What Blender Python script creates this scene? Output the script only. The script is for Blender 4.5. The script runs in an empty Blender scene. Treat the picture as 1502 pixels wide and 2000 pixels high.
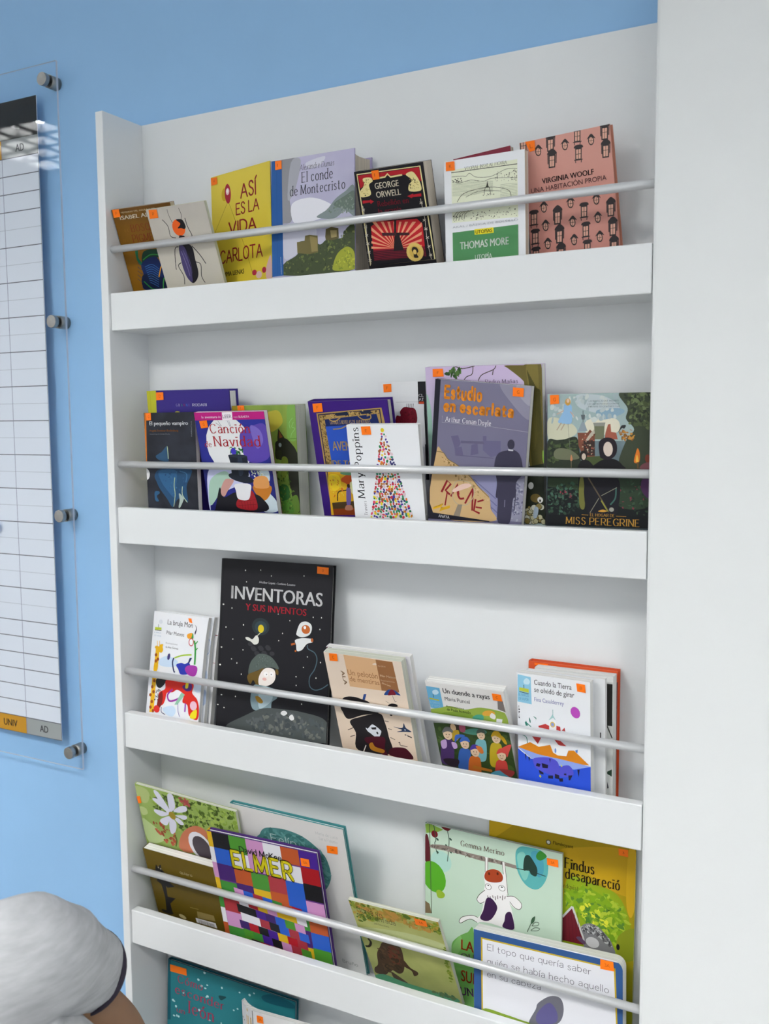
import bpy, math, random
from mathutils import Vector, Matrix, noise

# ------------------------------------------------------------------ camera, world, exposure, lights
S = bpy.context.scene
COL = S.collection
Z0 = 1.5                                  # height of the top ledge edge above the floor
cam_d = bpy.data.cameras.new('camera')
cam = bpy.data.objects.new('camera', cam_d)
COL.objects.link(cam)
S.camera = cam
YAW, PITCH, ROLL = 0.49031, -0.09350, -0.00770
_f = Vector((-math.sin(YAW) * math.cos(PITCH), math.cos(YAW) * math.cos(PITCH), math.sin(PITCH)))
_r = Vector((math.cos(YAW), math.sin(YAW), 0))
_u = _r.cross(_f)
_r2 = _r * math.cos(ROLL) + _u * math.sin(ROLL)
_u2 = _u * math.cos(ROLL) - _r * math.sin(ROLL)
M = Matrix((_r2, _u2, -_f)).transposed().to_4x4()
M.translation = Vector((1.10451, -1.14800, Z0 - 0.20705))
cam.matrix_world = M
cam_d.sensor_fit = 'VERTICAL'
cam_d.sensor_height = 36.0
cam_d.sensor_width = 36.0
cam_d.lens = 1862.69 / 2000 * 36.0
cam_d.clip_start = 0.05
cam_d.dof.use_dof = True
cam_d.dof.focus_distance = 1.36
cam_d.dof.aperture_fstop = 5.6

S.view_settings.view_transform = 'Standard'
S.view_settings.look = 'None'
S.view_settings.gamma = 1
S.view_settings.use_curve_mapping = False
S.view_settings.exposure = 1.10
S.cycles.use_denoising = True
S.cycles.max_bounces = 8

w = bpy.data.worlds.new('room_daylight')
S.world = w
w.use_nodes = True
w.node_tree.nodes['Background'].inputs[0].default_value = (0.93, 0.97, 1.0, 1)
w.node_tree.nodes['Background'].inputs[1].default_value = 0.44

LAMP_GLOW = 44.0
LAMPS = [(-2.38, -1.95), (-0.18, -1.95), (2.02, -1.95), (-2.38, -4.15), (-0.18, -4.15), (2.02, -4.15)]
CEIL = 2.62

# ------------------------------------------------------------------ materials
def lin(h):
    o = []
    for i in (0, 2, 4):
        c = int(h[i:i + 2], 16) / 255
        o.append(c / 12.92 if c <= .04045 else ((c + .055) / 1.055) ** 2.4)
    return tuple(o)

MATS = {}
def mat(name, hexcol, rough=.5, metal=0, spec=.5, noise_amt=0, noise_scale=40, bump=0, stretch=(1, 1, 1)):
    if name in MATS:
        return MATS[name]
    m = bpy.data.materials.new(name)
    m.use_nodes = True
    nt = m.node_tree
    b = nt.nodes['Principled BSDF']
    c = lin(hexcol)
    b.inputs['Base Color'].default_value = (*c, 1)
    b.inputs['Roughness'].default_value = rough
    b.inputs['Metallic'].default_value = metal
    b.inputs['Specular IOR Level'].default_value = spec
    if noise_amt or bump:
        tc = nt.nodes.new('ShaderNodeTexCoord')
        mp = nt.nodes.new('ShaderNodeMapping')
        mp.inputs['Scale'].default_value = stretch
        nz = nt.nodes.new('ShaderNodeTexNoise')
        nz.inputs['Scale'].default_value = noise_scale
        nz.inputs['Detail'].default_value = 4
        nt.links.new(tc.outputs['Object'], mp.inputs[0])
        nt.links.new(mp.outputs[0], nz.inputs['Vector'])
        if noise_amt:
            rp = nt.nodes.new('ShaderNodeValToRGB')
            rp.color_ramp.elements[0].position = .3
            rp.color_ramp.elements[1].position = .7
            rp.color_ramp.elements[0].color = (*[x * (1 - noise_amt) for x in c], 1)
            rp.color_ramp.elements[1].color = (*[min(1, x * (1 + noise_amt)) for x in c], 1)
            nt.links.new(nz.outputs['Fac'], rp.inputs[0])
            nt.links.new(rp.outputs[0], b.inputs['Base Color'])
        if bump:
            bp = nt.nodes.new('ShaderNodeBump')
            bp.inputs['Strength'].default_value = bump
            bp.inputs['Distance'].default_value = .001
            nt.links.new(nz.outputs['Fac'], bp.inputs['Height'])
            nt.links.new(bp.outputs[0], b.inputs['Normal'])
    MATS[name] = m
    return m

def print_mat(name, rough):
    m = bpy.data.materials.new(name)
    m.use_nodes = True
    nt = m.node_tree
    b = nt.nodes['Principled BSDF']
    at = nt.nodes.new('ShaderNodeAttribute')
    at.attribute_name = 'ink'
    nt.links.new(at.outputs['Color'], b.inputs['Base Color'])
    b.inputs['Roughness'].default_value = rough
    b.inputs['Specular IOR Level'].default_value = .22
    return m
INK = print_mat('printed_card', .42)

def paper_mat(name, hexcol):
    m = mat(name, hexcol, .8, spec=.2)
    nt = m.node_tree
    b = nt.nodes['Principled BSDF']
    tc = nt.nodes.new('ShaderNodeTexCoord')
    mp = nt.nodes.new('ShaderNodeMapping')
    mp.inputs['Scale'].default_value = (2, 1400, 2)
    nz = nt.nodes.new('ShaderNodeTexNoise')
    nz.inputs['Scale'].default_value = 1.0
    rp = nt.nodes.new('ShaderNodeValToRGB')
    c = lin(hexcol)
    rp.color_ramp.elements[0].position = .35
    rp.color_ramp.elements[0].color = (*[x * .72 for x in c], 1)
    rp.color_ramp.elements[1].position = .6
    rp.color_ramp.elements[1].color = (*c, 1)
    nt.links.new(tc.outputs['Object'], mp.inputs[0])
    nt.links.new(mp.outputs[0], nz.inputs['Vector'])
    nt.links.new(nz.outputs['Fac'], rp.inputs[0])
    nt.links.new(rp.outputs[0], b.inputs['Base Color'])
    return m
PAPER = {'w': paper_mat('paper_white', 'e9e9e6'), 'c': paper_mat('paper_cream', 'd8cdbb'), 'g': paper_mat('paper_greenish', 'cfd2c4')}

WHITE = mat('white_melamine', 'e3e6e8', .42, noise_amt=.012, noise_scale=6)
WALLW = mat('white_wall_paint', 'e4e7e8', .7, noise_amt=.012, noise_scale=9, bump=.05)
BLUE = mat('blue_wall_paint', '94c0ea', .65, noise_amt=.02, noise_scale=7, bump=.06)
ALU = mat('satin_aluminium', 'd8dadc', .34, metal=.35, noise_amt=.03, noise_scale=60, stretch=(.05, 1, 1))
LOUVRE = mat('lamp_louvre', '626466', .4, metal=.5, noise_amt=.02)
STEEL = mat('brushed_steel', 'a09e9a', .36, metal=.9, noise_amt=.1, noise_scale=80)
RUBBER = mat('black_washer', '1c1e20', .6)
FLOOR = mat('grey_floor', '777774', .5, noise_amt=.05, noise_scale=5)
CEILM = mat('ceiling_white', 'e6e6e4', .9, noise_amt=.02, noise_scale=30)

def acrylic():
    m = bpy.data.materials.new('clear_acrylic')
    m.use_nodes = True
    nt = m.node_tree
    nt.nodes.remove(nt.nodes['Principled BSDF'])
    out = nt.nodes['Material Output']
    fr = nt.nodes.new('ShaderNodeFresnel')
    fr.inputs[0].default_value = 1.34
    tr = nt.nodes.new('ShaderNodeBsdfTransparent')
    tr.inputs[0].default_value = (.975, .985, .99, 1)
    gl = nt.nodes.new('ShaderNodeBsdfGlossy')
    gl.inputs['Roughness'].default_value = .015
    mx = nt.nodes.new('ShaderNodeMixShader')
    ge = nt.nodes.new('ShaderNodeNewGeometry')
    fl = nt.nodes.new('ShaderNodeMath')
    fl.operation = 'SUBTRACT'
    fl.inputs[0].default_value = 1
    ml = nt.nodes.new('ShaderNodeMath')
    ml.operation = 'MULTIPLY'
    nt.links.new(ge.outputs['Backfacing'], fl.inputs[1])
    nt.links.new(fr.outputs[0], ml.inputs[0])
    nt.links.new(fl.outputs[0], ml.inputs[1])
    nt.links.new(ml.outputs[0], mx.inputs[0])
    nt.links.new(tr.outputs[0], mx.inputs[1])
    nt.links.new(gl.outputs[0], mx.inputs[2])
    nt.links.new(mx.outputs[0], out.inputs[0])
    return m
ACRYL = acrylic()

def acrylic_edge():
    m = bpy.data.materials.new('polished_acrylic_edge')
    m.use_nodes = True
    nt = m.node_tree
    b = nt.nodes['Principled BSDF']
    b.inputs['Base Color'].default_value = (*lin('d4d2da'), 1)
    b.inputs['Roughness'].default_value = .15
    tr = nt.nodes.new('ShaderNodeBsdfTransparent')
    mx = nt.nodes.new('ShaderNodeMixShader')
    mx.inputs[0].default_value = .75
    nt.links.new(tr.outputs[0], mx.inputs[1])
    nt.links.new(b.outputs[0], mx.inputs[2])
    nt.links.new(mx.outputs[0], nt.nodes['Material Output'].inputs[0])
    return m
ACRYL_EDGE = acrylic_edge()

def glow_mat():
    m = bpy.data.materials.new('lamp_diffuser')
    m.use_nodes = True
    b = m.node_tree.nodes['Principled BSDF']
    b.inputs['Emission Color'].default_value = (1, .98, .95, 1)
    b.inputs['Emission Strength'].default_value = LAMP_GLOW
    return m
GLOW = glow_mat()

# ------------------------------------------------------------------ mesh helpers
class MB:
    def __init__(s):
        s.v = []; s.f = []; s.c = []
    def quadbox(s, x0, x1, y0, y1, z0, z1, col=None):
        b = len(s.v)
        s.v += [(x0, y0, z0), (x1, y0, z0), (x1, y1, z0), (x0, y1, z0), (x0, y0, z1), (x1, y0, z1), (x1, y1, z1), (x0, y1, z1)]
        for q in ((0, 3, 2, 1), (4, 5, 6, 7), (0, 1, 5, 4), (1, 2, 6, 5), (2, 3, 7, 6), (3, 0, 4, 7)):
            s.f.append(tuple(b + i for i in q)); s.c.append(col)
    def poly(s, pts, col=None):
        b = len(s.v)
        s.v += pts
        s.f.append(tuple(range(b, b + len(pts)))); s.c.append(col)
    def cyl(s, p0, p1, r, n=24, col=None):
        p0 = Vector(p0); p1 = Vector(p1); d = (p1 - p0).normalized()
        a = d.orthogonal().normalized(); e = d.cross(a)
        b = len(s.v)
        for P in (p0, p1):
            for i in range(n):
                t = 2 * math.pi * i / n
                s.v.append(tuple(P + (a * math.cos(t) + e * math.sin(t)) * r))
        for i in range(n):
            j = (i + 1) % n
            s.f.append((b + i, b + j, b + n + j, b + n + i)); s.c.append(col)
        s.f.append(tuple(b + i for i in reversed(range(n)))); s.c.append(col)
        s.f.append(tuple(b + n + i for i in range(n))); s.c.append(col)
    def build(s, name, m, parent=None, smooth=False, bevel=0):
        me = bpy.data.meshes.new(name)
        me.from_pydata(s.v, [], s.f)
        if any(c is not None for c in s.c):
            at = me.color_attributes.new('ink', 'FLOAT_COLOR', 'CORNER')
            data = []
            for f, c in zip(s.f, s.c):
                if c is None:
                    c = (.8, .8, .8)
                if len(c) == len(f) and isinstance(c[0], (tuple, list)):
                    for q in c:
                        data += [q[0], q[1], q[2], 1]
                else:
                    data += [c[0], c[1], c[2], 1] * len(f)
            at.data.foreach_set('color', data)
        if m:
            me.materials.append(m)
        o = bpy.data.objects.new(name, me)
        COL.objects.link(o)
        if parent:
            o.parent = parent
        if smooth:
            for p in me.polygons:
                p.use_smooth = len(p.vertices) == 4
        if bevel:
            b = o.modifiers.new('edge', 'BEVEL')
            b.width = bevel; b.segments = 2; b.limit_method = 'ANGLE'
        return o

def tag(o, label=None, cat=None, group=None, kind=None):
    if label: o['label'] = label
    if cat: o['category'] = cat
    if group: o['group'] = group
    if kind: o['kind'] = kind
    return o

def empty(name, loc=(0, 0, 0)):
    o = bpy.data.objects.new(name, None)
    o.empty_display_size = .05
    o.location = loc
    COL.objects.link(o)
    return o

# ------------------------------------------------------------------ lettering
GL = {
'A': (.8, '0 0 .4 1 .8 0|.15 .36 .65 .36'), 'B': (.63, '0 0 0 1|~0 1 .38 1 .55 .88 .55 .66 .4 .54 0 .54|~0 .54 .45 .52 .63 .36 .6 .12 .42 0 0 0'),
'C': (.72, '~.72 .82 .55 .98 .3 .98 .08 .75 .05 .4 .2 .06 .45 0 .72 .18'), 'D': (.7, '0 0 0 1|~0 1 .4 .98 .68 .75 .7 .35 .5 .05 0 0'),
'E': (.56, '0 0 0 1|0 1 .55 1|0 .53 .45 .53|0 0 .58 0'), 'F': (.55, '0 0 0 1|0 1 .55 1|0 .53 .45 .53'),
'G': (.72, '~.72 .82 .55 .98 .3 .98 .08 .75 .05 .4 .2 .06 .45 0 .7 .12|.7 0 .7 .42|.7 .42 .45 .42'), 'H': (.65, '0 0 0 1|.65 0 .65 1|0 .53 .65 .53'),
'I': (.06, '.03 0 .03 1'), 'J': (.4, '~.4 1 .4 .3 .3 .03 .05 .02'), 'K': (.62, '0 0 0 1|.6 1 0 .42|.2 .6 .62 0'), 'L': (.5, '0 1 0 0|0 0 .5 0'),
'M': (.85, '0 0 .05 1|.05 1 .42 .1|.42 .1 .8 1|.8 1 .85 0'), 'N': (.65, '0 0 0 1|0 1 .65 0|.65 0 .65 1'),
'O': (.8, '~.4 1 .12 .85 .03 .5 .12 .13 .4 0 .68 .13 .77 .5 .68 .85 .4 1'), 'P': (.58, '0 0 0 1|~0 1 .4 1 .58 .86 .58 .62 .4 .46 0 .46'),
'Q': (.8, '~.4 1 .12 .85 .03 .5 .12 .13 .4 0 .68 .13 .77 .5 .68 .85 .4 1|.5 .2 .8 -.1'), 'R': (.62, '0 0 0 1|~0 1 .4 1 .58 .86 .58 .62 .4 .46 0 .46|.3 .46 .62 0'),
'S': (.57, '~.52 .85 .38 1 .15 .98 .05 .78 .18 .58 .42 .46 .55 .25 .42 .02 .18 0 .02 .16'), 'T': (.7, '.35 0 .35 1|0 1 .7 1'),
'U': (.62, '~0 1 0 .35 .08 .06 .32 0 .55 .06 .62 .35 .62 1'), 'V': (.75, '0 1 .38 0 .75 1'), 'W': (1, '0 1 .25 0 .5 .9 .75 0 1 1'),
'X': (.65, '0 1 .65 0|.65 1 0 0'), 'Y': (.65, '0 1 .32 .5|.65 1 .32 .5|.32 .5 .32 0'), 'Z': (.6, '0 1 .6 1|.6 1 0 0|0 0 .6 0'),
'a': (.47, '~.04 .55 .2 .67 .4 .62 .45 .45|.45 .45 .45 0|~.45 .38 .2 .36 .03 .22 .1 .02 .28 .02 .45 .16'), 'b': (.5, '0 0 0 1.05|~0 .5 .2 .66 .42 .58 .5 .33 .4 .06 .2 0 0 .14'),
'c': (.46, '~.45 .54 .3 .66 .1 .56 .03 .33 .12 .08 .3 0 .46 .12'), 'd': (.5, '.5 0 .5 1.05|~.5 .5 .3 .66 .1 .58 .02 .33 .1 .06 .3 0 .5 .14'),
'e': (.48, '~.04 .36 .47 .38 .42 .58 .26 .67 .08 .56 .03 .33 .12 .07 .3 0 .47 .12'), 'f': (.36, '~.38 .98 .24 1.03 .15 .88 .15 .7|.15 .75 .15 0|0 .64 .33 .64'),
'g': (.48, '~.48 .64 .48 -.1 .4 -.3 .2 -.33 .04 -.24|~.48 .5 .28 .66 .1 .58 .03 .35 .1 .1 .28 .03 .48 .16'), 'h': (.45, '0 0 0 1.05|~0 .48 .2 .66 .4 .58 .44 .4|.44 .42 .44 0'),
'i': (.04, '.02 0 .02 .64|.02 .84 .02 .94'), 'j': (.2, '~.2 .64 .2 -.1 .12 -.3 0 -.3|.2 .84 .2 .94'), 'k': (.45, '0 0 0 1.05|.42 .64 .02 .28|.15 .4 .45 0'), 'l': (.04, '.02 0 .02 1.05'),
'm': (.72, '0 0 0 .64|~0 .46 .15 .66 .32 .6 .36 .42|.36 .42 .36 0|~.36 .46 .52 .66 .68 .6 .72 .42|.72 .42 .72 0'), 'n': (.45, '0 0 0 .64|~0 .46 .2 .66 .4 .58 .44 .4|.44 .42 .44 0'),
'o': (.52, '~.26 .66 .08 .56 .02 .33 .08 .1 .26 0 .44 .1 .5 .33 .44 .56 .26 .66'), 'p': (.5, '0 -.33 0 .64|~0 .5 .2 .66 .42 .58 .5 .33 .4 .06 .2 0 0 .14'),
'q': (.5, '.5 -.33 .5 .64|~.5 .5 .3 .66 .1 .58 .02 .33 .1 .06 .3 0 .5 .14'), 'r': (.3, '0 0 0 .64|~0 .42 .12 .62 .3 .64'),
's': (.38, '~.36 .54 .22 .66 .06 .6 .05 .46 .2 .35 .35 .26 .34 .07 .18 0 .02 .1'), 't': (.36, '.14 .9 .14 .12|~.14 .14 .2 0 .36 .06|0 .64 .33 .64'),
'u': (.45, '~0 .64 0 .22 .08 .02 .26 0 .44 .2|.44 .64 .44 0'), 'v': (.46, '0 .64 .24 0 .46 .64'), 'w': (.7, '0 .64 .18 0 .35 .6 .52 0 .7 .64'),
'x': (.44, '0 .64 .44 0|.44 .64 0 0'), 'y': (.46, '0 .64 .24 0|.46 .64 .15 -.33'), 'z': (.42, '0 .64 .42 .64|.42 .64 0 0|0 0 .42 0'), '-': (.3, '0 .38 .3 .38'), '3': (.5, '~.05 .9 .25 1 .45 .85 .4 .6 .2 .53|~.2 .53 .48 .42 .48 .12 .25 0 .02 .12'), '0': (.5, '~.25 1 .05 .8 .03 .3 .25 0 .47 .3 .45 .8 .25 1')}
ACC = {'á': ('a', 'x'), 'é': ('e', 'x'), 'í': ('l', 'i'), 'ó': ('o', 'x'), 'ú': ('u', 'x'), 'ñ': ('n', 't'), 'Í': ('I', 'X'), 'Ó': ('O', 'X'), 'Á': ('A', 'X')}

def catmull(P, n=5, closed=False):
    o = []
    N = len(P)
    rng = range(N if closed else N - 1)
    for i in rng:
        if closed:
            a, b, c, d = P[(i - 1) % N], P[i], P[(i + 1) % N], P[(i + 2) % N]
        else:
            a, b, c, d = P[max(i - 1, 0)], P[i], P[i + 1], P[min(i + 2, N - 1)]
        for k in range(n):
            t = k / n
            o.append(tuple(.5 * (2 * b[j] + (c[j] - a[j]) * t + (2 * a[j] - 5 * b[j] + 4 * c[j] - d[j]) * t * t + (3 * b[j] - a[j] - 3 * c[j] + d[j]) * t ** 3) for j in (0, 1)))
    if not closed:
        o.append(P[-1])
    return o

def ribbon(P, wf):
    """quads along a polyline; wf(dx, dy) gives the width for a direction"""
    n = len(P)
    L = []; R = []
    for i in range(n):
        a = P[max(i - 1, 0)]; b = P[min(i + 1, n - 1)]
        dx, dy = b[0] - a[0], b[1] - a[1]
        l = math.hypot(dx, dy) or 1e-9
        dx /= l; dy /= l
        h = wf(dx, dy) / 2
        L.append((P[i][0] - dy * h, P[i][1] + dx * h)); R.append((P[i][0] + dy * h, P[i][1] - dx * h))
    return [[L[i], R[i], R[i + 1], L[i + 1]] for i in range(n - 1)]

def glyph_strokes(ch):
    extra = []
    if ch in ACC:
        base, k = ACC[ch]
        wd, s = GL[base]
        if k == 'i':
            s = '.02 0 .02 .64'
            extra = [(False, [(0.0, .78), (.14, 1.0)])]
        elif k == 'x':
            extra = [(False, [(wd * .45, .78), (wd * .45 + .14, 1.0)])]
        elif k == 'X':
            extra = [(False, [(wd * .45, 1.1), (wd * .45 + .16, 1.3)])]
        else:
            extra = [(True, [(wd * .1, .82), (wd * .35, .93), (wd * .65, .82), (wd * .9, .93)])]
    elif ch in GL:
        wd, s = GL[ch]
    else:
        return .35, []
    out = []
    for st in s.split('|'):
        sm = st[0] == '~'
        q = [float(x) for x in st.lstrip('~').split()]
        out.append((sm, [(q[i], q[i + 1]) for i in range(0, len(q), 2)]))
    return wd, out + extra

STYLE = {'serif': (.125, .05, .13, 1), 'ital': (.095, .045, .10, 1), 'bserif': (.2, .075, .17, 1), 'hand': (.075, .075, 0, 0), 'brush': (.15, .12, 0, 0), 'marker': (.19, .165, 0, 0), 'outline': (.27, .25, 0, 0), 'thin': (.085, .075, 0, 0)}
def stroke_text(txt, style):
    """list of polygons in a frame whose cap height is 1, and the total width"""
    tk, tn, sf, ser = STYLE[style]
    gap = .2 if style not in ('marker', 'outline') else .34
    rnd = random.Random(len(txt))
    x = 0; polys = []
    for ch in txt:
        if ch == ' ':
            x += .38
            continue
        wd, sts = glyph_strokes(ch)
        jy = rnd.uniform(-.06, .06) if style in ('brush', 'marker', 'outline', 'hand') else 0
        for sm, P in sts:
            P = [(a + x, b + jy) for a, b in P]
            if sm:
                P = catmull(P, 4)
            wf = lambda dx, dy: tn + (tk - tn) * abs(dy) ** 1.3
            if sm or len(P) == 2:
                polys += ribbon(P, wf)
            else:
                for i in range(len(P) - 1):
                    polys += ribbon([P[i], P[i + 1]], wf)
            if ser and not sm:
                for e, o in ((P[0], P[1]), (P[-1], P[-2])):
                    dx, dy = e[0] - o[0], e[1] - o[1]
                    if abs(dy) > abs(dx) * 1.2:
                        y = e[1]; s2 = -.045 if dy > 0 else .045
                        polys.append([(e[0] - sf, y), (e[0] + sf, y), (e[0] + sf, y + s2), (e[0] - sf, y + s2)])
            if not ser:
                for e in (P[0], P[-1]):
                    r = tk * .5
                    polys.append([(e[0] + r * math.cos(k * 1.047), e[1] + r * math.sin(k * 1.047)) for k in range(6)])
        x += wd + gap + (.07 if ser else 0)
    if style == 'ital':
        polys = [[(a + b * .2, b) for a, b in p] for p in polys]
    xs = [a for p in polys for a, b in p] or [0, 1]
    x0 = min(xs)
    return [[(a - x0, b) for a, b in p] for p in polys], max(xs) - x0

FONT_CACHE = {}
def font_text(txt, style):
    """built-in sans lettering turned to polygons, cap height 1"""
    k = (txt, style)
    if k in FONT_CACHE:
        return FONT_CACHE[k]
    cu = bpy.data.curves.new('lettering', 'FONT')
    cu.body = txt
    cu.resolution_u = 3
    cu.offset = 0
    o = bpy.data.objects.new('lettering', cu)
    COL.objects.link(o)
    dg = bpy.context.evaluated_depsgraph_get()
    dg.update()
    ev = o.evaluated_get(dg)
    me = ev.to_mesh()
    v = [(a.co.x, a.co.y) for a in me.vertices]
    polys = [[v[i] for i in p.vertices] for p in me.polygons]
    ev.to_mesh_clear()
    bpy.data.objects.remove(o)
    bpy.data.curves.remove(cu)
    cap = .729
    polys = [[(a / cap, b / cap) for a, b in p] for p in polys]
    dup = {'bold': (-.028, 0, .028), 'light': (0,)}.get(style, (-.006, .006))
    polys = [[(a + d, b) for a, b in p] for d in dup for p in polys]
    xs = [a for p in polys for a, b in p] or [0, 1]
    x0 = min(xs)
    r = ([[(a - x0, b) for a, b in p] for p in polys], max(xs) - x0)
    FONT_CACHE[k] = r
    return r

def text_polys(txt, x0, y0, x1, y1, h, style):
    """polygons in cover millimetres (y down)"""
    pl, wd = (stroke_text if style in STYLE else font_text)(txt, style)
    L = math.hypot(x1 - x0, y1 - y0)
    a = math.atan2(y1 - y0, x1 - x0)
    if abs(a) < math.radians(7):
        y0 = (y0 + y1) / 2; a = 0
    ca, sa = math.cos(a), math.sin(a)
    s = L / max(wd, .42 if len(txt) == 1 else 1e-6)
    return [[(x0 + p[0] * s * ca + p[1] * h * sa, y0 + p[0] * s * sa - p[1] * h * ca) for p in q] for q in pl]

# ------------------------------------------------------------------ printing a cover
def clip(P, C):
    """Sutherland-Hodgman against the convex polygon C (clockwise in y-down mm)"""
    for i in range(len(C)):
        a, b = C[i], C[(i + 1) % len(C)]
        o = []
        for j in range(len(P)):
            p, q = P[j - 1], P[j]
            sp = (b[0] - a[0]) * (p[1] - a[1]) - (b[1] - a[1]) * (p[0] - a[0])
            sq = (b[0] - a[0]) * (q[1] - a[1]) - (b[1] - a[1]) * (q[0] - a[0])
            if (sp >= 0) != (sq >= 0):
                t = sp / (sp - sq)
                o.append((p[0] + (q[0] - p[0]) * t, p[1] + (q[1] - p[1]) * t))
            if sq >= 0:
                o.append(q)
        P = o
        if len(P) < 3:
            return None
    return P

def mix(a, b, t):
    return tuple(a[i] + (b[i] - a[i]) * t for i in range(3))

def inside(x, y, P):
    r = False
    for i in range(len(P)):
        (x1, y1), (x2, y2) = P[i - 1], P[i]
        if (y1 > y) != (y2 > y) and x < (x2 - x1) * (y - y1) / (y2 - y1) + x1:
            r = not r
    return r

def pairs(q):
    return [(q[i], q[i + 1]) for i in range(0, len(q), 2)]

def print_cover(mb, ops, W, H, outline, seed):
    """adds the base sheet and every printed shape to mb; local frame: x -W/2..W/2, z 0..H, printed side faces -y"""
    g = ops[0] if ops and ops[0][0] == 'g' else ('g', 'cccccc', 'cccccc', 0, '', 20)
    c1, c2 = lin(g[1]), lin(g[2])
    c3 = lin(g[4]) if g[4] else c1
    to = lambda p, y=0: ((p[0] - W / 2) / 1000, y, (H - p[1]) / 1000)
    if len(outline) == 4:
        nx = 24 if g[3] else 10; nz = 36 if g[3] else 14
        b = len(mb.v); cols = []
        for j in range(nz + 1):
            for i in range(nx + 1):
                x = W * i / nx; y = H * j / nz
                mb.v.append(to((x, y)))
                c = mix(c1, c2, j / nz)
                if g[3]:
                    t = .5 + 1.1 * noise.noise(Vector((x / g[5], y / g[5], seed * 7.3))) + .5 * noise.noise(Vector((x * 2.7 / g[5], y * 2.7 / g[5], seed * 3.1)))
                    c = mix(c, c3, g[3] * min(1, max(0, t)))
                cols.append(c)
        for j in range(nz):
            for i in range(nx):
                q = (j * (nx + 1) + i, (j + 1) * (nx + 1) + i, (j + 1) * (nx + 1) + i + 1, j * (nx + 1) + i + 1)
                mb.f.append(tuple(b + k for k in q)); mb.c.append(tuple(cols[k] for k in q))
    else:
        mb.poly([to(p) for p in reversed(outline)], c1)
    step = min(8e-6, 6e-4 / max(1, len(ops)))
    lay = 0
    def put(P, col):
        P = clip(P, outline)
        if P:
            ar = sum(P[i - 1][0] * P[i][1] - P[i][0] * P[i - 1][1] for i in range(len(P)))
            if ar > 0:
                P = P[::-1]
            mb.poly([to(p, -lay * step - 2e-5) for p in P], col)
    for op in ops:
        k = op[0]
        if k == 'g':
            continue
        lay += 1
        if k == 'p':
            put(pairs(op[2]), lin(op[1]))
        elif k == 's':
            put(catmull(pairs(op[2]), 5, True), lin(op[1]))
        elif k == 'e':
            _, col, cx, cy, rx, ry, rot = op
            a = math.radians(rot); n = 18 if max(rx, ry) > 2 else 10
            put([(cx + rx * math.cos(t) * math.cos(a) - ry * math.sin(t) * math.sin(a), cy + rx * math.cos(t) * math.sin(a) + ry * math.sin(t) * math.cos(a)) for t in [2 * math.pi * i / n for i in range(n)]], lin(col))
        elif k in 'lc':
            P = pairs(op[3])
            if k == 'c':
                P = catmull(P, 5)
            for q in ribbon(P, lambda dx, dy: op[2]):
                put(q, lin(op[1]))
        elif k == 't':
            for q in text_polys(*op[2:]):
                put(q, lin(op[1]))
        elif k == 'k':
            _, cols, n, size, sd, reg = op
            P = pairs(reg); rnd = random.Random(sd * 31 + n)
            xs = [p[0] for p in P]; ys = [p[1] for p in P]
            m = 0; tries = 0
            while m < n and tries < n * 12:
                tries += 1
                x = rnd.uniform(min(xs), max(xs)); y = rnd.uniform(min(ys), max(ys))
                if not inside(x, y, P):
                    continue
                m += 1
                a0 = rnd.uniform(0, 6.28); s = size * rnd.uniform(.5, 1.2); el = rnd.uniform(.3, .8)
                q = []
                for i in range(7):
                    t = 2 * math.pi * i / 7; r = s * rnd.uniform(.7, 1.1)
                    u, v = r * math.cos(t), r * el * math.sin(t)
                    q.append((x + u * math.cos(a0) - v * math.sin(a0), y + u * math.sin(a0) + v * math.cos(a0)))
                lay += 1 / n
                put(q, lin(rnd.choice(cols)))

def rounded(W, H, rs):
    """clockwise (y down) outline with corner radii tl, tr, br, bl"""
    o = []
    for (cx, cy, r, a0) in ((rs[0], rs[0], rs[0], 180), (W - rs[1], rs[1], rs[1], 270), (W - rs[2], H - rs[2], rs[2], 0), (rs[3], H - rs[3], rs[3], 90)):
        if r < .01:
            o.append((cx, cy))
        else:
            for i in range(7):
                t = math.radians(a0 + 15 * i)
                o.append((cx + r * math.cos(t), cy + r * math.sin(t)))
    return o

def slab(mb, outline, W, H, y0, y1, col):
    """a plate with the outline, between depths y0 and y1"""
    to = lambda p, y: ((p[0] - W / 2) / 1000, y, (H - p[1]) / 1000)
    n = len(outline)
    b = len(mb.v)
    mb.v += [to(p, y0) for p in outline] + [to(p, y1) for p in outline]
    mb.f.append(tuple(b + i for i in reversed(range(n)))); mb.c.append(col)
    mb.f.append(tuple(b + n + i for i in range(n))); mb.c.append(col)
    for i in range(n):
        j = (i + 1) % n
        mb.f.append((b + i, b + j, b + n + j, b + n + i)); mb.c.append(col)

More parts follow.
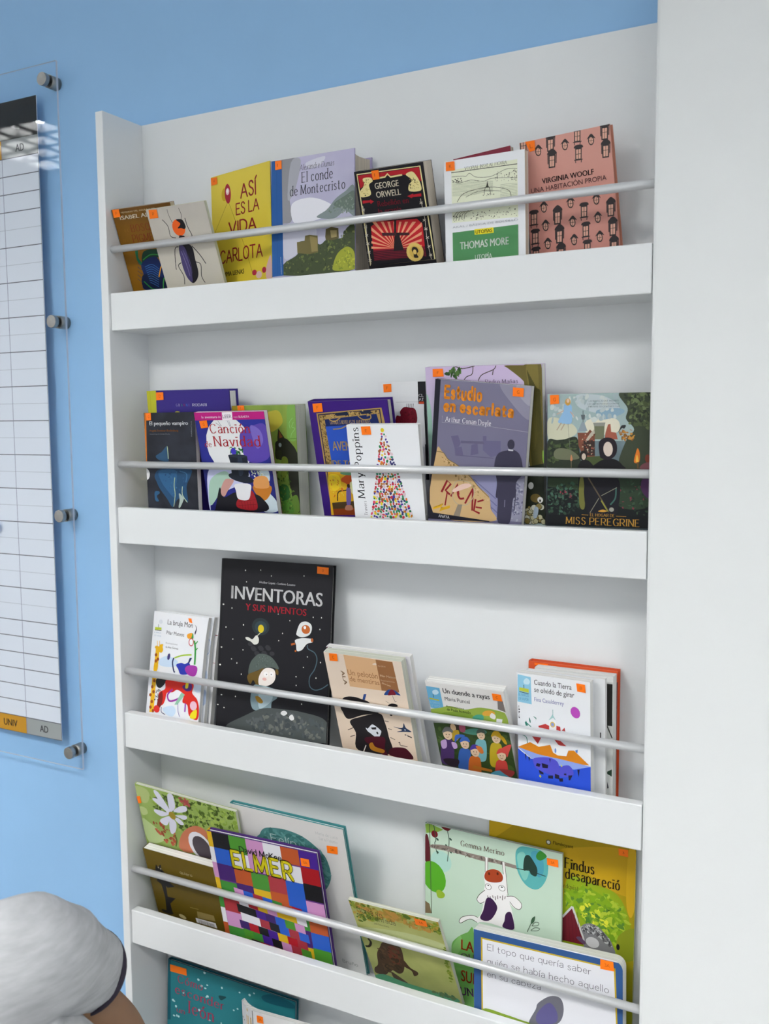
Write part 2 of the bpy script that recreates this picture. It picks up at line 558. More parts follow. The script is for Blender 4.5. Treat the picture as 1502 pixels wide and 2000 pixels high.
def gridslab(mb, x0, x1, y0, y1, z0, z1, col, n=14, conc=0):
    """box with a fine front/back grid so it can be curled; conc hollows the right (fore) edge"""
    b = len(mb.v); ny = 7 if conc else 1
    xs = [x0 + (x1 - x0) * i / n for i in range(n + 1)]
    zs = [z0 + (z1 - z0) * i / n for i in range(n + 1)]
    ysl = [y0 + (y1 - y0) * i / ny for i in range(ny + 1)]
    def strip(f, A, B):
        b = len(mb.v)
        for a in A:
            for c in B:
                mb.v.append(f(a, c))
        m = len(B)
        for i in range(len(A) - 1):
            for j in range(m - 1):
                mb.f.append((b + i * m + j, b + (i + 1) * m + j, b + (i + 1) * m + j + 1, b + i * m + j + 1)); mb.c.append(col)
    hol = lambda y: conc * (1 - (2 * (y - y0) / (y1 - y0) - 1) ** 2)
    fx = lambda x, y: x if x < x1 - 1e-9 else x1 - hol(y)
    strip(lambda x, z: (x, y0, z), xs, zs)
    strip(lambda z, x: (x, y1, z), zs, xs)
    strip(lambda z, y: (fx(x1, y), y, z), zs, ysl)
    strip(lambda y, z: (x0, y, z), ysl, zs)
    strip(lambda x, y: (fx(x, y), y, z1), xs, ysl)
    strip(lambda y, x: (fx(x, y), y, z0), ysl, xs)

def sticker_mesh(root, letter, quad, W, H):
    P = pairs(quad)
    to = lambda p, y: ((p[0] - W / 2) / 1000, y, (H - p[1]) / 1000)
    mb = MB()
    oc = lin('ff7c18')
    b = len(mb.v)
    mb.v += [to(p, -.00105) for p in P] + [to(p, -.00085) for p in P]
    for q in ((3, 2, 1, 0), (4, 5, 6, 7), (0, 1, 5, 4), (1, 2, 6, 5), (2, 3, 7, 6), (3, 0, 4, 7)):
        mb.f.append(tuple(b + i for i in q)); mb.c.append(oc)
    if letter:
        cx = sum(p[0] for p in P) / 4; cy = sum(p[1] for p in P) / 4
        hh = abs(P[3][1] - P[0][1]) * .34
        for q in text_polys(letter, cx - hh * .4 * len(letter), cy + hh / 2, cx + hh * .4 * len(letter), cy + hh / 2, hh, 'thin'):
            ar = sum(q[i - 1][0] * q[i][1] - q[i][0] * q[i - 1][1] for i in range(len(q)))
            mb.poly([to(p, -.00109) for p in (q[::-1] if ar > 0 else q)], lin('7a2a10'))
    return mb.build('orange_sticker', INK, root)

def make_book(key, name, label, group, binding='paper', back=None, paper='w', spine=None, corners=None, conc=0, curl=None):
    x, y, z, W, H, t, lean, yaw, roll = GEO[key]
    ops, stk = ART[key]
    root = empty(name)
    L, Yw, Rl = math.radians(lean), math.radians(yaw), math.radians(roll)
    m = Matrix.Rotation(Yw, 4, 'Z') @ Matrix.Rotation(-L, 4, 'X') @ Matrix.Rotation(Rl, 4, 'Y')
    m.translation = Vector((x, y, z + .0005))
    root.matrix_world = m
    tag(root, label, 'book', group)
    Wm, Hm = W * 1000, H * 1000
    out = rounded(Wm, Hm, corners or (0, 0, 0, 0))
    hard = binding == 'hard'
    ct = .0022 if hard else (.0007 if binding == 'board' else .0004)
    base = lin(back or ops[0][1])
    parts = []
    mb = MB()
    if curl:
        gridslab(mb, -W / 2, W / 2, 3e-5, ct, 0, H, base)
    else:
        slab(mb, out, Wm, Hm, 3e-5, ct, base)
    print_cover(mb, ops, Wm, Hm, out, abs(hash_key(key)) % 97)
    parts.append((mb, 'front_cover', INK))
    ins = .003 if hard else .0004
    mb = MB()
    if corners:
        o2 = [(min(max(px, .5), Wm - .3), max(py, .3)) for px, py in out]
        slab(mb, o2, Wm, Hm, ct, t - ct, None)
    elif curl or conc:
        gridslab(mb, -W / 2 + .002, W / 2 - ins, ct, t - ct, ins, H - ins, None, conc=conc)
    else:
        mb.quadbox(-W / 2 + .001, W / 2 - ins, ct, t - ct, ins, H - ins)
    parts.append((mb, 'page_block', PAPER[paper]))
    mb = MB()
    if curl:
        gridslab(mb, -W / 2, W / 2, t - ct, t, 0, H, base)
    else:
        slab(mb, out, Wm, Hm, t - ct, t, base)
    parts.append((mb, 'back_cover', INK))
    if not corners:
        mb = MB()
        sc = lin(spine) if spine else base
        e = .0012 if hard else .0005
        n = 6
        pr = [(-W / 2, 0.0)]
        for i in range(n + 1):
            a = math.pi * i / n
            pr.append((-W / 2 - e * math.sin(a), t / 2 - t / 2 * math.cos(a)))
        pr = pr[1:]
        b = len(mb.v)
        for zz in (0, H):
            mb.v += [(px, py, zz) for px, py in pr] + [(-W / 2 + .0008, py, zz) for px, py in pr]
        k = len(pr)
        for i in range(k - 1):
            mb.f.append((b + i, b + 2 * k + i, b + 2 * k + i + 1, b + i + 1)); mb.c.append(sc)
            mb.f.append((b + k + i + 1, b + 3 * k + i + 1, b + 3 * k + i, b + k + i)); mb.c.append(sc)
            mb.f.append((b + i, b + i + 1, b + k + i + 1, b + k + i)); mb.c.append(sc)
            mb.f.append((b + 2 * k + i + 1, b + 2 * k + i, b + 3 * k + i, b + 3 * k + i + 1)); mb.c.append(sc)
        parts.append((mb, 'spine', INK))
    for mb, nm, mt in parts:
        if curl:
            mb.v = [(a, b + curl(a / W + .5, c / H), c) for a, b, c in mb.v]
        mb.build(nm, mt, root)
    for letter, quad in stk:
        s = sticker_mesh(root, letter, quad, Wm, Hm)
        if curl:
            for v in s.data.vertices:
                v.co.y += curl(v.co.x / W + .5, v.co.z / H)
    return root

def hash_key(k):
    return sum((i + 1) * ord(c) for i, c in enumerate(k))

# ------------------------------------------------------------------ book sizes and poses: x, y, z of the front bottom centre, width, height, thickness (m), lean, turn, roll (degrees)
GEO = {
    'isabel': (0.0593, 0.0757, 1.4577, 0.1175, 0.1829, 0.01, -20.72, 0.48, 0.36),
    'beetle': (0.1394, 0.063, 1.4577, 0.113, 0.1733, 0.006, -21.28, -0.47, -0.28),
    'carlota': (0.2138, 0.0645, 1.4581, 0.1368, 0.2187, 0.0065, 0.0, -13.0, -0.5),
    'monte': (0.3661, 0.0235, 1.4586, 0.1381, 0.2102, 0.052, 1.07, 0.43, -0.2),
    'orwell': (0.501, 0.0562, 1.4575, 0.104, 0.1802, 0.026, -18.22, -0.7, 0.09),
    'more': (0.6294, 0.0253, 1.4578, 0.111, 0.1733, 0.012, -1.7, -0.44, -0.43),
    'woolf': (0.7388, 0.072, 1.4602, 0.1161, 0.1908, 0.014, -11.38, -1.05, -2.81),
    'rodari': (0.1217, 0.0538, 1.1177, 0.164, 0.2283, 0.023, -4.51, 0.04, 0.2),
    'vampiro': (0.099, 0.025, 1.1175, 0.1022, 0.1934, 0.01, -1.52, -0.02, -0.09),
    'navidad': (0.2283, 0.0431, 1.1176, 0.1298, 0.1966, 0.0095, -11.94, -0.21, -0.18),
    'cat': (0.2635, 0.0533, 1.1175, 0.1154, 0.2025, 0.028, -3.25, -0.02, -0.12),
    'aventuras': (0.427, 0.0617, 1.1177, 0.1287, 0.2116, 0.0175, -13.46, -0.15, -0.25),
    'poppins': (0.4828, 0.0394, 1.1175, 0.1115, 0.1751, 0.009, -10.09, -0.04, 0.1),
    'heart': (0.4888, 0.0795, 1.1178, 0.0747, 0.233, 0.006, -6.5, 0.12, 0.65),
    'manas': (0.622, 0.0547, 1.1179, 0.164, 0.2493, 0.014, -6.5, 0.06, 0.38),
    'estudio': (0.6079, 0.0318, 1.124, 0.1345, 0.2212, 0.012, -4.76, -0.16, 5.69),
    'pereg': (0.7774, 0.03, 1.1176, 0.1308, 0.2092, 0.022, 0.49, 0.13, 0.03),
    'bruja': (0.0795, 0.022, 0.7795, 0.1106, 0.2053, 0.008, 8.45, -0.42, 1.0),
    'inventoras': (0.2699, 0.0282, 0.7789, 0.206, 0.3023, 0.01, 6.05, 0.17, -0.24),
    'peloton': (0.4556, 0.0559, 0.7776, 0.1252, 0.1976, 0.0135, -18.05, -0.21, 0.23),
    'pelback': (0.4562, 0.0724, 0.7795, 0.1365, 0.199, 0.01, -17.8, -0.58, 0.0),
    'duende': (0.6102, 0.0648, 0.7774, 0.1136, 0.1769, 0.014, -22.1, -0.29, -0.05),
    'tierra': (0.7268, 0.0299, 0.7777, 0.0993, 0.1867, 0.014, -4.39, -2.14, 0.32),
    'orange': (0.7358, 0.0728, 0.7777, 0.122, 0.1894, 0.014, -0.87, -0.37, 0.25),
    'daisy': (0.1095, 0.07, 0.4424, 0.204, 0.2653, 0.006, -15.05, -0.28, 2.92),
    'olive': (0.0973, 0.0497, 0.4375, 0.148, 0.1561, 0.016, -14.55, -1.15, 0.11),
    'elmer': (0.276, 0.0419, 0.4393, 0.2027, 0.2215, 0.01, -11.37, 0.59, -1.11),
    'felix': (0.3115, 0.0761, 0.4377, 0.2069, 0.2718, 0.009, -14.38, -0.81, 0.15),
    'gorila': (0.5068, 0.0705, 0.4391, 0.1453, 0.1811, 0.006, -24.54, -0.61, -1.48),
    'vaca': (0.6185, 0.0755, 0.438, 0.2096, 0.2656, 0.005, -0.33, -1.05, 0.34),
    'topo': (0.72, 0.0225, 0.4417, 0.2082, 0.1492, 0.018, 3.53, 0.1, -1.76),
    'findus': (0.7166, 0.0812, 0.4381, 0.2084, 0.3191, 0.0045, 0.0, -0.0, 0.39),
    'maroon': (0.6328, 0.0415, 1.461, 0.08, 0.1798, 0.01, -1.35, -0.32, -4.69),
    'rolled': (0.2977, 0.0225, 0.1053, 0.176, 0.2529, 0.008, 1.0, 0.25, -3.0),
    'leon': (0.1532, 0.052, 0.0982, 0.2656, 0.2661, 0.01, 3.24, -0.37, 0.11),
}

# ------------------------------------------------------------------ printed cover designs in millimetres from the top left corner
ART = {
'isabel': ([
('g','6b4712','a8730f',0.35,'8a5f10',30),('p','6a4512',[0,-0.2,117.4,0.2,117.3,5.7,-1.3,5.8]),('p','d8c49a',[118.8,0.1,141.3,0.1,141,17.2,117.8,20.2]),('t','e8d8b0','MEMORIAS DEL AGUILA Y DEL',17.6,7,87.3,7.2,2.51,'sans'),('t','f4ecd8','ISABEL ALLENDE',12.9,17.4,112.3,15.7,6.2,'bold'),('t','8a6420','EL',15.5,35.5,25.6,35.5,4.3,'serif'),('t','7a2d12','BOSQUE',28.6,37.4,84.8,35.7,10.7,'serif'),
('t','8a6420','DE LOS',7.3,50.7,25.9,50.2,4.3,'serif'),('t','7a2d12','PIGMEOS',26.5,53.7,90,51.7,11.4,'serif'),('s','1c6b46',[26.2,64.8,31.5,65.3,29,77.7,36.4,88.1,30.6,89,24.5,80.1]),('s','123c2c',[43.5,67.7,74.2,67.4,72.3,78.3,48.1,80.6,33.8,85.1]),('s','12275c',[31.1,87.7,52.6,78.1,68.8,83.6,68.3,128.5,23,127,30.2,106]),('s','0e1c3e',[31.2,103.2,73.3,113.3,71.4,130.2,24.8,127.1]),
('c','3060a0',1.14,[36.8,92.3,52.4,89.3,64.2,97.2]),('c','3060a0',1.14,[37.2,95.5,51.2,92.9,63.1,100.6]),('c','3060a0',1.14,[37.6,98.6,50,96.4,62,104]),('c','3060a0',1.14,[38,101.7,48.8,100,60.8,107.5]),('c','3060a0',1.14,[38.3,104.9,47.6,103.6,59.6,110.9]),('c','3060a0',1.14,[38.7,108,46.4,107.2,58.5,114.4]),('c','3060a0',1.14,[39.1,111.2,45.1,110.8,57.3,117.9]),
('c','3060a0',1.14,[39.5,114.4,43.9,114.4,56.2,121.3]),('c','3060a0',1.15,[39.9,117.5,42.7,118,55,124.8]),('c','2f8a3c',1.62,[37,81.1,54,74.1,71.5,75.5]),('c','e09a2a',1.94,[60.1,109.6,68.2,96.1,73.5,90.9]),('c','2f8a3c',1.97,[27.3,114.4,39.7,126.7,50,128.8]),('c','3f9a4a',1.93,[70.2,111.7,66.2,118.5,63,128.2]),('c','2a3c56',0.81,[35.5,90.8,29,88.2,24.9,84.4]),
('c','2a3c56',0.81,[32.8,97,26.9,94.4,22.7,90.6]),('c','2a3c56',0.82,[30.1,103.2,24.7,100.6,20.5,96.8]),('c','2a3c56',0.82,[27.4,109.4,22.5,106.9,18.3,103]),('c','2a3c56',0.82,[24.7,115.6,20.3,113.2,16.1,109.3]),
], [('P',[2.8,-0.3,16.4,0.2,15.9,11.6,1.9,12.3])]),
'beetle': ([
('g','b9b3ad','dcd6c4',0.5,'cbc6bb',35),('p','cfd3b4',[112.7,0,118.8,0.1,120.8,118.4,115.6,118.6]),('c','1c1a22',1.07,[26.6,17.6,34.1,28.3,34.1,43,43.4,46.6]),('c','1c1a22',0.75,[40.8,3.8,41.3,13.3,44.4,24.1]),('c','1c1a22',0.74,[63.1,4.3,65,14.6,61.5,22.1]),('c','1c1a22',1.19,[70.1,19.8,70.9,32.3,75.1,45.9,72.7,47]),('c','1c1a22',1.23,[43.9,60.1,35.7,63.3,28.1,89.9,28.3,93.4]),
('c','1c1a22',1.37,[69.6,61.3,80.2,75.7,87.2,89.8]),('c','1c1a22',1.25,[40.7,84.2,33.7,89,38.9,104.7,36.2,117.6]),('c','1c1a22',1.23,[68.3,85.4,77.1,90.2,73,107.6,76.4,118.1]),('e','e8601c',53.9,32.4,12.1,12.4,-12),('s','17131a',[52.6,20.4,64.2,21.7,67.6,31.9,63.8,35.5,58.4,33.6,51.7,32.9,58.9,27.1]),('p','1c1a22',[51.5,43.5,59.6,45,63.1,50,48,48.4]),
('s','1c1a22',[45.2,58.9,68.1,60.5,69.2,82.7,68,104.4,56.1,116.5,47.8,112.3,42.6,94]),('s','4a4270',[45.6,60.3,55.3,62.6,58.5,88.5,53.3,114.2,44.9,107.9,41.5,87]),('c','8a82b0',0.77,[46.7,67.1,50.1,87.8,50.9,105.7]),('c','7068a0',0.77,[50.5,66.1,55.2,88.2,55.3,103.3]),('c','0c0a10',0.92,[57,60,56.8,88.4,54.6,115.6]),
], [('P',[6.2,0.7,21.8,1.6,20.7,14.3,4,13.7])]),
'carlota': ([
('g','dfc94a','d6bb1e',0.3,'e6d050',40),('e','c9a71c',31,31.4,6.1,9.8,0),('e','a81c34',39.7,31.3,7.2,15,-4),('e','e8c8d0',39.3,27.9,4.1,5.2,0),('e','f8f0f0',38.7,27,2.2,2.9,0),('l','7a5a20',0.55,[37.5,45.4,5,87]),('l','7a5a20',0.55,[42.1,46.1,77.6,118.9]),('l','7a5a20',0.54,[77.6,118.9,92.6,158.1]),('t','8e1822','ASÍ',68.7,41.2,107.8,42.4,20.2,'brush'),
('t','8e1822','ES LA',57.4,65.4,111.2,66.9,16.3,'brush'),('t','8e1822','VIDA',39.1,92.9,104.3,92.9,18.1,'brush'),('t','8e1822','CARLOTA',17.3,134,116.3,133.8,18.4,'brush'),('t','2a2018','GEMMA LIENAS',14,155.1,72.9,155.7,7.4,'bold'),('s','d8b0a8',[134,136.1,135,169.6,123.4,168.2,123.6,152.3]),('e','a81c34',96.6,157,5.2,4.2,0),('e','a81c34',118.5,155.6,4.6,4.5,0),
('e','d8b8b0',106.8,161.4,6.7,5.5,0),
], [('H',[1,1.5,15.6,2.2,16.4,12.6,2.1,12.7])]),
'monte': ([
('g','b9b5d2','a8a8c0',0.4,'d0cfe0',50),('s','8f8f95',[18.3,0.8,41.5,0.9,45.1,10.5,29.9,42,35,85.4,20,90,17.2,89.7]),('s','a9aab4',[34,6,50.6,5.2,41,43.4,27.9,57.1]),('s','e6e6ee',[35.2,64,64.7,58.3,93.4,67.6,107.5,81.2,78.9,90.1,53.4,91.9,36.8,88.7]),('s','d2d2e0',[59.7,9.4,90.3,4.5,83.1,15.5,65.1,17.6]),
('s','7f8b8c',[77.1,85.4,93.3,78.1,107.6,64.8,123.5,56.3,137,50.5,138.9,90.6,123.3,82.9,105.7,91.4,82.5,89]),('s','66756c',[104,71.8,123.4,62.2,137.7,58,138.6,81.7,118.1,79.4]),('k',['6a7a70','8b978f','77877c'],60,1.98,3,[86.1,81.8,137,54.9,138.2,87.5,107.5,84.2]),('s','c8c8d8',[20.9,93.1,71.6,98.4,71.4,119.6,45.7,120.2,45.6,132.4,21.3,139.5]),
('s','3f4a2e',[20.3,147.1,43.7,135.3,45.8,118.6,71.4,119.6,82.2,125.2,96.6,117.5,117.8,119.6,124.9,106.9,138.8,106.8,140.6,163.4,19.1,163.3]),('k',['2c3820','4c5a30','5f6c38','38442a','6f7640'],160,2.75,5,[21.2,148.8,45.7,126.3,94.8,121.8,124.9,108.4,138.8,108.3,139.9,161.9,21,161.9]),('p','6b6238',[43,118.4,55.9,118.1,56.9,110.6,64.2,110.1,77.8,112.6,78.5,135.4,63.9,137.1,43.7,133.8]),
('p','8a7c4c',[64.2,111.3,76.8,115.6,77.8,133.8,67.6,134.4]),('p','5b5330',[90.3,115.4,91.3,104.9,100.3,102.8,111.7,105.5,112.5,119.1,103.7,121.2,91.2,120]),('p','9a8a5c',[98.4,107.2,109.1,108.2,109,117.2,100.1,117.8]),('s','9aa032',[103.4,154.3,110.6,139.9,124.8,132.2,135.2,137.6,138.6,149.8,139.6,163.3,105.2,163.5]),
('k',['b8bc3c','8a9430','a8ac38','7c8a2c'],60,2.3,7,[105.2,152.9,124.7,135.2,136.9,140.8,138.5,161.7,106.9,162.1]),('p','20579a',[0.8,0,18.3,0.5,19.5,163.4,-1.4,164]),('l','1a4a86',0.51,[9.9,0.5,8.7,163.3]),('t','3c3c46','Alexandre Dumas',48.3,18.5,105.8,19.2,7.6,'ital'),('t','35353f','El conde',51.2,35.8,103.4,36.3,13.9,'serif'),('t','35353f','de Montecristo',31.7,52.5,123.1,53,13.1,'serif'),
('t','c8d4e8','CLASICOS ADAPTADOS',16.9,161.6,15.7,136.7,1.4,'sans'),
], [('I',[7.6,0.9,18.5,0.9,18.7,13.1,7.8,13.2])]),
'orwell': ([
('g','1d1a20','17151b',0,'',20),('p','e8dca0',[3.6,3.1,99.4,4.3,103.1,124.5,2.1,125.4]),('p','17151b',[4.8,4.5,97.8,5.3,101.3,124.3,4.3,124.4]),('p','b01c28',[5.4,5.4,97.3,6,98.5,23.7,78.5,13.6,71.5,12,49.6,10.8,29.1,10.6,6,22.1]),('p','17151b',[28.4,14.5,69.2,14.8,84.8,19,95.3,43.4,8.1,41.5,22.8,24.1]),('s','e6d898',[12.1,10.1,23.6,9.9,26.4,15,20,19,20.5,31.7,5.8,33.3,4.2,26.7,12.5,18.1]),
('k',['2a2620','b8a868'],26,1.38,2,[11.9,11.7,23.3,11.5,19.5,31.6,6.1,31.7]),('s','e6d898',[76.8,12.6,86.3,10,92.4,16.8,96.2,26.5,95.2,34.9,78.8,33.8,79.1,26,84.6,20.5]),('k',['2a2620','b8a868'],26,1.33,4,[80.2,13.8,92.1,18.3,95.3,32.6,80.7,33.2]),('l','e6d898',2.05,[29.7,12.3,45.7,11.9,50,8.5,53.9,12.9,71.4,12.4]),('t','efe6d0','GEORGE',28.3,25.5,64.6,25.5,8.2,'bold'),
('t','efe6d0','ORWELL',28.5,36.6,65.8,36.9,8.2,'bold'),('p','b01c28',[6.5,37.8,18.2,38.7,18.4,37.6,23.5,40.9,18.3,43.5,17.7,41.5,6.2,41.7]),('p','b01c28',[95.2,38.5,83.4,38.7,83.6,37.4,74.1,39.8,80.9,43,82,41.9,95,42.2]),('t','7c1a2c','Rebelión en',28.4,47.8,75.7,48.7,7.7,'bold'),('t','7c1a2c','la granja',28,58.2,63.7,58,7.7,'bold'),
('p','c4242c',[12.8,72.9,24.4,67.5,83.9,69.7,91,76.8,90,106.3,11,104]),('p','eba07c',[45.4,104.7,8.4,102,8.9,99.1]),('p','eba07c',[45.4,104.7,9.7,95,10.3,91.9]),('p','eba07c',[45.4,104.7,11.1,87.4,11.8,83.9]),('p','eba07c',[45.4,104.7,12.8,78.2,13.7,73.6]),('p','eba07c',[45.4,104.7,15.9,66.7,21.9,67.3]),('p','eba07c',[45.4,104.7,29.2,68,33.7,68.5]),('p','eba07c',[45.4,104.7,39.4,69.1,43.3,69.5]),
('p','eba07c',[45.4,104.7,48.4,70,52,70.4]),('p','eba07c',[45.4,104.7,57,70.9,60.7,71.3]),('p','eba07c',[45.4,104.7,66.1,71.8,70.3,72.3]),('p','eba07c',[45.4,104.7,76.8,72.9,82.1,73.5]),('p','eba07c',[45.4,104.7,90.4,74.8,89.5,80.3]),('p','eba07c',[45.4,104.7,88.4,86.8,87.8,90.9]),('p','eba07c',[45.4,104.7,87,96,86.5,99.4]),('p','eba07c',[45.4,104.7,85.7,103.9,85.3,107]),
('p','7c1a2c',[11,104,90,106.3,90.2,122.5,10,119.8]),('c','3c1020',1.26,[11.3,107.4,38.3,107.3,90.1,111.2]),('c','3c1020',1.26,[10.9,109.7,37.9,109.4,89.8,113.1]),('c','3c1020',1.26,[10.5,112,37.6,111.6,89.5,115]),('c','3c1020',1.26,[10,114.3,37.2,113.7,89.2,116.9]),('c','3c1020',1.26,[9.6,116.6,36.8,115.8,88.9,118.9]),('c','3c1020',1.26,[9.2,118.9,36.5,117.9,88.6,120.8]),
('p','231c20',[42.3,108.5,47.7,86.1,50.7,84.8,54.2,86.7,58,108.3]),('p','231c20',[50.1,67,53.2,67.3,49.9,86.3,46.8,86]),('p','45242a',[28.4,82.6,70.1,86.3,69.5,89.8,28.6,86.7]),('p','231c20',[50.7,84.8,55.4,85.2,54.5,90,49.9,89.6]),('p','1a181e',[7.3,118.8,92.5,119.5,100.9,124.3,2.1,125.4]),('c','c8c0b0',0.88,[5.6,44.5,6,70.6,3,96.7,3.4,123.5]),('l','c8c0b0',0.88,[3.5,48.3,7.5,51.7]),
('l','c8c0b0',0.88,[2.9,51.2,8,48.8]),('l','c8c0b0',0.88,[3.2,59.4,7.2,62.8]),('l','c8c0b0',0.89,[2.6,62.3,7.7,59.9]),('l','c8c0b0',0.89,[2.8,70.6,6.9,74]),('l','c8c0b0',0.89,[2.3,73.5,7.4,71.1]),('l','c8c0b0',0.89,[2.5,81.9,6.6,85.2]),('l','c8c0b0',0.89,[2,84.8,7.1,82.3]),('l','c8c0b0',0.9,[2.2,93.2,6.3,96.6]),('l','c8c0b0',0.9,[1.7,96.1,6.8,93.6]),('l','c8c0b0',0.9,[1.9,104.6,6,108]),
('l','c8c0b0',0.9,[1.3,107.5,6.5,105]),('l','c8c0b0',0.91,[1.6,116.1,5.6,119.4]),('l','c8c0b0',0.91,[1,119,6.2,116.4]),('c','c8c0b0',0.83,[93.3,44.8,95.7,70.9,94.9,97.1,97.3,124]),('l','c8c0b0',0.84,[91.7,48.7,95.5,51.9]),('l','c8c0b0',0.84,[91.2,51.5,95.9,49.2]),('l','c8c0b0',0.84,[92.2,59.8,96.1,63.1]),('l','c8c0b0',0.84,[91.8,62.6,96.5,60.3]),('l','c8c0b0',0.84,[92.8,71.1,96.6,74.3]),
('l','c8c0b0',0.84,[92.3,73.9,97.1,71.5]),('l','c8c0b0',0.85,[93.4,82.3,97.2,85.6]),('l','c8c0b0',0.85,[92.9,85.2,97.7,82.8]),('l','c8c0b0',0.85,[93.9,93.7,97.8,96.9]),('l','c8c0b0',0.85,[93.5,96.5,98.2,94.1]),('l','c8c0b0',0.85,[94.5,105.1,98.4,108.3]),('l','c8c0b0',0.86,[94,108,98.8,105.5]),('l','c8c0b0',0.86,[95.1,116.6,99,119.8]),('l','c8c0b0',0.86,[94.6,119.5,99.4,117]),
('e','e3c46c',74.4,112.4,12.9,12.4,0),('e','d8b456',74.4,112.4,8.5,8.1,0),('s','2a221c',[70,109.4,72.5,105.5,77.9,106.8,79.8,111.9,76.6,114.8,78.6,119.9,72.1,119.4,72,114.4]),('e','e3c46c',74.2,112.2,2.6,3.3,0),
], [('I',[27,1.8,38.2,1.8,38,13.3,27.6,13.6])]),
'more': ([
('g','e9ebef','e6e8ec',0,'',20),('p','e4e8cf',[10.1,12,101.1,10.9,101.5,81.4,10.4,78.8]),('t','202020','VTOPIAE INSVLAE FIGVRA',28.9,14.2,87.4,15,4,'serif'),('l','202020',0.83,[10.1,15.4,54.8,15.8,101,16.6]),('c','38382e',0.5,[10.8,20.6,25.6,21.5,30.8,22.5,36,19.3,44.5,25.1,61.4,27.3,71.5,25.6,86.5,20.9,100.9,22.1]),('c','38382e',0.5,[10.7,24.5,20.2,29.6,37.6,28,54.5,31.7,68.1,29.7,100.8,33.3]),
('c','9aa08a',0.4,[11.6,27.7,37.5,29.8,57.9,31.8,68,33.2]),('c','9aa08a',0.4,[11.5,29.2,37.5,31.3,57.9,33.1,68,34.4]),('c','9aa08a',0.4,[11.5,30.7,37.5,32.9,57.9,34.3,68,35.6]),('c','9aa08a',0.4,[11.5,32.3,37.4,34.4,57.9,35.5,67.9,36.8]),('c','9aa08a',0.4,[11.4,33.8,37.4,35.9,57.8,36.7,67.9,38]),('c','9aa08a',0.4,[11.4,35.4,37.4,37.4,57.8,37.9,67.9,39.2]),
('c','9aa08a',0.4,[11.4,36.9,37.3,39,57.8,39.1,67.9,40.4]),('c','9aa08a',0.4,[11.3,38.5,37.3,40.5,57.8,40.4,67.9,41.6]),('c','9aa08a',0.4,[11.3,40,37.3,42,57.8,41.6,67.8,42.8]),('c','9aa08a',0.4,[11.2,41.6,37.3,43.6,57.7,42.8,67.8,44.1]),('c','9aa08a',0.4,[11.2,43.1,37.2,45.1,57.7,44,67.8,45.3]),('c','9aa08a',0.4,[11.2,44.7,37.2,46.6,57.7,45.2,67.8,46.5]),
('c','9aa08a',0.38,[77.9,39.3,89.5,39.3,100.7,40]),('c','9aa08a',0.38,[77.9,41.2,89.5,41.2,100.7,41.8]),('c','9aa08a',0.38,[77.9,43.2,89.5,43.2,100.6,43.6]),('c','9aa08a',0.38,[77.8,45.2,89.5,45.1,100.6,45.4]),('c','9aa08a',0.38,[77.8,47.1,89.4,47.1,100.6,47.1]),('c','9aa08a',0.38,[77.8,49.1,89.4,49,100.6,48.9]),('c','9aa08a',0.38,[77.8,51.1,89.4,51,100.6,50.7]),
('c','9aa08a',0.38,[77.7,53,89.3,53,100.5,52.5]),('c','9aa08a',0.38,[77.7,55,89.3,54.9,100.5,54.3]),('c','38382e',0.58,[18,53.2,25.1,44.8,39,41.2,59.5,40,74.6,41.9,89.4,47.5,92.6,56.2]),('c','38382e',0.49,[30.3,48.6,44.1,44.1,57.7,43.5,79.5,47]),('p','38382e',[58.6,39.9,60.5,31.7,62,40.3]),('l','38382e',0.65,[55.9,48.7,56,44.1,57.8,39.7,60.4,37,62.8,40.4,65.2,49.8]),
('k',['38382e','55554a'],50,0.96,12,[69.7,29.2,74.9,22.3,100.9,22.8,100.7,37.7,71.3,33.9]),('k',['38382e','55554a'],22,0.99,9,[11.6,23.8,25.6,24.1,25.5,28.7,11.6,27.7]),('k',['38382e'],10,0.97,10,[51.7,47.4,69.4,48.8,69.4,51.8,51.7,49.7]),('k',['38382e','55554a'],70,1,11,[10.6,68.7,100.3,69.2,101.2,79.8,12.2,77.5]),('c','38382e',0.58,[12.2,75.9,16,67,28.2,63.8]),
('c','38382e',0.58,[16.1,75.9,19.4,67.4,31.7,64.2]),('c','38382e',0.58,[20,75.8,22.9,67.8,35.1,64.6]),('c','38382e',0.58,[23.8,75.8,26.4,68.2,38.6,65]),('c','38382e',0.58,[27.6,75.8,29.9,68.6,42,65.4]),('t','b0b4bc','AKAL / BÁSICA DE BOLSILLO',10.6,85.9,101.4,85.9,2.65,'sans'),('p','4c8a56',[10.5,91.4,101.4,90.7,101.3,148.1,10.5,140.1]),('p','e8d824',[41.5,90.3,67.9,90.6,68.3,97.5,41.7,97.3]),
('t','28280c','UTOPÍAS',43.1,96.4,66.1,96,4.6,'bold'),('t','f2f6f0','THOMAS MORE',20.6,114.3,88.5,113.6,10,'bold'),('t','e6eee6','UTOPÍA',41.7,128.8,65.6,128.3,6.2,'bold'),
], [('K',[3,1.3,15.3,1.6,15.7,13.1,3.1,12.6])]),
'woolf': ([
('g','d59c90','d08c80',0.3,'daa398',50),('s','3c3638',[17.9,12.3,20.3,9.4,24.3,6.4,27.6,9.8,29.3,12.9,26.5,11.5,21,11.3]),('e','3c3638',23.4,14.5,3.9,5.5,0),('e','e2b09c',23.4,14.5,2.8,4.1,0),('l','3c3638',0.52,[23.8,10.8,22.9,18.3]),('l','3c3638',0.52,[20.6,14.4,26.1,14.7]),('s','3c3638',[34.8,0.4,36.3,-1.8,41.7,-5,46.3,-1.2,47.3,1.2,46,2.1,35.9,1.5]),
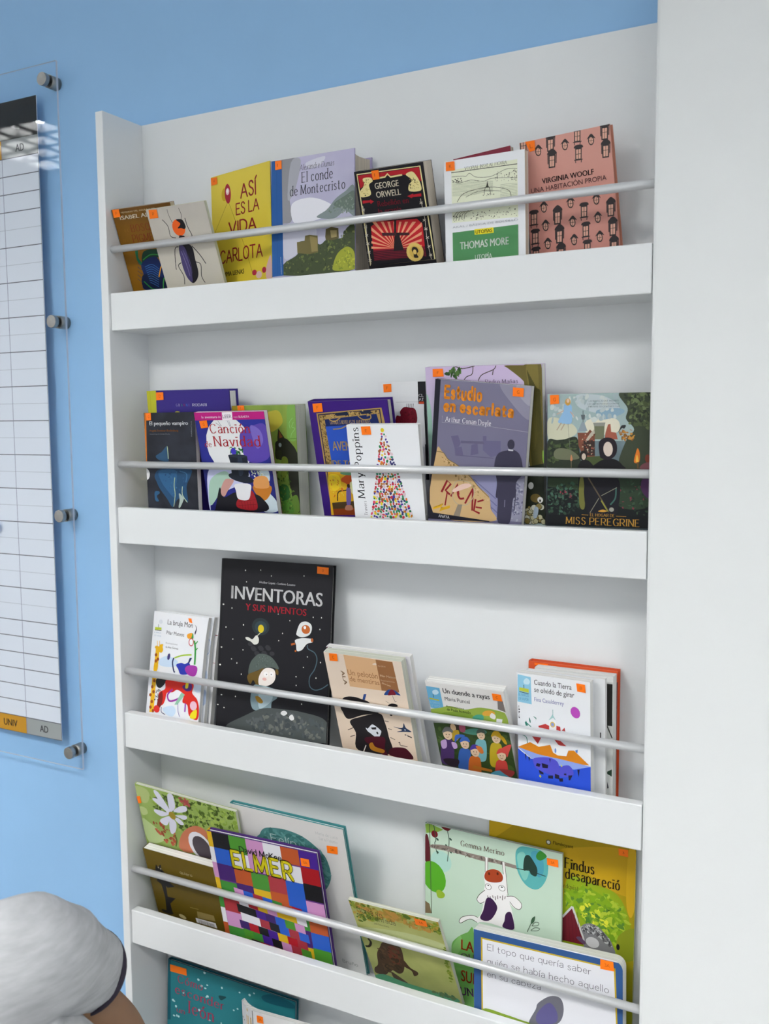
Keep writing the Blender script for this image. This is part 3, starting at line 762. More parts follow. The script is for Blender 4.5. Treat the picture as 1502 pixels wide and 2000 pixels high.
('p','3c3638',[36.5,0.9,45.5,1.5,43.5,17.7,35,17.2]),('p','e2b09c',[37.7,3.6,43.7,3.9,42.2,16,36.6,15.7]),('l','3c3638',0.58,[40.7,3.7,39.4,15.9]),('l','3c3638',0.58,[37.2,8.5,43.2,8.8]),('l','3c3638',1.15,[35.7,1.5,34.7,12.3]),('l','3c3638',1.15,[46.4,2.1,45,12.8]),('s','3c3638',[34.6,19.9,36.1,17.6,41.6,14.3,46.2,18.1,47.2,20.5,45.9,21.4,35.7,20.9]),
('p','3c3638',[36.3,20.3,45.4,20.8,43.3,37.1,34.8,36.8]),('p','e2b09c',[37.6,23,43.6,23.3,42.1,35.5,36.4,35.2]),('l','3c3638',0.58,[40.6,23.1,39.3,35.4]),('l','3c3638',0.58,[37,27.9,43.1,28.2]),('l','3c3638',1.16,[35.5,20.9,34.5,31.8]),('l','3c3638',1.15,[46.3,21.4,44.9,32.2]),('s','3c3638',[53.1,11.9,55.4,9.1,59.3,6.1,62.5,9.4,64.2,12.5,61.4,11.2,56.1,10.9]),('e','3c3638',58.4,14.1,3.8,5.5,0),
('e','e2b09c',58.4,14.1,2.7,4,0),('l','3c3638',0.51,[58.8,10.4,58,17.9]),('l','3c3638',0.51,[55.8,13.9,61.1,14.2]),('s','3c3638',[70.6,-3.2,73.2,-4.5,79.1,-4.2,81.4,-2.6,80.7,-0.4,70.9,-1]),('p','3c3638',[71.7,-1.3,79.9,-0.8,78.3,13.6,70.4,13.2]),('p','e2b09c',[72.7,0.6,78.6,0.9,77.3,11.7,71.8,11.4]),('l','3c3638',0.75,[75.6,0.7,74.5,11.6]),('l','3c3638',0.66,[72.1,6,78,6.3]),
('l','3c3638',0.94,[69,12.4,79.8,13]),('l','3c3638',0.94,[70.5,12.5,70.6,15.9]),('l','3c3638',0.94,[78.3,12.9,77.5,16.3]),('s','3c3638',[70,17.6,72.7,16.2,78.5,16.5,80.9,18.1,80.1,20.3,70.3,19.8]),('p','3c3638',[71.1,19.5,79.4,19.9,77.7,34.5,69.8,34.1]),('p','e2b09c',[72.1,21.3,78,21.6,76.7,32.6,71.2,32.3]),('l','3c3638',0.75,[75.1,21.5,74,32.5]),('l','3c3638',0.66,[71.6,26.8,77.5,27.1]),
('l','3c3638',0.95,[68.4,33.3,79.3,33.8]),('l','3c3638',0.95,[69.9,33.4,70.1,36.9]),('l','3c3638',0.94,[77.8,33.7,77,37.2]),('s','3c3638',[86.5,12.3,88.7,9.5,92.4,6.6,95.6,9.9,97.2,12.9,94.6,11.6,89.4,11.3]),('e','3c3638',91.7,14.5,3.7,5.4,0),('e','e2b09c',91.7,14.5,2.6,4,0),('l','3c3638',0.5,[92,10.8,91.3,18.2]),('l','3c3638',0.5,[89.1,14.3,94.3,14.6]),
('s','3c3638',[104.1,0.3,105.4,-1.9,110.5,-5,114.9,-1.3,115.9,1,114.6,1.9,105.1,1.3]),('p','3c3638',[105.7,0.8,114.2,1.3,112.5,17,104.5,16.6]),('p','e2b09c',[106.9,3.3,112.6,3.7,111.3,15.4,105.9,15.2]),('l','3c3638',0.55,[109.7,3.5,108.6,15.3]),('l','3c3638',0.55,[106.4,8.1,112.1,8.4]),('l','3c3638',1.1,[104.9,1.3,104.1,11.8]),('l','3c3638',1.1,[115,1.9,113.9,12.3]),
('s','3c3638',[103.4,20.8,104.8,18.6,109.9,15.4,114.3,19,115.3,21.4,114,22.3,104.5,21.8]),('p','3c3638',[105,21.3,113.6,21.7,111.9,37.6,103.8,37.2]),('p','e2b09c',[106.2,23.8,112,24.1,110.7,36,105.3,35.7]),('l','3c3638',0.55,[109.1,24,108,35.9]),('l','3c3638',0.56,[105.8,28.6,111.5,28.9]),('l','3c3638',1.11,[104.3,21.8,103.5,32.4]),('l','3c3638',1.1,[114.4,22.3,113.3,32.8]),
('s','3c3638',[17.5,81.2,19.9,78.1,24,74.9,27.4,78.3,29.1,81.5,26.2,80.2,20.7,80]),('e','3c3638',23.1,83.3,3.9,5.7,0),('e','e2b09c',23.1,83.3,2.8,4.2,0),('l','3c3638',0.53,[23.5,79.5,22.6,87.3]),('l','3c3638',0.53,[20.3,83.2,25.9,83.4]),('s','3c3638',[34.5,88.5,36,86.1,41.5,82.5,46.3,86.3,47.2,88.7,45.9,89.7,35.6,89.5]),('p','3c3638',[36.2,88.9,45.5,89.1,43.3,106,34.7,105.9]),
('p','e2b09c',[37.5,91.6,43.6,91.7,42.1,104.3,36.3,104.2]),('l','3c3638',0.59,[40.6,91.6,39.2,104.3]),('l','3c3638',0.59,[36.9,96.7,43.1,96.8]),('l','3c3638',1.18,[35.4,89.5,34.4,100.7]),('l','3c3638',1.17,[46.3,89.7,44.9,100.9]),('s','3c3638',[53.1,81.3,55.4,78.3,59.3,75.2,62.6,78.5,64.3,81.6,61.5,80.3,56.1,80.2]),('e','3c3638',58.5,83.4,3.8,5.6,0),('e','e2b09c',58.5,83.4,2.7,4.2,0),
('l','3c3638',0.52,[58.9,79.7,58.1,87.3]),('l','3c3638',0.52,[55.8,83.4,61.2,83.5]),('s','3c3638',[70.3,86.3,72.9,84.9,78.9,85,81.2,86.6,80.5,88.8,70.6,88.6]),('p','3c3638',[71.4,88.2,79.8,88.4,78.1,103.4,70.1,103.3]),('p','e2b09c',[72.4,90.1,78.4,90.3,77.1,101.5,71.5,101.4]),('l','3c3638',0.77,[75.4,90.2,74.3,101.5]),('l','3c3638',0.68,[71.8,95.8,77.8,95.9]),
('l','3c3638',0.97,[68.6,102.5,79.7,102.7]),('l','3c3638',0.97,[70.2,102.6,70.3,106.2]),('l','3c3638',0.96,[78.2,102.7,77.3,106.3]),('s','3c3638',[86.3,82.5,88.6,79.6,92.4,76.4,95.6,79.7,97.2,82.8,94.5,81.5,89.3,81.4]),('e','3c3638',91.6,84.6,3.7,5.6,0),('e','e2b09c',91.6,84.6,2.6,4.1,0),('l','3c3638',0.51,[92,80.8,91.2,88.4]),('l','3c3638',0.51,[89,84.5,94.2,84.6]),
('s','3c3638',[103.5,89.7,104.9,87.4,110,84,114.6,87.6,115.5,90,114.3,91,104.6,90.8]),('p','3c3638',[105.1,90.2,113.8,90.4,112.1,106.8,103.9,106.6]),('p','e2b09c',[106.3,92.8,112.1,92.9,110.8,105.2,105.4,105.1]),('l','3c3638',0.56,[109.2,92.8,108.1,105.1]),('l','3c3638',0.57,[105.9,97.7,111.7,97.8]),('l','3c3638',1.13,[104.4,90.8,103.6,101.7]),('l','3c3638',1.13,[114.6,91,113.5,101.8]),
('s','3c3638',[17.4,103.9,19.9,100.9,24,97.6,27.3,101,29,104.1,26.2,102.8,20.6,102.7]),('e','3c3638',23,106,3.9,5.8,0),('e','e2b09c',23,106,2.8,4.3,0),('l','3c3638',0.53,[23.5,102.2,22.6,110]),('l','3c3638',0.54,[20.2,106,25.8,106.1]),('s','3c3638',[34.7,111.8,36.2,109.3,41.8,105.7,46.5,109.5,47.5,111.9,46.1,113,35.8,112.8]),('p','3c3638',[36.4,112.2,45.7,112.3,43.6,129.4,34.9,129.3]),
('p','e2b09c',[37.7,114.9,43.9,115,42.3,127.7,36.5,127.7]),('l','3c3638',0.59,[40.8,114.9,39.4,127.7]),('l','3c3638',0.6,[37.1,120.1,43.3,120.1]),('l','3c3638',1.19,[35.6,112.8,34.6,124.2]),('l','3c3638',1.18,[46.5,113,45.1,124.2]),('s','3c3638',[53.5,104.4,55.8,101.4,59.8,98.2,63,101.5,64.7,104.6,61.9,103.3,56.5,103.3]),('e','3c3638',58.9,106.5,3.8,5.7,0),('e','e2b09c',58.9,106.5,2.7,4.2,0),
('l','3c3638',0.52,[59.3,102.7,58.5,110.4]),('l','3c3638',0.52,[56.2,106.5,61.6,106.5]),('s','3c3638',[70.3,109.8,73,108.4,79,108.4,81.3,110,80.6,112.2,70.6,112.1]),('p','3c3638',[71.4,111.8,79.8,111.9,78.1,127.1,70.1,127]),('p','e2b09c',[72.4,113.7,78.4,113.7,77.1,125.2,71.5,125.1]),('l','3c3638',0.77,[75.4,113.7,74.3,125.1]),('l','3c3638',0.68,[71.9,119.4,77.9,119.4]),
('l','3c3638',0.97,[68.7,126.2,79.7,126.3]),('l','3c3638',0.97,[70.2,126.3,70.3,129.9]),('l','3c3638',0.97,[78.2,126.3,77.4,129.9]),('s','3c3638',[86.2,104.6,88.4,101.6,92.2,98.4,95.5,101.7,97.1,104.7,94.4,103.5,89.1,103.4]),('e','3c3638',91.5,106.6,3.7,5.6,0),('e','e2b09c',91.5,106.6,2.6,4.1,0),('l','3c3638',0.51,[91.8,102.8,91.1,110.5]),('l','3c3638',0.51,[88.8,106.6,94.1,106.6]),
('s','3c3638',[103.9,113,105.3,110.6,110.5,107.1,115,110.8,116,113.2,114.7,114.1,105,114]),('p','3c3638',[105.5,113.4,114.3,113.5,112.5,130.1,104.3,130.1]),('p','e2b09c',[106.8,116.1,112.6,116.1,111.3,128.5,105.8,128.5]),('l','3c3638',0.57,[109.7,116.1,108.6,128.5]),('l','3c3638',0.57,[106.3,121.1,112.2,121.1]),('l','3c3638',1.14,[104.8,114,104,125]),('l','3c3638',1.13,[115.1,114.2,113.9,125.1]),
('s','3c3638',[17.9,126.6,20.4,123.5,24.5,120.1,27.8,123.5,29.6,126.7,26.7,125.4,21.1,125.4]),('e','3c3638',23.5,128.7,3.9,5.8,0),('e','e2b09c',23.5,128.7,2.8,4.3,0),('l','3c3638',0.54,[24,124.8,23.1,132.7]),('l','3c3638',0.54,[20.7,128.6,26.3,128.7]),('s','3c3638',[34.3,134,35.9,131.5,41.4,127.8,46.2,131.5,47.2,134,45.8,135,35.5,135]),('p','3c3638',[36.1,134.4,45.4,134.4,43.3,151.6,34.5,151.7]),
('p','e2b09c',[37.3,137.1,43.5,137.1,42,150,36.2,150]),('l','3c3638',0.6,[40.4,137.1,39.1,150]),('l','3c3638',0.6,[36.8,142.3,43,142.3]),('l','3c3638',1.2,[35.3,135,34.2,146.5]),('l','3c3638',1.19,[46.2,135,44.8,146.4]),('s','3c3638',[53.1,127,55.5,123.9,59.5,120.6,62.8,124,64.4,127.1,61.7,125.8,56.2,125.8]),('e','3c3638',58.6,129,3.8,5.7,0),('e','e2b09c',58.6,129,2.7,4.2,0),
('l','3c3638',0.53,[59,125.2,58.2,133]),('l','3c3638',0.53,[55.9,129,61.3,129]),('s','3c3638',[70.1,131.7,72.8,130.2,78.8,130.2,81.2,131.7,80.4,134,70.4,134]),('p','3c3638',[71.2,133.6,79.7,133.6,78,149,69.9,149]),('p','e2b09c',[72.2,135.5,78.3,135.5,77,147.1,71.3,147.1]),('l','3c3638',0.78,[75.3,135.5,74.1,147.1]),('l','3c3638',0.68,[71.7,141.3,77.7,141.3]),
('l','3c3638',0.98,[68.5,148.2,79.6,148.2]),('l','3c3638',0.98,[70,148.2,70.1,151.9]),('l','3c3638',0.98,[78.1,148.2,77.2,151.9]),('s','3c3638',[86.5,127.8,88.8,124.7,92.6,121.5,95.9,124.8,97.5,127.9,94.8,126.6,89.5,126.6]),('e','3c3638',91.9,129.8,3.7,5.7,0),('e','e2b09c',91.9,129.8,2.7,4.2,0),('l','3c3638',0.52,[92.2,126,91.5,133.7]),('l','3c3638',0.52,[89.2,129.8,94.5,129.8]),
('s','3c3638',[103.4,135.1,104.8,132.7,110.1,129.1,114.6,132.8,115.6,135.2,114.3,136.2,104.5,136.2]),('p','3c3638',[105.1,135.6,113.9,135.6,112.1,152.3,103.8,152.4]),('p','e2b09c',[106.3,138.2,112.2,138.2,110.9,150.7,105.4,150.7]),('l','3c3638',0.57,[109.2,138.2,108.1,150.7]),('l','3c3638',0.57,[105.8,143.2,111.7,143.2]),('l','3c3638',1.15,[104.3,136.2,103.5,147.3]),
('l','3c3638',1.14,[114.7,136.2,113.5,147.3]),('s','3c3638',[4,85,6.8,83.5,13.1,83.7,15.5,85.3,14.8,87.6,4.2,87.3]),('p','3c3638',[5.1,87,14,87.2,12,102.6,3.5,102.5]),('p','e2b09c',[6.2,88.9,12.5,89.1,10.9,100.7,5,100.6]),('l','3c3638',0.8,[9.3,89,8,100.6]),('l','3c3638',0.7,[5.5,94.7,11.8,94.9]),('l','3c3638',1.01,[2,101.7,13.7,101.9]),('l','3c3638',1.01,[3.6,101.7,3.7,105.4]),
('l','3c3638',1,[12.1,101.8,11.1,105.5]),('s','3c3638',[3.1,108.5,5.9,106.9,12.2,107,14.7,108.6,13.9,110.9,3.3,110.8]),('p','3c3638',[4.2,110.4,13.1,110.5,11.1,126.1,2.6,126.1]),('p','e2b09c',[5.3,112.4,11.6,112.5,10.1,124.2,4.1,124.1]),('l','3c3638',0.81,[8.4,112.4,7.1,124.2]),('l','3c3638',0.71,[4.6,118.3,10.9,118.3]),('l','3c3638',1.02,[1.1,125.3,12.8,125.4]),
('l','3c3638',1.01,[2.7,125.3,2.8,129.1]),('l','3c3638',1.01,[11.2,125.4,10.2,129.1]),('s','3c3638',[1.5,130.7,4.3,129.2,10.7,129.2,13.1,130.8,12.4,133.1,1.7,133.1]),('p','3c3638',[2.6,132.7,11.5,132.7,9.5,148.5,1,148.6]),('p','e2b09c',[3.7,134.7,10.1,134.7,8.5,146.5,2.5,146.6]),('l','3c3638',0.81,[6.9,134.7,5.5,146.6]),('l','3c3638',0.71,[3,140.6,9.4,140.6]),
('l','3c3638',1.02,[-0.5,147.8,11.2,147.7]),('l','3c3638',1.02,[1.1,147.8,1.2,151.5]),('l','3c3638',1.02,[9.6,147.7,8.7,151.5]),('s','3c3638',[0.2,-5.5,2.9,-6.8,9.1,-6.4,11.6,-4.8,10.8,-2.6,0.4,-3.2]),('p','3c3638',[1.3,-3.5,10,-3,8,11.8,-0.3,11.4]),('p','e2b09c',[2.3,-1.6,8.5,-1.3,7,9.9,1.2,9.6]),('l','3c3638',0.78,[5.4,-1.4,4.1,9.7]),('l','3c3638',0.69,[1.6,4,7.9,4.3]),
('l','3c3638',0.99,[-1.8,10.6,9.7,11.2]),('l','3c3638',0.98,[-0.2,10.6,-0.1,14.2]),('l','3c3638',0.98,[8.1,11.1,7.2,14.6]),('t','2a2226','VIRGINIA WOOLF',24.4,53.4,91.9,54.2,6.7,'bold'),('t','54383a','UNA HABITACIÓN PROPIA',8.9,62.6,106.8,63.4,6.2,'light'),
], [('L',[7.8,-0.2,20.5,0.5,20,12.2,12.6,13])]),
'maroon': ([
('g','7c1832','701428',0,'',20),
], []),
'rodari': ([
('g','35297c','32267a',0,'',20),('p','b9b72c',[-0.3,-0.1,19.4,0,17.4,37.5,0.3,37.4]),('l','9a9a22',0.51,[6.9,0,6.3,35.2]),('t','9a9ac0','G',58.4,24.9,61.8,24.9,3.9,'serif'),('t','b8b8d0','I',63.5,25,66.8,24.9,3.9,'serif'),('t','3a8a6a','A',68.5,25,71.8,25,3.9,'serif'),('t','8a2a4a','N',73.5,25.1,76.8,25,3.9,'serif'),('t','3a6ac0','N',78.5,25.1,81.8,25.1,3.9,'serif'),
('t','6a4aa0','I',83.5,25.2,86.8,25.1,3.9,'serif'),('t','d8d8e8','RODARI',90.9,25.3,119.9,24.9,4.1,'serif'),('e','b8b040',60.3,34.3,4.8,1.8,0),
], [('D',[20.2,2.3,35.1,2,34.7,14,19.7,14.9])]),
'vampiro': ([
('g','20222a','1e2028',0.6,'343844',25),('p','c8721c',[1.5,-0.1,4.7,-0.1,1.9,77.6,-1.5,77.6]),('p','17181e',[-1.5,77.6,1.9,77.6,-1.2,150.2,-4.1,150.2]),('t','eceef2','El pequeño vampiro',10.5,20,88.7,19.5,6.4,'bold'),('t','9a5a14','Angela Sommer-Bodenburg',9.9,29.9,68.9,29.5,3.3,'bold'),('t','a0a4ac','Ilustraciones de Amelie Glienke',10.4,34.7,51.6,34.2,1.76,'sans'),
('t','a8acb4','NARRATIVA',95.8,37.7,96.6,13.9,2.36,'sans'),('s','2c5070',[20.7,68.6,33.2,61.9,45.1,53.1,46.5,76,33.8,76.1,25.4,74]),('s','234a6e',[16.6,99.5,30.1,89.4,87.4,88.5,89.6,98.2,80.4,115.8,81.7,140.8,71,133.5,59.6,138.2,50.5,149.5,39.9,136.6,26.6,121.5,20.2,110.5]),('s','2d5c86',[25.6,92.8,56.9,90.1,61.8,100.9,57.8,120.7,54.2,134,43.5,125.5,30.2,110.3]),
('c','c8d8a0',1.12,[45.1,53.1,45.8,64,46,72.7]),('c','c8d8a0',1,[57.5,102.1,55.3,115.3,56.6,129.5,52.6,148.4]),('c','bcd0b0',1.24,[72,116,71.3,129.1,80.3,140.9]),('s','a8b8b0',[64.4,127.1,71.1,131.3,73.7,135.6,65.9,149,62.4,149.1,65.2,138.1]),('c','3c6a94',1.99,[67.9,92.1,81.5,96.2,79.4,109.3]),('s','2d5a80',[14.9,126.2,23.6,124.9,24.8,128.2,18.8,132.8,22.6,140.5,15.5,139.6]),
('k',['20406a','2a5580','34658f'],30,2.03,8,[25.5,93.9,81.8,91.9,78.7,120.2,48.7,131.9]),('e','e8e8ea',-0.9,97.9,7.3,9.2,0),
], [('G',[5.5,0.5,15.3,0.1,15.4,11.8,5.6,12.1])]),
'navidad': ([
('g','262a86','1c1c50',0.5,'3038a0',30),('e','e6e8ea',56.8,50.2,42.2,43.8,0),('s','c8ccec',[11.7,89.1,53.3,84.6,83.1,89.3,80,106,12.4,133.7,1.7,155.3,1.2,134]),('s','a8c8b8',[9.7,107.4,39.6,91.3,50.1,101.4,31,120,3.3,147.2]),('s','5a46a8',[81.3,32.7,104.3,21.7,125.5,18.2,131.7,32.9,128.7,67.5,103.2,77.7,86.1,72.8,80.2,55.2]),('s','7868c0',[101.3,21.7,117.9,27.9,120.8,45.2,107.2,55.1]),
('s','c8d8e0',[107,90.3,122.1,88.8,122.2,105.2,109,113,128.9,135.4,129.1,152.1,102,153,99.8,131.2]),('k',['b8c8a8','d8e0c8','e8ece0'],40,2.25,6,[88.9,90.5,121.9,90,119.3,105.2,92.2,105.7]),('s','c07828',[90.8,113.4,122.4,112.7,120.2,125.5,108,136.1,95.7,128.7]),('s','d89858',[96.2,100.6,117.4,98.9,119,115.4,93.4,115.9]),('p','b81c7c',[0.5,-0.1,129.4,0,131,11.6,0,12.2]),
('p','f4eef4',[53.3,0.3,72.3,0.1,71.3,11.7,52.1,11.9]),('t','f0d8ea','la',13.6,8.9,17.5,8.9,3.9,'sans'),('t','faf0f8','aventura',19.9,9,43.2,8.9,3.9,'bold'),('t','f0d8ea','de',44.7,8.9,50.1,8.9,3.8,'sans'),('t','5a4068','LEER',53.9,9.3,69.9,9.1,5.6,'sans'),('t','f0d8ea','con',73.7,9,81.2,9,3.3,'sans'),('t','faf0f8','SUSAETA',82.7,9,102.4,8.9,3.3,'bold'),('l','60607a',0.56,[38.7,16.1,46.9,21.2]),
('l','60607a',0.56,[43.2,12.7,48.8,21.2]),('l','60607a',0.56,[60.8,12.9,65,22.6]),('l','60607a',0.56,[63.8,12.9,66,21.4]),('k',['1f5c30','2c7840','c8d8b0','184a28'],30,2.83,14,[55.8,55.3,70.5,50.2,82.8,57.7,78.4,65.3,56.9,65.4]),('e','3c34b0',64,60.3,4.9,5.7,0),('p','1e2430',[52.8,66.7,87.7,67.8,87.7,80.4,85.7,98.2,53.7,98.8,55.3,80.8]),('e','2a3240',70.4,67.3,17.6,2.6,2),
('e','1e2430',70.4,101.7,23.4,6.8,10),('s','2c3648',[69.8,70.4,77.4,70.4,76.3,93.3,67.9,97.2]),('s','18181f',[12,152.3,26.7,117.5,31.6,133.1,55.1,124.6,82.7,125.2,102.8,131.1,108.1,152.8,11.2,156.3]),('s','a02028',[57.6,136.3,83.4,121.3,91.1,128.8,91,150.8,56.7,149.4]),('s','c89890',[29.9,117.4,40.3,104.2,52.8,103.9,55.1,107.8,41.5,122.4,33.4,131.7,27.8,128]),
('s','e6e6ea',[57.5,111.6,85.2,111,84.7,122.6,77.7,135.7,59.4,134.9,57.1,122]),('l','7c1820',0.87,[64.9,138.7,65,150.4]),('l','7c1820',0.86,[70.3,138.5,70.3,150.2]),('l','7c1820',0.86,[75.7,138.3,75.6,150.1]),('l','7c1820',0.86,[81.1,138.2,80.8,149.9]),('l','7c1820',0.86,[86.5,138,86,149.7]),('l','7c1820',0.87,[58.6,138.9,93,135.2]),('l','7c1820',0.87,[57.4,145.4,92.4,142.4]),
('t','b02430','Canción',25.8,32.5,100.7,31.6,14,'serif'),('t','b02430','de',11.6,54.1,24.4,52.8,8.7,'serif'),('t','b02430','Navidad',28.5,52.3,116.6,52.4,15.4,'serif'),
], [('G',[8.4,13,23.2,11.9,23.6,22.9,10.1,24.5])]),
'cat': ([
('g','8fa84a','4a6a24',0.5,'6a8a3a',26),('p','a08a18',[0,0,7.7,0.2,11.7,9.6,0.9,9.4]),('s','b8b040',[61.7,12.7,84.3,8.1,92.2,22.9,85.7,32.6,70.4,39.9,68.2,27.5]),('s','7ca850',[102.3,1.2,116.8,0.2,115.3,49.8,99.3,49.7,99.2,27.8]),('c','8cc070',1.06,[109.9,19.4,103.6,26.6,104.6,35.1]),('c','8cc070',1.06,[111,25.5,107.6,32.7,113.3,35.2,107.1,42.4,105.2,48.5]),('l','5a7a34',0.54,[94.8,51,115.3,49.8]),
('p','2c2a1c',[83.3,35,93.5,48.5,94.3,59.5,81,59.6,81,48.5]),('p','7a4a26',[84.6,38.1,90.6,47.9,84.6,49.7]),('s','26281e',[78.4,54.6,94.9,49.7,107.5,59.5,114.2,69.3,119,86.3,114.7,160.4,102.8,138.4,98.4,113.7,94.1,86.6,76.8,79.4,76.3,64.5]),('e','8a9a96',85.2,59.6,2.7,3.2,0),('s','2f3320',[75.9,69.5,86.4,68.2,85.7,79.3,76.7,80.6]),('s','6a7a2c',[87.2,79.3,97.5,80.4,96.2,101.4,88.2,111.4,83.9,109]),
('s','2c5a2a',[80.1,121.6,95,121.2,98.4,138.5,83.2,144]),('s','5a7a2c',[99.7,141,111.7,135.7,114,159.2,100,159.7]),('s','4a7a2c',[84.5,146.4,98.1,143.5,104.4,160.8,85.1,161.5]),('k',['4a6224','3a5420','6a8a34'],60,2.47,5,[75.4,101.7,99.1,101.3,113.2,160.4,80.6,161.6]),
], [('F',[10.6,-0.4,23.2,-0.8,23.9,7.5,11.2,8.1])]),
'aventuras': ([
('g','3a1a78','341670',0,'',20),('p','a88a50',[11.8,17.3,118.6,11,121.8,37.8,141.7,166.2,13.7,171]),('p','2a2040',[14.2,18.9,116.2,12.8,116.9,37.8,140.3,166.3,16,170.9]),('p','a88a50',[15.7,20.6,114.4,14.2,115.5,37.8,138.9,166.3,18.3,170.8]),('k',['5a4824','6a5630','8c7240'],120,1.68,4,[15.6,21.3,24.7,20.1,24.5,76.2,23.2,102.8,17.1,102.9,15.6,39.5]),
('k',['4a3a20','c8aa68','6a5630'],70,1.68,14,[18.8,20,113.3,14,114,19,20.9,25.2]),('p','16255c',[24.4,26.6,109.7,19.5,113.8,40.3,134.6,166.5,27.5,170.5]),('p','2a52b8',[24.2,36.9,114.8,32.7,115.2,50.4,123.2,93.7,26,94.8]),('p','16203c',[41.2,18.5,63.5,15.6,65.6,20.7,45.1,21.7]),('p','16203c',[83.5,16,100.6,15,102.8,18.8,85.7,19.8]),
('c','a88a50',1.67,[24.1,24,33.4,21.5,32.5,26.7,40.9,29.4,50.5,24.4]),('c','a88a50',1.62,[79.7,22.2,87.4,27.4,98.9,26.3,99.6,21.2,93.8,22.4]),('t','c8a868','GRANDES NOVELAS DE AVENTURAS',32.5,35.7,98.2,31.3,5.5,'serif'),('c','a88a50',1.39,[36.1,40.9,49.5,39.8,60.3,36,62.4,41.1]),('t','c8a868','AVENTURAS',31,74.9,98.4,69.5,14.4,'bold'),('t','c8a868','DE TOM',27,97.4,71.8,94.3,9.5,'bold'),
('p','d8a820',[16.8,104.9,58.7,103.7,56.2,169.4,12.2,171]),('s','c8541c',[36.1,116,58.5,105,61.8,122.2,54.9,129,44.2,121.2]),('s','5a8a6a',[39.3,104.6,58.7,103.9,57.9,109,40.3,107.9]),('s','e8c828',[17.6,109.6,34.1,109.3,36.3,124,24.2,133.7,16.2,127.2]),('p','4a3a20',[16.8,151.6,57.9,147.7,56.3,158.5,16.8,161.2]),('p','8a3c14',[16.8,161.2,56.3,158.5,54.7,169.4,16.8,170.8]),
('c','3a2c18',1.74,[26.4,148.6,30.1,135,42.5,132,51.7,130.4]),('s','6a5a9a',[45.4,127.9,50.6,127.7,50.6,142.5,46.3,156.2,41.7,156.3,42.3,142.7]),('e','3a2418',48.8,125.1,2.7,3,0),('s','b07860',[40.4,155,49.5,154.7,49.9,161.5,37.9,161.9]),('s','d8d8a0',[51.6,121,57.8,119.6,56.8,135.6,52.3,135.7]),('k',['e0b830','c87020','d8c040'],30,2.59,5,[19.1,109.6,40.5,115.9,37.8,142.9,16.2,146.2]),
], [('F',[8.2,3.1,23.9,2.4,23.8,15,7.9,15.7])]),
'poppins': ([
('g','eceef2','eaecf0',0,'',20),('t','1c1c22','Mary Poppins',19.4,106.5,18.6,4.1,11.2,'serif'),('t','3c3c44','Travers',20.7,130.5,20.6,109.7,4.8,'serif'),('e','d8486a',54.8,13.2,1.8,1.4,0),('e','2a8a68',58.7,13.8,1.4,1.4,-30),('e','4a3a9a',54.9,17,1.4,1.7,0),('e','e0c8d0',60.8,16.4,1.8,1.7,0),('e','9a5a34',53.9,20.5,1.4,2.4,30),('e','4a3a9a',60.7,20.9,1.4,1.7,30),
('e','c07828',52.1,25.4,1.8,1.4,30),('e','c07828',57.5,25.3,1.4,1.7,30),('e','4a3a9a',62.3,24.3,1.4,1.7,30),('e','c83848',53.1,26.9,1.8,2.4,30),('e','9a5a34',57.5,28.3,1.4,2.4,0),('e','e0c8d0',62,28.7,2.2,1.7,30),('e','2c7a4a',50.7,31.3,1.8,2.4,-30),('e','c83848',55,31,2.2,1.4,30),('e','e8d428',60.2,31.6,1.4,1.8,0),('e','9a5a34',64,30.2,2.2,1.4,30),('e','c83848',50.8,35.9,1.8,1.8,30),
('e','d8486a',56.1,35.5,2.2,2.4,0),('e','3a3a70',59.8,34.1,1.8,1.4,30),('e','9a5a34',64.6,35.8,2.2,1.4,30),('e','9a5a34',48.8,37.7,1.8,2.4,0),('e','e8d428',53.7,37.8,1.4,1.4,0),('e','e0c8d0',57.1,37.6,1.4,2.4,0),('e','9a5a34',62,38.4,1.4,1.4,-30),('e','e0c8d0',65.7,39.4,1.4,1.8,0),('e','c83848',48.4,41.7,1.4,1.8,30),('e','e8d428',52.9,42.8,1.8,1.4,0),('e','c07828',57.2,41.4,1.4,1.4,30),
('e','c83848',63.2,41,1.8,2.4,0),('e','e0c8d0',67.8,41.5,2.2,2.4,-30),('e','d8486a',47.5,45.2,1.4,2.4,0),('e','e0c8d0',52.7,45.8,1.8,1.8,-30),('e','2a8a68',57.4,46,1.8,1.8,30),('e','e0c8d0',62.1,46.3,2.2,1.4,0),('e','2a8a68',67.6,45.5,2.2,1.4,0),('e','3a3a70',47.4,48.9,2.2,1.8,30),('e','4a3a9a',51.1,47.8,1.4,2.4,30),('e','d8486a',55.1,49.6,1.4,2.4,0),('e','e0c8d0',60.9,48.2,2.2,1.8,-30),
('e','c07828',65,48.6,1.8,1.4,0),('e','3a3a70',68.2,49,2.2,1.8,-30),('e','e8762c',47,51.5,2.2,1.4,30),('e','e8762c',51.5,53.2,2.2,1.8,30),('e','d8486a',55.1,53.5,1.4,1.8,30),('e','2c7a4a',59.9,51.5,1.8,2.4,30),('e','3a3a70',64.9,52.8,1.4,2.4,0),('e','3a3a70',69.8,53.2,1.8,1.4,-30),('e','4a3a9a',44.7,57,2.2,1.4,30),('e','c07828',49.8,55.6,1.4,2.4,0),('e','c07828',53.1,55.6,1.4,1.8,-30),
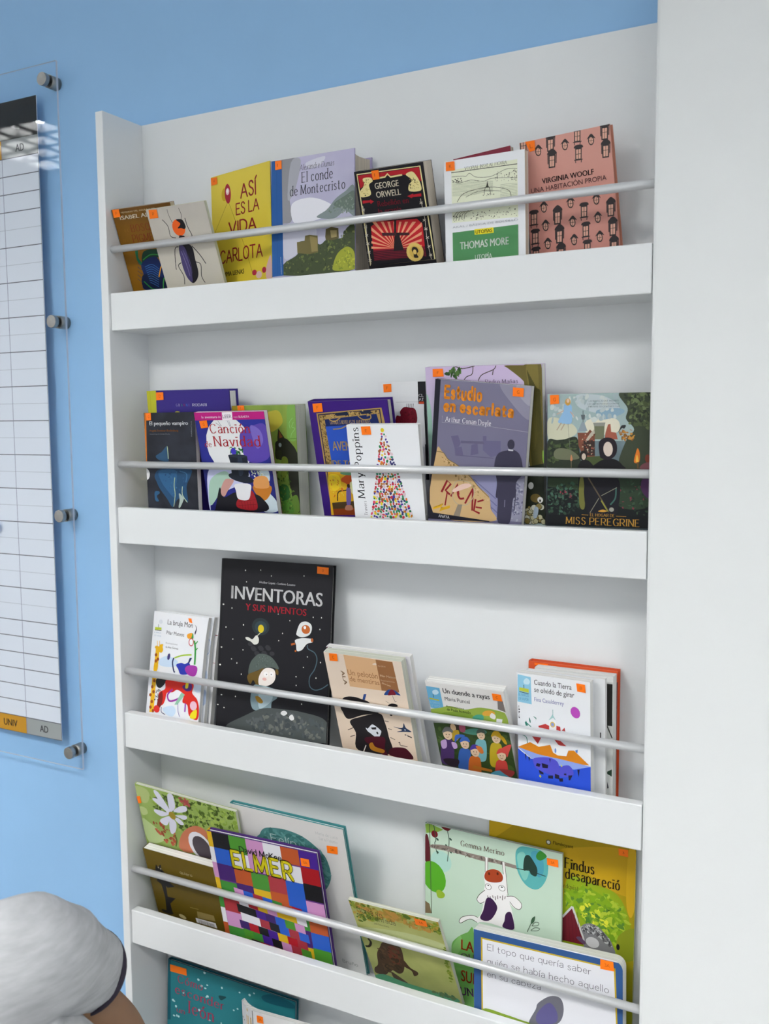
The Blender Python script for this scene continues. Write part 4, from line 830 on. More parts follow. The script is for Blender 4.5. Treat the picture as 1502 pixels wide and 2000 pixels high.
('e','c07828',58.4,55.9,1.4,1.8,30),('e','e0c8d0',62.2,56.4,1.4,2.4,0),('e','3a3a70',66.9,55.4,2.2,1.8,-30),('e','3a3a70',71.4,55.9,1.8,1.4,30),('e','e0c8d0',45.2,59.4,1.8,1.4,30),('e','2c7a4a',48.6,58.8,1.4,1.8,30),('e','e0c8d0',53.2,60.1,2.2,1.4,0),('e','4a3a9a',58.1,60.4,1.8,2.4,30),('e','c83848',62.5,58.8,2.2,1.4,-30),('e','9a5a34',67.9,60,1.4,1.4,0),('e','2c7a4a',71.9,59.2,1.4,1.4,0),
('e','e8d428',44.2,63.5,2.3,2.4,30),('e','2c7a4a',49.4,63.5,1.4,1.8,-30),('e','9a5a34',53.1,62.8,2.2,2.4,-30),('e','d8486a',59.1,63.8,2.2,1.8,30),('e','c83848',62.8,62.6,1.8,1.4,-30),('e','9a5a34',67.8,62.9,1.8,1.8,-30),('e','3a3a70',71.8,62.7,2.2,1.8,-30),('e','2a8a68',43.3,67.6,1.8,1.4,-30),('e','e8762c',48,67.5,1.4,1.4,0),('e','4a3a9a',51.3,67.6,1.8,2.4,-30),('e','c07828',56.4,67,1.8,1.4,-30),
('e','e8d428',60.2,67,1.4,1.8,0),('e','e0c8d0',64.5,65.3,1.8,2.4,-30),('e','e0c8d0',69.6,66.7,1.8,1.4,-30),('e','c83848',74.1,66.2,2.2,2.4,0),('e','2a8a68',42.3,69.5,1.8,2.4,0),('e','2a8a68',46.8,69.4,2.2,1.8,-30),('e','9a5a34',51.8,71,1.4,1.8,0),('e','e0c8d0',56.2,69,1.4,1.8,0),('e','2c7a4a',60.3,69,1.4,1.4,0),('e','c07828',65.5,69.8,1.4,1.8,-30),('e','d8486a',70.2,70.7,1.8,1.4,-30),
('e','2c7a4a',74.8,68.7,1.8,1.8,-30),('e','c83848',41.9,73.6,2.3,1.4,30),('e','2c7a4a',45.7,74.4,1.8,1.8,-30),('e','e8762c',50.4,74.4,1.4,1.8,0),('e','2c7a4a',54.5,74.1,1.8,2.4,30),('e','e8762c',59.4,73.1,1.4,2.4,0),('e','2c7a4a',62.9,73.5,2.2,1.4,0),('e','2c7a4a',66.7,72.3,1.4,2.4,30),('e','c07828',70.7,74.4,1.4,1.4,0),('e','c83848',75.9,73.4,2.2,1.4,0),('e','9a5a34',40.6,76.7,1.4,2.4,-30),
('e','d8486a',44.8,78.5,2.3,2.4,30),('e','e8762c',48.8,77,2.2,2.4,30),('e','e8d428',54.3,76.6,2.2,2.4,30),('e','3a3a70',58.4,76.4,1.8,1.8,30),('e','e0c8d0',63.7,76.7,1.8,1.8,-30),('e','e8762c',67.2,76.3,1.4,1.8,30),('e','e0c8d0',72.2,77.1,1.4,2.4,30),('e','4a3a9a',75.7,77.8,2.2,1.4,-30),('e','e0c8d0',38.9,82.1,1.4,2.4,30),('e','c83848',44.2,81.3,1.8,2.4,0),('e','e8762c',47.7,80.2,1.4,1.8,30),
('e','4a3a9a',52.9,80.8,2.2,1.4,-30),('e','c83848',57.2,79.9,1.4,2.4,0),('e','e0c8d0',60.5,80.8,1.8,2.4,-30),('e','4a3a9a',65.6,81.5,1.4,1.4,0),('e','e0c8d0',70,81.3,1.4,2.4,30),('e','3a3a70',73.8,80.6,1.4,1.4,0),('e','3a3a70',77.5,80.4,2.2,1.8,30),('e','c83848',38.7,84.4,1.4,1.4,0),('e','9a5a34',43.1,84,2.3,1.4,-30),('e','c07828',48.1,84.1,2.3,1.4,0),('e','c07828',51.7,83.9,1.4,1.4,0),
('e','9a5a34',56,83.7,2.2,1.8,0),('e','d8486a',61.8,84.7,1.4,1.4,30),('e','c83848',65.6,83.6,1.8,2.4,0),('e','d8486a',69.7,84.3,1.4,1.4,30),('e','e8762c',73.9,83.9,1.8,1.4,-30),('e','2c7a4a',78.7,82.8,1.4,2.4,30),('e','c83848',38.2,88.8,1.8,1.8,0),('e','c83848',43.3,87.2,1.4,1.4,-30),('e','9a5a34',47,87.9,2.3,2.4,30),('e','e0c8d0',51.4,87.5,2.3,2.4,-30),('e','9a5a34',57.3,87.2,2.2,1.4,-30),
('e','e8d428',60.6,87.8,1.8,1.8,0),('e','e8d428',65.1,87.8,1.4,1.4,-30),('e','c83848',70.6,87.6,2.2,1.8,0),('e','2c7a4a',75.3,86.2,1.4,2.4,0),('e','3a3a70',79.2,86.1,1.8,1.4,-30),('e','c83848',37.1,91.3,1.4,1.8,30),('e','2c7a4a',40.8,91.4,1.8,1.4,0),('e','d8486a',45.9,90.6,1.4,1.8,0),('e','4a3a9a',50.8,92.5,1.4,2.4,-30),('e','c83848',55.3,92.5,1.4,1.8,-30),('e','e8762c',59.1,91.1,2.2,2.4,30),
('e','c07828',63.6,91.3,2.2,2.4,0),('e','d8486a',68.1,90,1.4,1.4,-30),('e','2a8a68',71.8,90.5,1.4,2.4,-30),('e','e8762c',75.6,91.1,2.2,1.4,0),('e','e0c8d0',79.8,90.1,1.8,1.8,-30),('e','c07828',36,96.1,1.9,2.5,30),('e','4a3a9a',40.5,95.6,1.8,2.5,-30),('e','2c7a4a',45.6,95.3,1.4,1.8,-30),('e','3a3a70',50.2,95.6,1.8,1.4,30),('e','9a5a34',53.8,96,2.3,1.4,-30),('e','9a5a34',59,94.3,2.2,1.4,30),
('e','9a5a34',62.9,94,2.2,1.4,0),('e','2a8a68',67.8,95.7,1.4,2.4,0),('e','e0c8d0',71.7,95.4,2.2,2.4,0),('e','e0c8d0',76.6,93.6,1.8,1.8,0),('e','d8486a',81.5,95.1,1.8,2.4,0),('e','4a3a9a',35.3,98.1,1.4,1.8,0),('e','e0c8d0',39.6,98.2,2.3,1.4,-30),('e','c07828',43.6,98.6,1.8,2.5,0),('e','d8486a',47.5,98.5,2.3,1.4,30),('e','c07828',52.4,98.7,2.3,1.4,30),('e','c07828',56.4,98.3,1.4,1.4,0),
('e','3a3a70',60.9,97.4,1.8,2.4,30),('e','9a5a34',65.9,99,1.8,2.4,30),('e','e8762c',70.5,97.7,1.8,1.8,-30),('e','d8486a',74.6,98.4,2.2,1.8,0),('e','d8486a',78.4,98,1.8,1.4,30),('e','e0c8d0',82.5,97.6,2.2,2.4,0),('e','e8d428',34.7,103.4,2.3,1.8,30),('e','e0c8d0',39,102.7,1.4,1.8,0),('e','9a5a34',44.2,102.3,1.8,2.5,-30),('e','9a5a34',47.8,101.5,1.4,1.8,-30),('e','e0c8d0',52.9,102.3,1.8,2.5,0),
('e','3a3a70',57.7,103,1.8,2.4,-30),('e','c83848',61.8,102.9,2.2,2.4,30),('e','4a3a9a',65.4,102,2.2,2.4,0),('e','e0c8d0',70.8,101.4,2.2,1.8,0),('e','9a5a34',73.8,102.2,1.4,1.8,30),('e','2a8a68',79.6,101.4,1.4,2.4,0),('e','e0c8d0',82.7,100.3,1.4,1.4,30),('e','2c7a4a',34.2,105.3,1.4,1.4,0),('e','e8d428',37.2,105.5,1.4,1.4,-30),('e','2c7a4a',42.3,105.7,1.8,2.5,0),('e','9a5a34',46.8,106.8,2.3,2.5,-30),
('e','e8762c',50.2,105.3,1.4,1.8,-30),('e','e8762c',54.2,106.3,1.4,2.5,0),('e','9a5a34',58.4,106,1.4,2.5,-30),('e','3a3a70',64,106.1,2.2,2.4,30),('e','e8762c',67.7,105,1.4,1.4,0),('e','c07828',71.3,105,1.8,1.8,30),('e','e0c8d0',76.9,104.8,1.8,1.8,-30),('e','2c7a4a',79.5,104.6,1.8,2.4,30),('e','e8762c',84.8,105.1,1.4,2.4,0),('e','d8486a',33.5,111,2.3,2.5,0),('e','e8d428',37.6,110.1,2.3,1.4,-30),
('e','c83848',42.1,110.5,1.4,2.5,30),('e','c83848',46.5,109.9,1.8,1.8,0),('e','2a8a68',51.1,108.6,2.3,1.8,30),('e','e8762c',55.1,108.7,1.8,1.8,-30),('e','2c7a4a',59.9,109.6,2.2,1.8,-30),('e','3a3a70',64.1,109.7,1.4,1.4,0),('e','e8d428',67.9,107.8,1.4,2.4,-30),('e','4a3a9a',72.4,108.7,2.2,1.4,30),('e','3a3a70',76.8,108.3,1.8,1.8,-30),('e','3a3a70',81.6,107.3,1.8,1.8,30),
('e','2a8a68',84.8,108.7,2.2,1.8,-30),('e','3a3a70',32.1,113.7,1.4,1.8,30),('e','2a8a68',37.2,112.6,2.3,1.4,0),('e','e0c8d0',41,114.2,1.9,1.8,0),('e','e8d428',45.1,112.5,1.8,2.5,0),('e','3a3a70',49.8,113.5,1.8,1.8,30),('e','e0c8d0',54.7,112.2,1.4,2.5,-30),('e','c07828',59.5,113.3,1.4,2.5,0),('e','c83848',64,112.1,1.4,1.8,0),('e','9a5a34',68.8,112.1,1.4,1.8,30),('e','d8486a',72.7,112.3,2.2,1.4,0),
('e','4a3a9a',77.2,113.2,2.2,2.4,30),('e','2c7a4a',81.9,111.6,1.4,1.4,0),('e','e0c8d0',85.8,112.6,1.4,1.4,30),('e','c83848',31.3,118.1,2.3,2.5,30),('e','c83848',35.8,116.5,1.9,1.8,30),('e','c83848',39.9,118.2,1.4,1.4,30),('e','2a8a68',45,117.6,2.3,1.8,0),('e','3a3a70',49,116.1,1.4,1.4,30),('e','9a5a34',52.7,116,1.4,2.5,-30),('e','2c7a4a',56.8,117.1,1.4,1.4,-30),
('e','2c7a4a',61.1,116.2,1.8,1.8,-30),('e','3a3a70',65.4,115.8,2.2,2.5,30),('e','e0c8d0',70.3,116.9,1.8,2.4,0),('e','2a8a68',74.2,115.3,2.2,2.4,0),('e','e0c8d0',78.8,115.5,2.2,2.4,-30),('e','c07828',82.4,116.5,1.8,1.8,-30),('e','c83848',87.3,115.2,1.8,2.4,30),('e','9a5a34',30.1,121.8,1.4,1.4,0),('e','2a8a68',35,121.1,1.9,1.8,30),('e','2c7a4a',39.8,120.6,2.3,1.8,0),
('e','9a5a34',44.5,121.3,2.3,1.4,30),('e','3a3a70',48.3,119.6,1.4,2.5,30),('e','2c7a4a',53.2,119.1,1.4,1.4,30),('e','4a3a9a',57.2,119.7,1.4,2.5,-30),('e','9a5a34',61.2,119.5,2.2,1.8,0),('e','c07828',66,119.7,1.8,2.5,30),('e','4a3a9a',70.6,119.9,1.4,2.5,-30),('e','4a3a9a',74.7,120.1,2.2,1.8,30),('e','e0c8d0',79.6,119.8,2.2,1.4,0),('e','3a3a70',83.3,120.1,1.4,2.4,30),
('e','4a3a9a',87.7,117.7,2.2,1.4,-30),('e','e0c8d0',30,123.8,1.4,1.8,-30),('e','e8762c',33.6,125,1.4,1.8,-30),('e','e8762c',39,123.5,2.3,1.8,-30),('e','2c7a4a',42.9,124.4,1.4,2.5,-30),('e','c83848',47.1,123.6,1.4,1.4,-30),('e','2c7a4a',52,122.7,1.8,1.4,0),('e','e0c8d0',55.7,123.2,1.8,1.8,30),('e','c07828',59,124.4,1.8,1.8,-30),('e','2a8a68',63.5,123.7,1.4,2.5,0),('e','2a8a68',68.2,123,1.4,2.5,30),
('e','2c7a4a',71.7,122.4,1.4,2.5,-30),('e','3a3a70',77.1,123.5,2.2,1.4,30),('e','c07828',80.7,122.6,2.2,1.8,30),('e','e0c8d0',85.2,122.4,2.2,2.4,0),('e','2c7a4a',89.2,121.7,1.8,1.8,-30),('e','d8486a',27.9,127.6,1.4,2.5,30),('e','e8d428',33.8,127.2,2.3,1.8,30),('e','2c7a4a',38,128.1,1.9,1.4,0),('e','e0c8d0',42.7,128.1,2.3,2.5,0),('e','d8486a',46.8,128.5,2.3,1.4,0),
('e','4a3a9a',51.7,127.5,2.3,1.4,0),('e','2a8a68',54.7,126.3,1.4,1.8,0),('e','e8762c',60.3,127.1,1.8,1.8,30),('e','d8486a',64.8,126.8,1.4,1.4,30),('e','c07828',68.4,126.9,1.8,2.5,30),('e','e8d428',72.6,126.1,1.8,1.4,30),('e','3a3a70',76.8,126.5,1.8,1.8,0),('e','2a8a68',82.3,126.1,1.4,1.8,0),('e','e8d428',85.9,126.2,2.2,2.4,0),('e','e0c8d0',90.4,125.4,1.8,2.4,-30),
('e','e8d428',26.8,132.3,1.4,1.5,0),('e','4a3a9a',32,131.1,1.4,1.8,30),('e','4a3a9a',35.6,132.3,2.3,1.4,30),('e','2a8a68',41,131.6,1.4,1.8,30),('e','d8486a',45.4,132.2,1.9,1.4,30),('e','e8762c',49.8,130.3,1.4,1.4,0),('e','2a8a68',53,130.7,1.4,1.4,30),('e','2c7a4a',58,131.5,2.3,2.5,-30),('e','c83848',62.1,131.4,1.8,1.8,-30),('e','e8d428',66.1,130.4,2.2,1.8,-30),('e','e0c8d0',71.2,129.6,1.8,1.8,30),
('e','2c7a4a',73.8,129.8,2.2,2.5,-30),('e','c83848',77.9,131,1.8,2.5,30),('e','2c7a4a',82.8,128.8,1.8,1.4,30),('e','e8d428',86.8,129.6,1.4,1.8,0),('e','c07828',90.8,128.7,1.4,2.4,30),('e','e0cc28',56.8,7.8,2.8,3,0),
], [('E',[23.8,2.8,38.5,2.2,39.1,14,24.3,14.3])]),
'heart': ([
('g','e2e4e6','dfe1e4',0,'',20),('p','202024',[62.9,0.2,75,0.2,75.2,138.3,69.6,138.5,71.2,31.4,62.6,31.3]),('p','e2e4e6',[60.9,31.3,70.9,31.4,71.3,87.9,58.2,88.1]),('t','e6e6ea','CL',63.5,21.5,71,21.2,4.4,'bold'),('t','e6e6ea','AT',63.5,27.3,71.4,26.8,4.5,'bold'),('p','c84a28',[63.6,28,71.4,27.8,71.4,31,63.7,31.2]),('l','b0b2b6',0.53,[27.7,28.7,62.5,28.2]),
('s','6e1424',[27.3,48.1,33.7,48.1,33.3,41.8,39.9,35.6,48.3,36.2,57.8,39.4,58.3,58,38.4,65.7,25.9,60.7]),('k',['5a101e','7c1a2c'],40,1.86,6,[34.1,40.6,56.4,39.4,56.9,58,28.9,58.2]),('l','1c1c1c',0.66,[44.1,36.9,44.9,30.6]),('l','1c1c1c',0.66,[46.6,36.9,47.4,30.6]),('l','1c1c1c',0.66,[49.1,36.9,49.9,30.7]),('l','1c1c1c',0.66,[51.6,36.9,52.4,30.7]),('l','1c1c1c',0.66,[54,36.9,54.9,30.7]),
], [('F',[9,3.1,21.8,2.6,21.7,13.8,9.2,14.5])]),
'manas': ([
('g','cdb8dc','a8c8bc',0.2,'c0b8d4',40),('s','9cc4b4',[-0.7,37.4,6.2,59.2,5.1,107.8,-1.5,132.5,-2.9,107.8]),('s','6a6030',[139.6,0.8,163.3,0.3,164.4,105.9,161.3,134.9,145.6,135.3,141.3,71.4,140.1,27.9,136.7,18.8,119,4.7,114.3,0.6]),('s','7c7038',[143.2,2,158.6,1.3,156.3,94.4,146.4,106.1,145.8,37.1]),('c','4c4820',0.93,[144.2,7.6,148.2,37.1,144.9,71.4,148.1,132.9]),
('c','4c4820',0.93,[145.6,10.2,149.1,37.2,146.2,74.9,148.9,132.9]),('c','4c4820',0.93,[146.9,12.7,150.1,37.2,147.6,78.3,149.8,132.8]),('c','4c4820',0.93,[148.3,15.2,151,37.2,148.9,81.8,150.6,132.8]),('c','4c4820',0.93,[149.6,17.7,152,37.2,150.3,85.2,151.5,132.8]),('c','4c4820',0.93,[151,20.2,152.9,37.2,151.6,88.7,152.3,132.8]),('c','4c4820',0.93,[152.4,22.7,153.9,37.2,153,92.1,153.2,132.8]),
('c','4c4820',0.93,[153.7,25.2,154.8,37.2,154.3,95.6,154,132.7]),('c','4c4820',0.93,[155.1,27.7,155.8,37.3,155.7,99,154.9,132.7]),('c','4c4820',0.93,[156.4,30.3,156.7,37.3,157,102.5,155.7,132.7]),('c','4c4820',0.93,[157.8,32.8,157.7,37.3,158.4,105.9,156.6,132.7]),('c','4c4820',0.93,[159.2,35.3,158.6,37.3,159.8,109.4,157.4,132.7]),('c','4c4820',0.93,[160.5,37.8,159.6,37.3,161.1,112.8,158.2,132.7]),
('c','4c4820',0.93,[161.9,40.3,160.5,37.3,162.5,116.3,159.1,132.6]),('c','3a3424',1.07,[102,0.3,98.2,5.3,81.8,11.8,76.5,19.3]),('c','3a3424',1.09,[69.7,0.5,68,10.4,60.3,13.7,56.3,17.7]),('c','3a3424',1.07,[98.2,5.3,96.7,12.2,97.4,8.8]),('c','3a3424',1.09,[72.2,0,54.4,3,44.2,0.4,37.6,6.1]),('c','3a3424',1.1,[53.1,1.8,47.7,9.9,48.8,13.4]),
('k',['3c5c30','4f7038','2c4a24'],16,5,3,[29.8,5.9,41.6,1.5,52.9,6.5,43.6,15.6,34.6,14.3]),('t','4a3c58','Pedro Mañas',85.8,20.9,131.1,25.5,4.9,'serif'),('p','22281c',[138.4,133.1,163.9,127.9,165.6,207.8,136.3,208.1]),('s','8cb848',[162.4,111.7,165.4,112.8,165.1,125.5,162.7,125.6]),('e','2a281c',150.3,190.4,2.7,2.8,0),('e','c8c4a0',150.3,190.4,2.3,2.2,0),('e','2a281c',147,192.9,3.8,3.8,0),
('e','8c7c48',147,192.9,3.3,3.2,0),('e','2a281c',152.4,196.4,2.5,2.6,0),('e','d8d8c8',152.4,196.4,2,2,0),('e','2a281c',142.6,205.3,4.6,4.6,0),('e','d8d8c8',142.6,205.3,4.1,4,0),('e','2a281c',142.7,187.4,2.7,2.7,0),('e','a09058',142.7,187.4,2.2,2.2,0),('e','2a281c',160.1,205.5,2.6,2.6,0),('e','d8d8c8',160.1,205.5,2.1,2,0),('e','2a281c',158.1,203,4.4,4.5,0),('e','b8b48c',158.1,203,4,3.9,0),
('e','2a281c',155.3,199,3.4,3.4,0),('e','c8c4a0',155.3,199,2.9,2.8,0),('e','2a281c',157.6,203.6,3.3,3.4,0),('e','8c7c48',157.6,203.6,2.8,2.8,0),('e','2a281c',159,185.8,4.4,4.4,0),('e','d8d8c8',159,185.8,3.9,3.8,0),('e','2a281c',140,191.1,3.6,3.6,0),('e','c8c4a0',140,191.1,3.1,3,0),('e','2a281c',144.4,199.9,4.3,4.4,0),('e','a09058',144.4,199.9,3.8,3.8,0),('e','2a281c',138.5,200.9,2.9,3,0),
('e','b8b48c',138.5,200.9,2.4,2.4,0),('e','2a281c',146.6,203.6,2.7,2.8,0),('e','c8c4a0',146.6,203.6,2.3,2.2,0),('e','2a281c',151.1,195.4,3.6,3.7,0),('e','b8b48c',151.1,195.4,3.1,3.1,0),('e','2a281c',149.2,191.2,3.9,3.9,0),('e','c8c4a0',149.2,191.2,3.4,3.3,0),('e','2a281c',156.4,184.6,4.5,4.5,0),('e','c8c4a0',156.4,184.6,4,3.9,0),('e','2a281c',139.9,195.6,3.8,3.8,0),
('e','b8b48c',139.9,195.6,3.3,3.2,0),('e','2a281c',157.1,199.3,3.7,3.7,0),('e','c8c4a0',157.1,199.3,3.2,3.1,0),('e','2a281c',141.5,199.2,4.6,4.6,0),('e','b8b48c',141.5,199.2,4.1,4,0),('e','2a281c',142.6,194.1,4.1,4.1,0),('e','a09058',142.6,194.1,3.6,3.5,0),('e','2a281c',153.2,200.4,2.6,2.7,0),('e','8c7c48',153.2,200.4,2.1,2.1,0),('e','2a281c',141.1,203.7,3.3,3.3,0),
('e','b8b48c',141.1,203.7,2.8,2.7,0),('e','2a281c',148.3,205.9,3.7,3.8,0),('e','c8c4a0',148.3,205.9,3.2,3.2,0),('e','2a281c',148,196.5,2.5,2.5,0),('e','c8c4a0',148,196.5,2,1.9,0),('e','2a281c',144,192.5,3.2,3.2,0),('e','c8c4a0',144,192.5,2.7,2.6,0),('e','2a281c',146.4,188.5,3.6,3.6,0),('e','c8c4a0',146.4,188.5,3.1,3,0),('e','2a281c',139,201.2,4.3,4.3,0),('e','d8d8c8',139,201.2,3.8,3.7,0),
('e','2a281c',147.1,200.7,3.7,3.7,0),('e','c8c4a0',147.1,200.7,3.2,3.1,0),('e','2a281c',149.4,187,4.6,4.6,0),('e','d8d8c8',149.4,187,4.1,4,0),('e','2a281c',151.1,205.1,3.7,3.7,0),('e','b8b48c',151.1,205.1,3.2,3.1,0),('e','2a281c',155.5,185.2,4.3,4.3,0),('e','8c7c48',155.5,185.2,3.8,3.7,0),('e','2a281c',139,205.2,4.3,4.3,0),('e','8c7c48',139,205.2,3.8,3.7,0),('e','2a281c',162,205.3,3.8,3.8,0),
('e','c8c4a0',162,205.3,3.3,3.2,0),('e','d8d8d4',145.6,157.6,3.7,4.7,10),('e','6a5a2c',151.9,174,7.3,5.9,0),('e','e0e0dc',157.9,176.1,3.9,4,0),('e','20201c',157.7,177.1,1.2,1.9,0),('s','a8b8c8',[150.4,185.9,155.2,188.1,152.5,200.1,147.6,199.2]),
], [('F',[11.4,2.2,26.3,2.3,27.1,12.7,11.2,12.8])]),
'estudio': ([
('g','77748c','6a6884',0.2,'7e7c94',50),('s','8c8a9e',[92.7,-1.3,134.2,0.7,135.7,42.8,106.4,20.3]),('s','a09eae',[114.6,0.5,134.3,1.2,134.9,24.8,120.4,14.7]),('p','1c1c28',[0.2,-0.2,8,0.2,6.7,190,-0.3,190.2]),('p','646080',[27.3,74.1,37.5,71.9,42,82.1,39.7,87.1,33.4,89]),('p','646080',[33.4,89,43.6,86.7,46.9,98.2,35.3,99.5]),('p','646080',[57.4,82.9,66,79.6,68.2,93.5,57,97.1]),
('p','646080',[72.9,69.5,77.9,69,78.4,77.2,73.4,77.7]),('p','676484',[73.3,75.4,98,73.4,99.3,91.3,86,96.3,74.1,88.2]),('l','625f7c',1.24,[36.6,98.8,89.8,97.1]),('p','615e7a',[41.8,78.6,73.4,76.5,76.1,79.8,42,82.1]),('p','8a8aae',[58.8,124.4,96.2,118.7,101.8,179.9,95.6,180.8,88.6,152.9,69.8,136.2]),('e','6c6c94',64.2,128.5,1.5,0.8,20),('e','6c6c94',66,137.9,1.5,0.8,20),
('e','6c6c94',67.9,147.2,1.5,0.8,20),('e','6c6c94',69.8,156.6,1.5,0.8,20),('e','6c6c94',71.7,166,1.5,0.8,20),('e','6c6c94',73.6,175.5,1.5,0.8,20),('e','6c6c94',66.3,129.9,1.5,0.8,20),('e','6c6c94',68.2,139.3,1.5,0.8,20),('e','6c6c94',70.1,148.6,1.5,0.8,20),('e','6c6c94',72,158,1.5,0.8,20),('e','6c6c94',73.9,167.4,1.5,0.8,20),('e','6c6c94',75.8,176.9,1.5,0.8,20),('e','6c6c94',68.4,131.3,1.5,0.8,20),
('e','6c6c94',70.3,140.7,1.5,0.8,20),('e','6c6c94',72.2,150,1.5,0.8,20),('e','6c6c94',74.1,159.4,1.5,0.8,20),('e','6c6c94',76,168.8,1.5,0.8,20),('e','6c6c94',77.9,178.3,1.5,0.8,20),('e','6c6c94',70.5,132.7,1.5,0.8,20),('e','6c6c94',72.4,142.1,1.5,0.8,20),('e','6c6c94',74.3,151.5,1.5,0.8,20),('e','6c6c94',76.2,160.8,1.5,0.8,20),('e','6c6c94',78.1,170.2,1.5,0.8,20),('e','6c6c94',80,179.6,1.5,0.8,20),
('e','6c6c94',72.7,134.2,1.5,0.8,20),('e','6c6c94',74.6,143.5,1.5,0.8,20),('e','6c6c94',76.5,152.9,1.5,0.8,20),('e','6c6c94',78.4,162.2,1.5,0.8,20),('e','6c6c94',80.3,171.6,1.5,0.8,20),('e','6c6c94',82.2,181,1.5,0.8,20),('e','6c6c94',74.8,135.6,1.5,0.8,20),('e','6c6c94',76.7,144.9,1.5,0.8,20),('e','6c6c94',78.6,154.3,1.5,0.8,20),('e','6c6c94',80.5,163.6,1.5,0.8,20),
('e','6c6c94',82.4,173,1.5,0.8,20),('e','6c6c94',84.3,182.4,1.5,0.8,20),('e','6c6c94',76.9,137,1.5,0.8,20),('e','6c6c94',78.8,146.3,1.5,0.8,20),('e','6c6c94',80.7,155.7,1.5,0.8,20),('e','6c6c94',82.6,165,1.5,0.8,20),('e','6c6c94',84.5,174.4,1.5,0.8,20),('e','6c6c94',86.4,183.8,1.5,0.8,20),('e','6c6c94',79,138.4,1.5,0.8,20),('e','6c6c94',80.9,147.7,1.5,0.8,20),('e','6c6c94',82.8,157.1,1.5,0.8,20),
('e','6c6c94',84.7,166.4,1.5,0.8,20),('e','6c6c94',86.6,175.8,1.5,0.8,20),('e','6c6c94',88.5,185.2,1.5,0.8,20),('e','6c6c94',81.2,139.8,1.5,0.8,20),('e','6c6c94',83,149.1,1.5,0.8,20),('e','6c6c94',84.9,158.5,1.5,0.8,20),('e','6c6c94',86.8,167.8,1.5,0.8,20),('e','6c6c94',88.8,177.2,1.5,0.8,20),('e','6c6c94',90.7,186.6,1.5,0.8,20),('e','6c6c94',83.3,141.2,1.5,0.8,20),
('e','6c6c94',85.2,150.5,1.5,0.8,20),('e','6c6c94',87.1,159.9,1.5,0.8,20),('e','6c6c94',89,169.2,1.5,0.8,20),('e','6c6c94',90.9,178.6,1.5,0.8,20),('e','6c6c94',92.8,188,1.5,0.8,20),('e','6c6c94',85.4,142.6,1.5,0.8,20),('e','6c6c94',87.3,151.9,1.5,0.8,20),('e','6c6c94',89.2,161.3,1.5,0.8,20),('e','6c6c94',91.1,170.6,1.5,0.8,20),('e','6c6c94',93,180,1.5,0.8,20),('e','6c6c94',94.9,189.4,1.5,0.8,20),
('e','6c6c94',87.5,144,1.5,0.8,20),('e','6c6c94',89.4,153.3,1.5,0.8,20),('e','6c6c94',91.3,162.6,1.5,0.8,20),('e','6c6c94',93.2,172,1.5,0.8,20),('e','6c6c94',95.1,181.4,1.5,0.8,20),('e','6c6c94',97,190.8,1.5,0.8,20),('e','6c6c94',89.6,145.4,1.5,0.8,20),('e','6c6c94',91.5,154.7,1.5,0.8,20),('e','6c6c94',93.4,164,1.5,0.8,20),('e','6c6c94',95.3,173.4,1.5,0.8,20),('e','6c6c94',97.2,182.8,1.5,0.8,20),
('e','6c6c94',99.1,192.1,1.5,0.8,20),('e','6c6c94',91.7,146.8,1.5,0.8,20),('e','6c6c94',93.6,156.1,1.5,0.8,20),('e','6c6c94',95.5,165.4,1.5,0.8,20),('e','6c6c94',97.4,174.8,1.5,0.8,20),('e','6c6c94',99.3,184.1,1.5,0.8,20),('e','6c6c94',101.2,193.5,1.5,0.8,20),('e','6c6c94',93.8,148.2,1.5,0.8,20),('e','6c6c94',95.7,157.5,1.5,0.8,20),('e','6c6c94',97.6,166.8,1.5,0.8,20),
('e','6c6c94',99.5,176.2,1.5,0.8,20),('e','6c6c94',101.4,185.5,1.5,0.8,20),('e','6c6c94',103.3,194.9,1.5,0.8,20),('e','6c6c94',95.9,149.6,1.5,0.8,20),('e','6c6c94',97.8,158.9,1.5,0.8,20),('e','6c6c94',99.7,168.2,1.5,0.8,20),('e','6c6c94',101.6,177.5,1.5,0.8,20),('e','6c6c94',103.5,186.9,1.5,0.8,20),('e','6c6c94',105.4,196.3,1.5,0.8,20),('p','8c8ca0',[123.6,122.4,135.4,117.5,135,176.4,117.8,177.6]),
('k',['5c5c74','a4a4b4','6c6c84'],60,2.15,5,[124,127.1,134.6,123.4,134.9,175.2,119,176.3]),('s','3a384c',[91.7,107.4,95.5,90.6,109.2,84.4,118.3,83.5,126.7,90.7,131.4,112.2,123.8,124.8,124,143.6,120.6,148.7,118,180,101.9,181.1,99.8,151.5,96.4,147.1,96.9,128.1]),('e','363446',112.7,76.5,4.9,6.4,0),('p','d0d0d8',[109.1,83.1,116.5,83.1,116,84.9,109.9,85]),('l','3a384c',1.19,[123.9,134.1,123.5,162.5]),
('l','7c7a92',0.97,[109.6,150.2,109.7,159.7]),('s','c8a878',[7.7,96.5,15.6,95.6,23.9,104.4,40,112.2,58.8,124.4,69.8,136.2,87,148.4,90.7,164.7,94.9,180.9,7.2,181]),('k',['b89868','a08050','d4b890','806838'],90,1.76,6,[10.5,99.8,40.1,114.6,67.3,137.7,86.1,153.3,78.7,156.6,24.8,118.7]),('c','7a6840',1.01,[7.7,96.5,18.3,97.8,25.3,105.4,40,112.2,58.9,125.6,71.1,137.2,87.1,149.5]),
